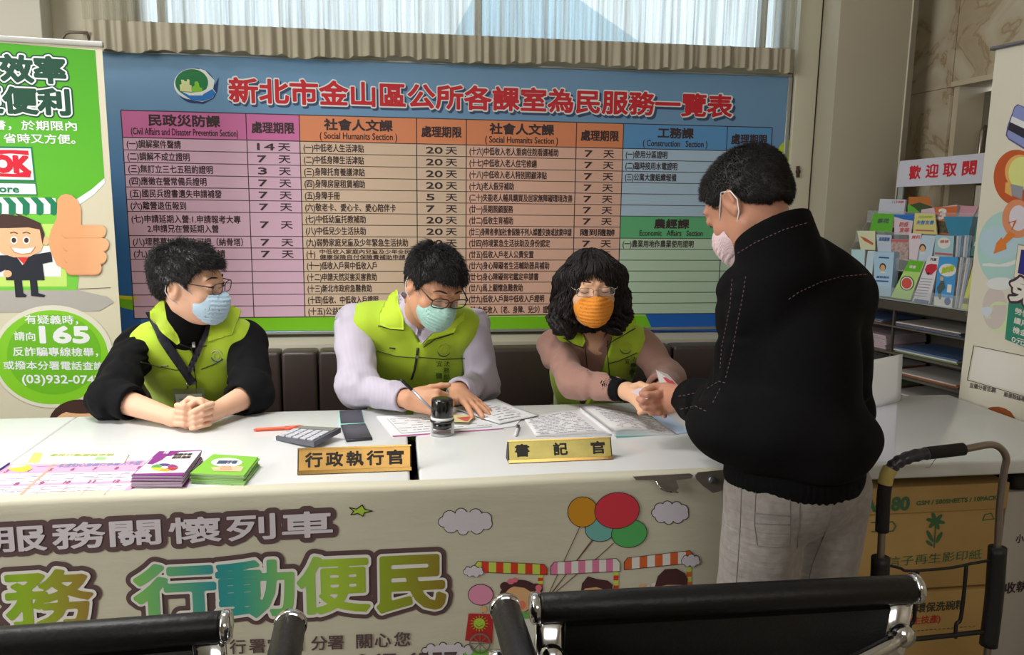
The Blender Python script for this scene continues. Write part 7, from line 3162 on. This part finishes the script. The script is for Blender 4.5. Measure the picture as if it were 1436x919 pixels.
# shirt collar wings
for poly in ([(557, 408), (560, 430), (568, 452), (578, 462), (584, 470), (586, 462), (574, 440), (566, 420)], [(586, 472), (596, 458), (612, 458), (618, 462), (604, 468), (592, 482)]):
    drape('shirt_collar', poly, bvB, SHM, .005, .004, 4, shB)
for tr_ in ([(530, 457), (548, 462), (566, 463)], [(594, 487), (610, 476), (636, 468)], [(529, 492), (556, 500), (584, 502)], [(588, 501), (620, 504), (652, 503)]):
    trail('piping', tr_, bvB, .0017, PIPE, vB)
trail('zipper', [(586, 488), (584, 504), (581, 520), (577, 532)], bvB, .0040, M('zip_dark', 0), vB, .001)
G().box(cast_safe(bvB, 585, 500, 585, 500)[0] - Vector((.003, .006, .006)), cast_safe(bvB, 585, 500, 585, 500)[0] + Vector((.003, -.001, .004)), M('zip_pull_silver', 0)).build('zip_pull', vB)
trail('small_patch', [(546, 488), (554, 489)], bvB, .0030, M('patch_dark', (50, 60, 40), .6), vB)
emblem(bvB, 622, 491, 9, vB, M('emblem_navy', (60, 66, 80), .6), M('emblem_gold', (190, 190, 70), .6))
TXV = M('vest_print_green', (50, 84, 30), .7)
vest_text([(c, 622, 514 + i * 9.2, 630.5, 8) for i, c in enumerate('法務部行政執行署')][:6] + [('宜', 612, 514, 620, 8), ('蘭', 611, 531, 620, 8), ('分', 609, 548, 618, 8)], bvB, vB, TXV)
# pen held in the fist
p0, p1 = at(562, 532, 2.27), at(607, 576, 2.24)
pn = G().tube([p0, p0 + (p1 - p0) * .04, p0 + (p1 - p0) * .35], [.003, .0048, .0048], M('pen_black', (30, 30, 32), .3), 12).tube([p0 + (p1 - p0) * .35, p0 + (p1 - p0) * .92, p1], [.0045, .0042, .0008], M('pen_grey', (168, 168, 172), .3, .4), 12)
pn.build('held_pen', label='black and grey pen held in the fist of the middle man', cat='pen')
legs_cloth(jB, 'trousers', M('trousers_dark', 0), pB, M('shoe_black', 0))

# ------------------------------------------------------------------ woman
hC = Head(at(829, 406, 2.50), 186, 7, 2, 1.02)
jC = dict(sL=at(776, 486, 2.66), sR=at(898, 482, 2.66), neck=at(833, 462, 2.64), pel=Vector((.72, 2.92, .53)),
          eL=at(806, 536, 2.44), eR=at(936, 530, 2.56), wL=at(880, 549, 2.24), wR=at(925, 548, 2.36))
seated(jC)
F = Field(HB)
hC.skin(F, True)
core(F, jC, hC, .042)
limbs(F, jC, (.038, .034, .021))
# reaching hand: back of the hand up, fingers curled under the slips, thumb along the top
wc = np.array(jC['wL'])
for q_, r_ in (((900, 546, 2.19), .013), ((900, 553, 2.17), .014), ((897, 561, 2.155), .013), ((893, 566, 2.15), .011)):
    F.rc(wc, np.array(at(*q_)), .021, r_, .014)
for c_ in ([(900, 547, 2.19), (911, 547, 2.165), (920, 553, 2.14), (922, 560, 2.125)], [(900, 555, 2.165), (909, 559, 2.135), (916, 566, 2.115), (914, 572, 2.11)],
           [(897, 562, 2.15), (904, 568, 2.125), (909, 574, 2.108), (905, 577, 2.11)], [(893, 567, 2.145), (897, 573, 2.125), (901, 577, 2.112), (897, 579, 2.115)]):
    chain(F, c_, .0098, .0074, .003)
chain(F, [(888, 543, 2.20), (898, 540, 2.17), (908, 543, 2.12), (915, 548, 2.09)], .0115, .0082, .005)
hand(F, jC['wR'], (-.5, -.70, .15), (.3, -.3, .9), 1, [(.5, .6, .4)] * 4, (.8, .4, .3), .9)
pC = F.build('person', SKC, None, 'seated woman with wavy dark hair and orange mask reaching out her hand', 'person')
bC = bvh_of([pC])
face_bits(hC, bC, pC, look='down', brow=M('brow_brown', (90, 60, 50), .8))
mask(hC, MASKO, pC)
glasses(hC, M('frame_silver', (176, 160, 150), .2, .8), pC, .0010, .026, .0135)
# hair
F = Field(.0032)
k = hC.k
w = hC.w
F.el(w(0, -.014, .040), np.array((.088, .108, .084)) * k, hC.R, .02)
F.el(w(0, .022, .045), np.array((.078, .074, .066)) * k, hC.R, .02)
for q in (-1, 1):
    F.rc(w(q * .080, .020, .045), w(q * .084, .018, -.050), .030 * k, .036 * k, .04)
    F.rc(w(q * .084, .018, -.050), w(q * .080, .030, -.105), .036 * k, .036 * k, .03)
    F.rc(w(q * .092, .0, -.06), w(q * .106, .010, -.085), .032 * k, .022 * k, .02)
    F.rc(w(q * .07, -.05, .0), w(q * .085, -.045, -.11), .055 * k, .040 * k, .03)
F.rc(w(0, -.06, .0), w(0, -.06, -.10), .075 * k, .055 * k, .03)
# face opening
F.el(w(0, .090, -.040), np.array((.0585, .085, .078)) * k, hC.R, .010, 's')
F.el(w(.008, .115, .030), np.array((.042, .060, .048)) * k, hC.R, .008, 's')
F.rc(w(0, .05, -.08), w(0, .10, -.30), .056 * k, .10 * k, .01, 's')


def wav(P):
    q = hC.loc(P)
    a = np.arctan2(q[..., 0], q[..., 1] + .02)
    n = vnoise(np.stack([a * 9 + 3 * np.sin(q[..., 2] * 34), a * 0 + 2.0, q[..., 2] * 9], -1) + 5)
    n2 = vnoise(np.stack([a * 26 + 4 * np.sin(q[..., 2] * 30 + 1), a * 0 + 7.0, q[..., 2] * 16], -1) + 11)
    low = np.clip((.02 - q[..., 2]) / .1, 0, 1)
    return -((n - .5) * (.010 + .022 * low) + (n2 - .5) * (.006 + .010 * low) + .008 * low * (vnoise(q * 60) - .5))


F.fn(wav, 'd')
hrC = F.build('hair', HAIRB, pC, biggest=True)
# long wavy strands lying on the hair
bvH = bvh_of([hrC])
rnd = random.Random(16)
g = G()
for i in range(420):
    a = rnd.uniform(-math.pi, math.pi)
    ph = rnd.uniform(0, 6.28)
    z0 = rnd.uniform(.0, .13)
    P = []
    q = np.array([.02 * math.sin(a), -.01 + .02 * math.cos(a), .14]) if rnd.random() < .5 else np.array([.09 * math.sin(a), .09 * math.cos(a) - .01, z0])
    dirr = np.array([math.sin(a), math.cos(a) * .9, 0])
    for t in range(17):
        wp, nn_, ii, dd_ = bvH.find_nearest(Vector(w(*q)))
        if wp is None:
            break
        lq = hC.R.T @ (np.array(wp) - hC.c) / hC.k
        ln = hC.R.T @ np.array(nn_)
        P.append(Vector(wp) + nn_ * .0012)
        d_ = dirr * max(0, (lq[2] - .05) / .06) + np.array([0, 0, -1.0])
        d_ = d_ - ln * (d_ @ ln)
        d_ = d_ / (np.linalg.norm(d_) + 1e-6)
        sd = np.cross(d_, ln)
        q = lq + d_ * .0115 + sd * .0045 * math.sin(ph + t * .95)
        if lq[2] < -.125:
            break
    # stop before the face opening
    P2 = []
    for v in P:
        l_ = hC.R.T @ (np.array(v) - hC.c) / hC.k
        if l_[1] > .075 and abs(l_[0]) < .052 and l_[2] < .045:
            break
        P2.append(v)
    if len(P2) > 3:
        g.tube(P2, [.0024 * (1 - .8 * t / len(P2)) for t in range(len(P2))], HAIRB, 4)
g.build('wavy_strands', hrC, kind='stuff')
# loose strands: fringe and curls
rnd = random.Random(6)
g = G()
for i in range(46):
    q = rnd.uniform(-1, 1)
    x0 = q * .040
    P = [w(x0 * .7, .066, .108), w(x0 * .95, .092 - abs(q) * .012, .090), w(x0 * 1.15 + .003, .099 - abs(q) * .016, .072), w(x0 * 1.32 + rnd.uniform(-.004, .004), .098 - abs(q) * .018, .052 + rnd.uniform(-.004, .012) - abs(q) * .018)]
    g.tube(smooth_path(P, 4), [.0026 * (1 - .75 * t / 12) for t in range(13)], HAIRB, 5)
for i in range(70):
    s_ = rnd.choice((-1, 1))
    a = rnd.uniform(-.6, .8)
    x0, y0 = s_ * (.092 + .012 * rnd.random()) * math.cos(a * .9), .0 + .085 * math.sin(a) * .9
    z0 = rnd.uniform(-.03, .03)
    ph = rnd.uniform(0, 6)
    P = []
    for t in range(9):
        zz = z0 - t * .0145
        P.append(w(x0 * (1.0 + .07 * t / 4 * (t < 6)) + .007 * math.sin(ph + t * 1.15), y0 + .007 * math.cos(ph + t * 1.1), zz))
    g.tube(smooth_path(P, 3), [.0032 * (1 - .8 * t / 24) for t in range(25)], HAIRB, 5)
g.build('loose_strands', hrC, kind='stuff')
# blazer
PNK = M('blazer_dusty_pink', (160, 120, 108), .8, bump=(260, .15), sheen=.2)
F = Field(HC)
torso(F, jC['sL'], jC['sR'], jC['neck'], jC['pel'], -.004, .095, .10)
F.rc(jC['sL'], jC['eL'], .056, .050, .03, fold=(.008, 20, 21.0))
F.rc(jC['eL'], jC['wL'], .049, .040, .03, fold=(.006, 22, 22.0))
F.rc(jC['sR'], jC['eR'], .056, .056, .03, fold=(.005, 22, 23.0))
F.rc(jC['eR'], jC['wR'], .054, .048, .03, fold=(.004, 20, 24.0))
noise_op(F, .002, 22, 15)
sleeve_end(F, jC['eL'], jC['wL'], .80, .034)
sleeve_end(F, jC['eR'], jC['wR'], .86, .034)
n_ = np.array(jC['neck'], float)
# open V showing throat and inner top
apx = V3(at(838, 522, 2.5))


def vc(P):
    q = P - apx
    return -np.maximum(np.abs(q[..., 0]) - np.maximum(q[..., 2], 0) * .42, np.maximum(-q[..., 2], q[..., 1] - .10))


F.fn(vc, 'i', k=.003)
F.rc(n_ - (0, 0, -.01), n_ + (0, 0, .2), .058, .07, .004, 's')
shC = F.build('blazer', PNK, pC)
F = Field(HC)
torso(F, jC['sL'], jC['sR'], jC['neck'], jC['pel'], -.014, .095, .10)
F.rc(n_ - (0, 0, .02), n_ + (0, 0, .25), .054, .062, .006, 's')
F.fn(lambda P: -np.maximum(np.abs(P[..., 0] - n_[0]) - (P[..., 2] - (n_[2] - .085)) * .55, np.maximum((n_[2] - .085) - P[..., 2], P[..., 1] - n_[1])), 'i', k=.003)
F.build('inner_top', M('inner_top_mauve', (126, 88, 82), .8), pC)
F = Field(.003)
e_, w_ = np.array(jC['eL']), np.array(jC['wL'])
F.rc(e_ + (w_ - e_) * .66, e_ + (w_ - e_) * .93, .038, .033, .004, fold=(.002, 16, 4))
sleeve_end(F, jC['eL'], jC['wL'], .93, .024)
F.build('black_cuff', BLKC, pC)
F = Field(HC)
vest(F, jC, .010, arm_r=.066, vcut=(at(822, 596, 2.66), .062, .24, (.0, .25, 1)), depth=.095, belly=.10, fold=.006, seed=9)
vC = F.build('vest', LIME, pC)
bvC = bvh_of([vC, shC])
drape('collar_flap', [(808, 446), (798, 462), (790, 473), (804, 482), (816, 486), (820, 478), (814, 462)], bvC, LIMEB, .006, .006, 4, vC)
drape('collar_flap', [(852, 448), (854, 462), (860, 476), (874, 470), (890, 460), (891, 452), (884, 444), (866, 446)], bvC, LIMEB, .006, .006, 4, vC)
for tr_ in ([(790, 474), (806, 484), (818, 488)], [(850, 486), (862, 477), (891, 461)], [(853, 510), (868, 506), (893, 495)], [(852, 478), (852, 500), (854, 520), (856, 545)], [(820, 486), (822, 500), (824, 520)]):
    trail('piping', tr_, bvC, .0017, PIPE, vC)
emblem(bvC, 877, 488, 8, vC, M('emblem_navy', 0), M('emblem_gold', 0))
vest_text([(c, 884, 507 + i * 8.0, 892, 7) for i, c in enumerate('法務部行')] + [('宜', 876, 510, 883, 7), ('蘭', 882, 526, 889, 7)], bvC, vC, TXV)
legs_cloth(jC, 'trousers', M('trousers_dark', 0), pC, M('shoe_black', 0))

# ------------------------------------------------------------------ standing man
hD = Head(at(1052, 287, 1.66), -30, 42, 0, 1.0)
jD = dict(sL=at(1062, 420, 1.62), sR=at(1172, 415, 1.62), neck=at(1092, 350, 1.60), pel=Vector((.862, 1.545, .80)),
          eL=at(1032, 585, 1.64), eR=Vector((1.06, 1.72, .90)), wL=at(962, 557, 1.90), wR=at(990, 556, 2.00))
pz_ = jD['pel']
jD['hipL'], jD['hipR'] = np.array(pz_) + (-.075, -.01, -.03), np.array(pz_) + (.085, .02, -.03)
jD['knL'], jD['knR'] = np.array([.785, 1.56, .43]), np.array([.955, 1.60, .43])
jD['anL'], jD['anR'] = np.array([.785, 1.52, .09]), np.array([.965, 1.57, .09])
jD['toe'] = np.array([-.03, .11, -.03])
F = Field(HB)
hD.skin(F)
core(F, jD, hD, .056)
limbs(F, jD, (.045, .040, .026))
# left hand holding the slips: palm lump, thumb on top pointing left, four fingers curled below it
wd = np.array(jD['wL'])
for q_, r_ in (((936, 546, 1.985), .017), ((932, 556, 1.975), .018), ((934, 566, 1.97), .017), ((940, 572, 1.965), .015)):
    F.rc(wd, np.array(at(*q_)), .026, r_, .016)
chainD = [[(934, 543, 1.99), (918, 543, 2.00), (905, 549, 1.985), (901, 554, 1.975)],
          [(930, 560, 1.965), (914, 562, 1.955), (901, 563, 1.955), (896, 560, 1.965)],
          [(932, 568, 1.962), (917, 571, 1.953), (905, 572, 1.953), (900, 568, 1.965)],
          [(937, 575, 1.962), (924, 579, 1.955), (913, 579, 1.957), (908, 575, 1.968)]]
for c_, r0_d, r1_d in zip(chainD, (.0125, .0105, .0102, .0092), (.0092, .0086, .0082, .0074)):
    chain(F, c_, r0_d, r1_d, .0035)
chain(F, [(938, 551, 1.968), (922, 553, 1.953), (908, 554, 1.950), (900, 552, 1.958)], .0108, .0086, .0035)
hand(F, jD['wR'], (-.85, .25, .05), (.2, -.1, .97), -1, [(.6, .9, .5)] * 4, (.8, .4, .3), 1.0)
pD = F.build('person', SKD_, None, 'standing man in black jacket and grey trousers seen from behind at the desk', 'person')


def hlD(P):
    q = hD.loc(P)
    y, z = q[..., 1], q[..., 2]
    zl = np.interp(y, [-.12, -.085, -.05, -.026, -.012, .012, .030, .040, .055, .075, .1], [-.048, -.048, -.042, -.015, .022, .026, .002, .040, .062, .080, .092])
    return zl + .003 * (vnoise(q * 90) - .5) * 2 - z


_h = men_hair(hD, 'hair', M('hair_short_black', (30, 27, 28), .55), pD, .004, .004, 13, hlD)
strands(_h, hD, 16000, .0125, .0006, M('hair_short_black', 0), 1.1, .8, .25, (0, -.05, .10), .1, 5, tmin=.8)
mk = mask(hD, MASKP, pD)
bD = bvh_of([pD])
face_bits(hD, bD, pD, look='down')
JKT = M('jacket_black', (9, 9, 11), .9, bump=(340, .25), spec=.15)
F = Field(.0046)
# local frame of the back: torso() wants the person's sides as seen from the front
R_, mid_, hw_ = torso(F, jD['sR'], jD['sL'], jD['neck'], jD['pel'], .034, .105, .115, .04, 1.08)
up_ = R_[:, 2]
pel = np.array(pz_)
F.el(pel + (-.012, .0, .10), (.182, .150, .10), None, .04)
F.el(pel + (-.092, .01, .120), (.158, .140, .082), None, .04)
F.rc(jD['sL'], jD['eL'], .076, .070, .04, fold=(.009, 16, 31.0))
F.rc(jD['eL'], jD['wL'], .068, .050, .04, fold=(.009, 20, 32.0))
F.rc(jD['sR'], jD['eR'], .076, .066, .04, fold=(.006, 16, 33.0))
F.rc(jD['eR'], jD['wR'], .064, .048, .03, fold=(.006, 18, 34.0))
noise_op(F, .007, 10, 33, (1.3, 1.3, .5))
F.fn(lambda P: (pel[2] + .036) - P[..., 2], 'i', pel - .3, pel + (.3, .3, .12), .03)
sleeve_end(F, jD['eL'], jD['wL'], .90, .034)
sleeve_end(F, jD['eR'], jD['wR'], .93, .033)
n_ = np.array(jD['neck'], float)
hb = np.array(hD.w(0, -.02, -.05))
cd = nz(hb - n_)
fh = nz(np.array([math.sin(math.radians(-30)), math.cos(math.radians(-30)), 0]))
F.rc(n_ - cd * .05, n_ + cd * .10, .090, .080, .02)
F.rc(n_ + fh * .02, n_ + fh * .05 + np.array([0, 0, .055]), .07, .06, .02)
cc = V3(n_ + cd * .050)
cdf = V3(nz(np.array([0, 0, 1.0]) + .62 * fh))
F.fn(lambda P: (P - cc) @ cdf, 'i', n_ - .11 + (0, 0, .06), n_ + .2, .006)
F.rc(n_ + cd * .01 + fh * .015, n_ + cd * .20 + fh * .02, .064, .070, .005, 's')
jkt = F.build('jacket', JKT, pD)
# ribbed hem
F = Field(.0042)
F.el(pel + (-.012, 0, .02), (.152, .122, .095), None, .02)
F.fn(lambda P: np.abs(P[..., 2] - (pel[2] + .012)) - .034, 'i', k=.008)
F.fn(lambda P: .0012 * np.sin(np.arctan2(P[..., 1] - pel[1], P[..., 0] - pel[0]) * 130), 'd')
F.build('hem_band', JKT, pD)
bvD = bvh_of([jkt])
SEAM = M('jacket_seam', (112, 84, 88), .7)
for tr_ in ([(1027, 392), (1024, 430), (1018, 460), (1012, 490), (1010, 520)], [(1046, 388), (1041, 420), (1034, 455), (1028, 490), (1018, 530)],
            [(1106, 420), (1120, 410), (1150, 396), (1180, 388), (1214, 385)], [(1035, 355), (1060, 340), (1100, 322), (1134, 312)],
            [(952, 556), (974, 552)], [(955, 574), (975, 570), (990, 577)], [(992, 545), (1008, 535), (1020, 538)], [(1000, 565), (1010, 545)]):
    trail('seam_stitching', tr_, bvD, .0009, SEAM, jkt, .0006, 3, 5, 1)
# trousers
TRS = M('trousers_grey', (138, 132, 128), .9, bump=(34, .5, (.25, .25, 3.2)), var=(60, .12), sheen=.15)
F = Field(.0046)
F.el(pel + (-.012, 0, -.01), (.140, .115, .12), None, .03)
for s_ in 'LR':
    F.rc(jD['hip' + s_], jD['kn' + s_], .090, .082, .022, fold=(.003, 12, 41.0 + ord(s_)))
    F.rc(jD['kn' + s_], jD['an' + s_], .088, .080, .03, fold=(.006, 22, 43.0 + ord(s_)))
noise_op(F, .004, 13, 50, (1.5, 1.5, .5))
F.fn(lambda P: .035 - P[..., 2], 'i', k=.006)
trs = F.build('trousers', TRS, pD)
bvT = bvh_of([trs])
STC = M('trouser_seam', (118, 112, 108), .9)
for tr_ in ([(1040, 680), (1038, 740), (1034, 800), (1030, 850)], [(1060, 690), (1058, 735), (1062, 765), (1085, 768), (1108, 766), (1108, 720), (1108, 690)], [(1058, 720), (1108, 724)], [(1058, 734), (1108, 736)],
            [(1122, 690), (1120, 740), (1118, 768)], [(1173, 684), (1160, 740), (1140, 790), (1126, 850)]):
    trail('stitched_seam', tr_, bvT, .0010, STC, trs, .0004, 4, 5)
for s_ in 'LR':
    F = Field(.005)
    a = np.array(jD['an' + s_])
    base = np.array([a[0], a[1], .045])
    F.rc(base, base + (-.04, .15, -.008), .045, .038, .02, sq=((0, 0, 1), 1.15))
    F.fn(lambda P: .003 - P[..., 2])
    F.build('shoe', M('shoe_black', 0), pD)


# small slips and cards passing between the hands
def slip(name, pts, mat, label, th=.0006, group=None, parent=None):
    P = [at(x, y, Y) for x, y, Y in pts]
    n = (P[1] - P[0]).cross(P[-1] - P[0]).normalized() * th
    k = len(P)
    g = G().add(P + [p + n for p in P], [tuple(range(k - 1, -1, -1)), tuple(range(k, 2 * k))] + [(i, (i + 1) % k, k + (i + 1) % k, k + i) for i in range(k)], mat)
    if parent is not None:
        return g.build(name, parent, label)
    return g.build(name, None, label, 'paper slip', group)


SLP = M('slip_pinkish', (222, 204, 214), .5)
slip('paper_slip', [(884, 550, 2.00), (896, 544, 2.01), (914, 555, 1.945), (907, 560, 1.94)], SLP, 'small white printed slip between the two hands, lower one')
slip('paper_slip', [(897, 544, 2.03), (925, 539, 2.04), (934, 547, 1.995), (903, 555, 1.985)], SLP, 'larger white printed slip with dark characters, held between the two hands')
vch = slip('voucher', [(920, 519, 2.06), (936, 525, 2.06), (952, 542, 2.00), (926, 542, 2.00)], M('slip_white', (222, 214, 214), .5), 'white and red folded voucher held up by the standing man')
slip('inner_flap', [(924, 522, 2.055), (936, 526.5, 2.055), (951, 542, 1.995), (940, 542, 1.995)], M('slip_red', (206, 70, 84), .5), 'red inner flap', parent=vch)
bpy.context.view_layer.update()
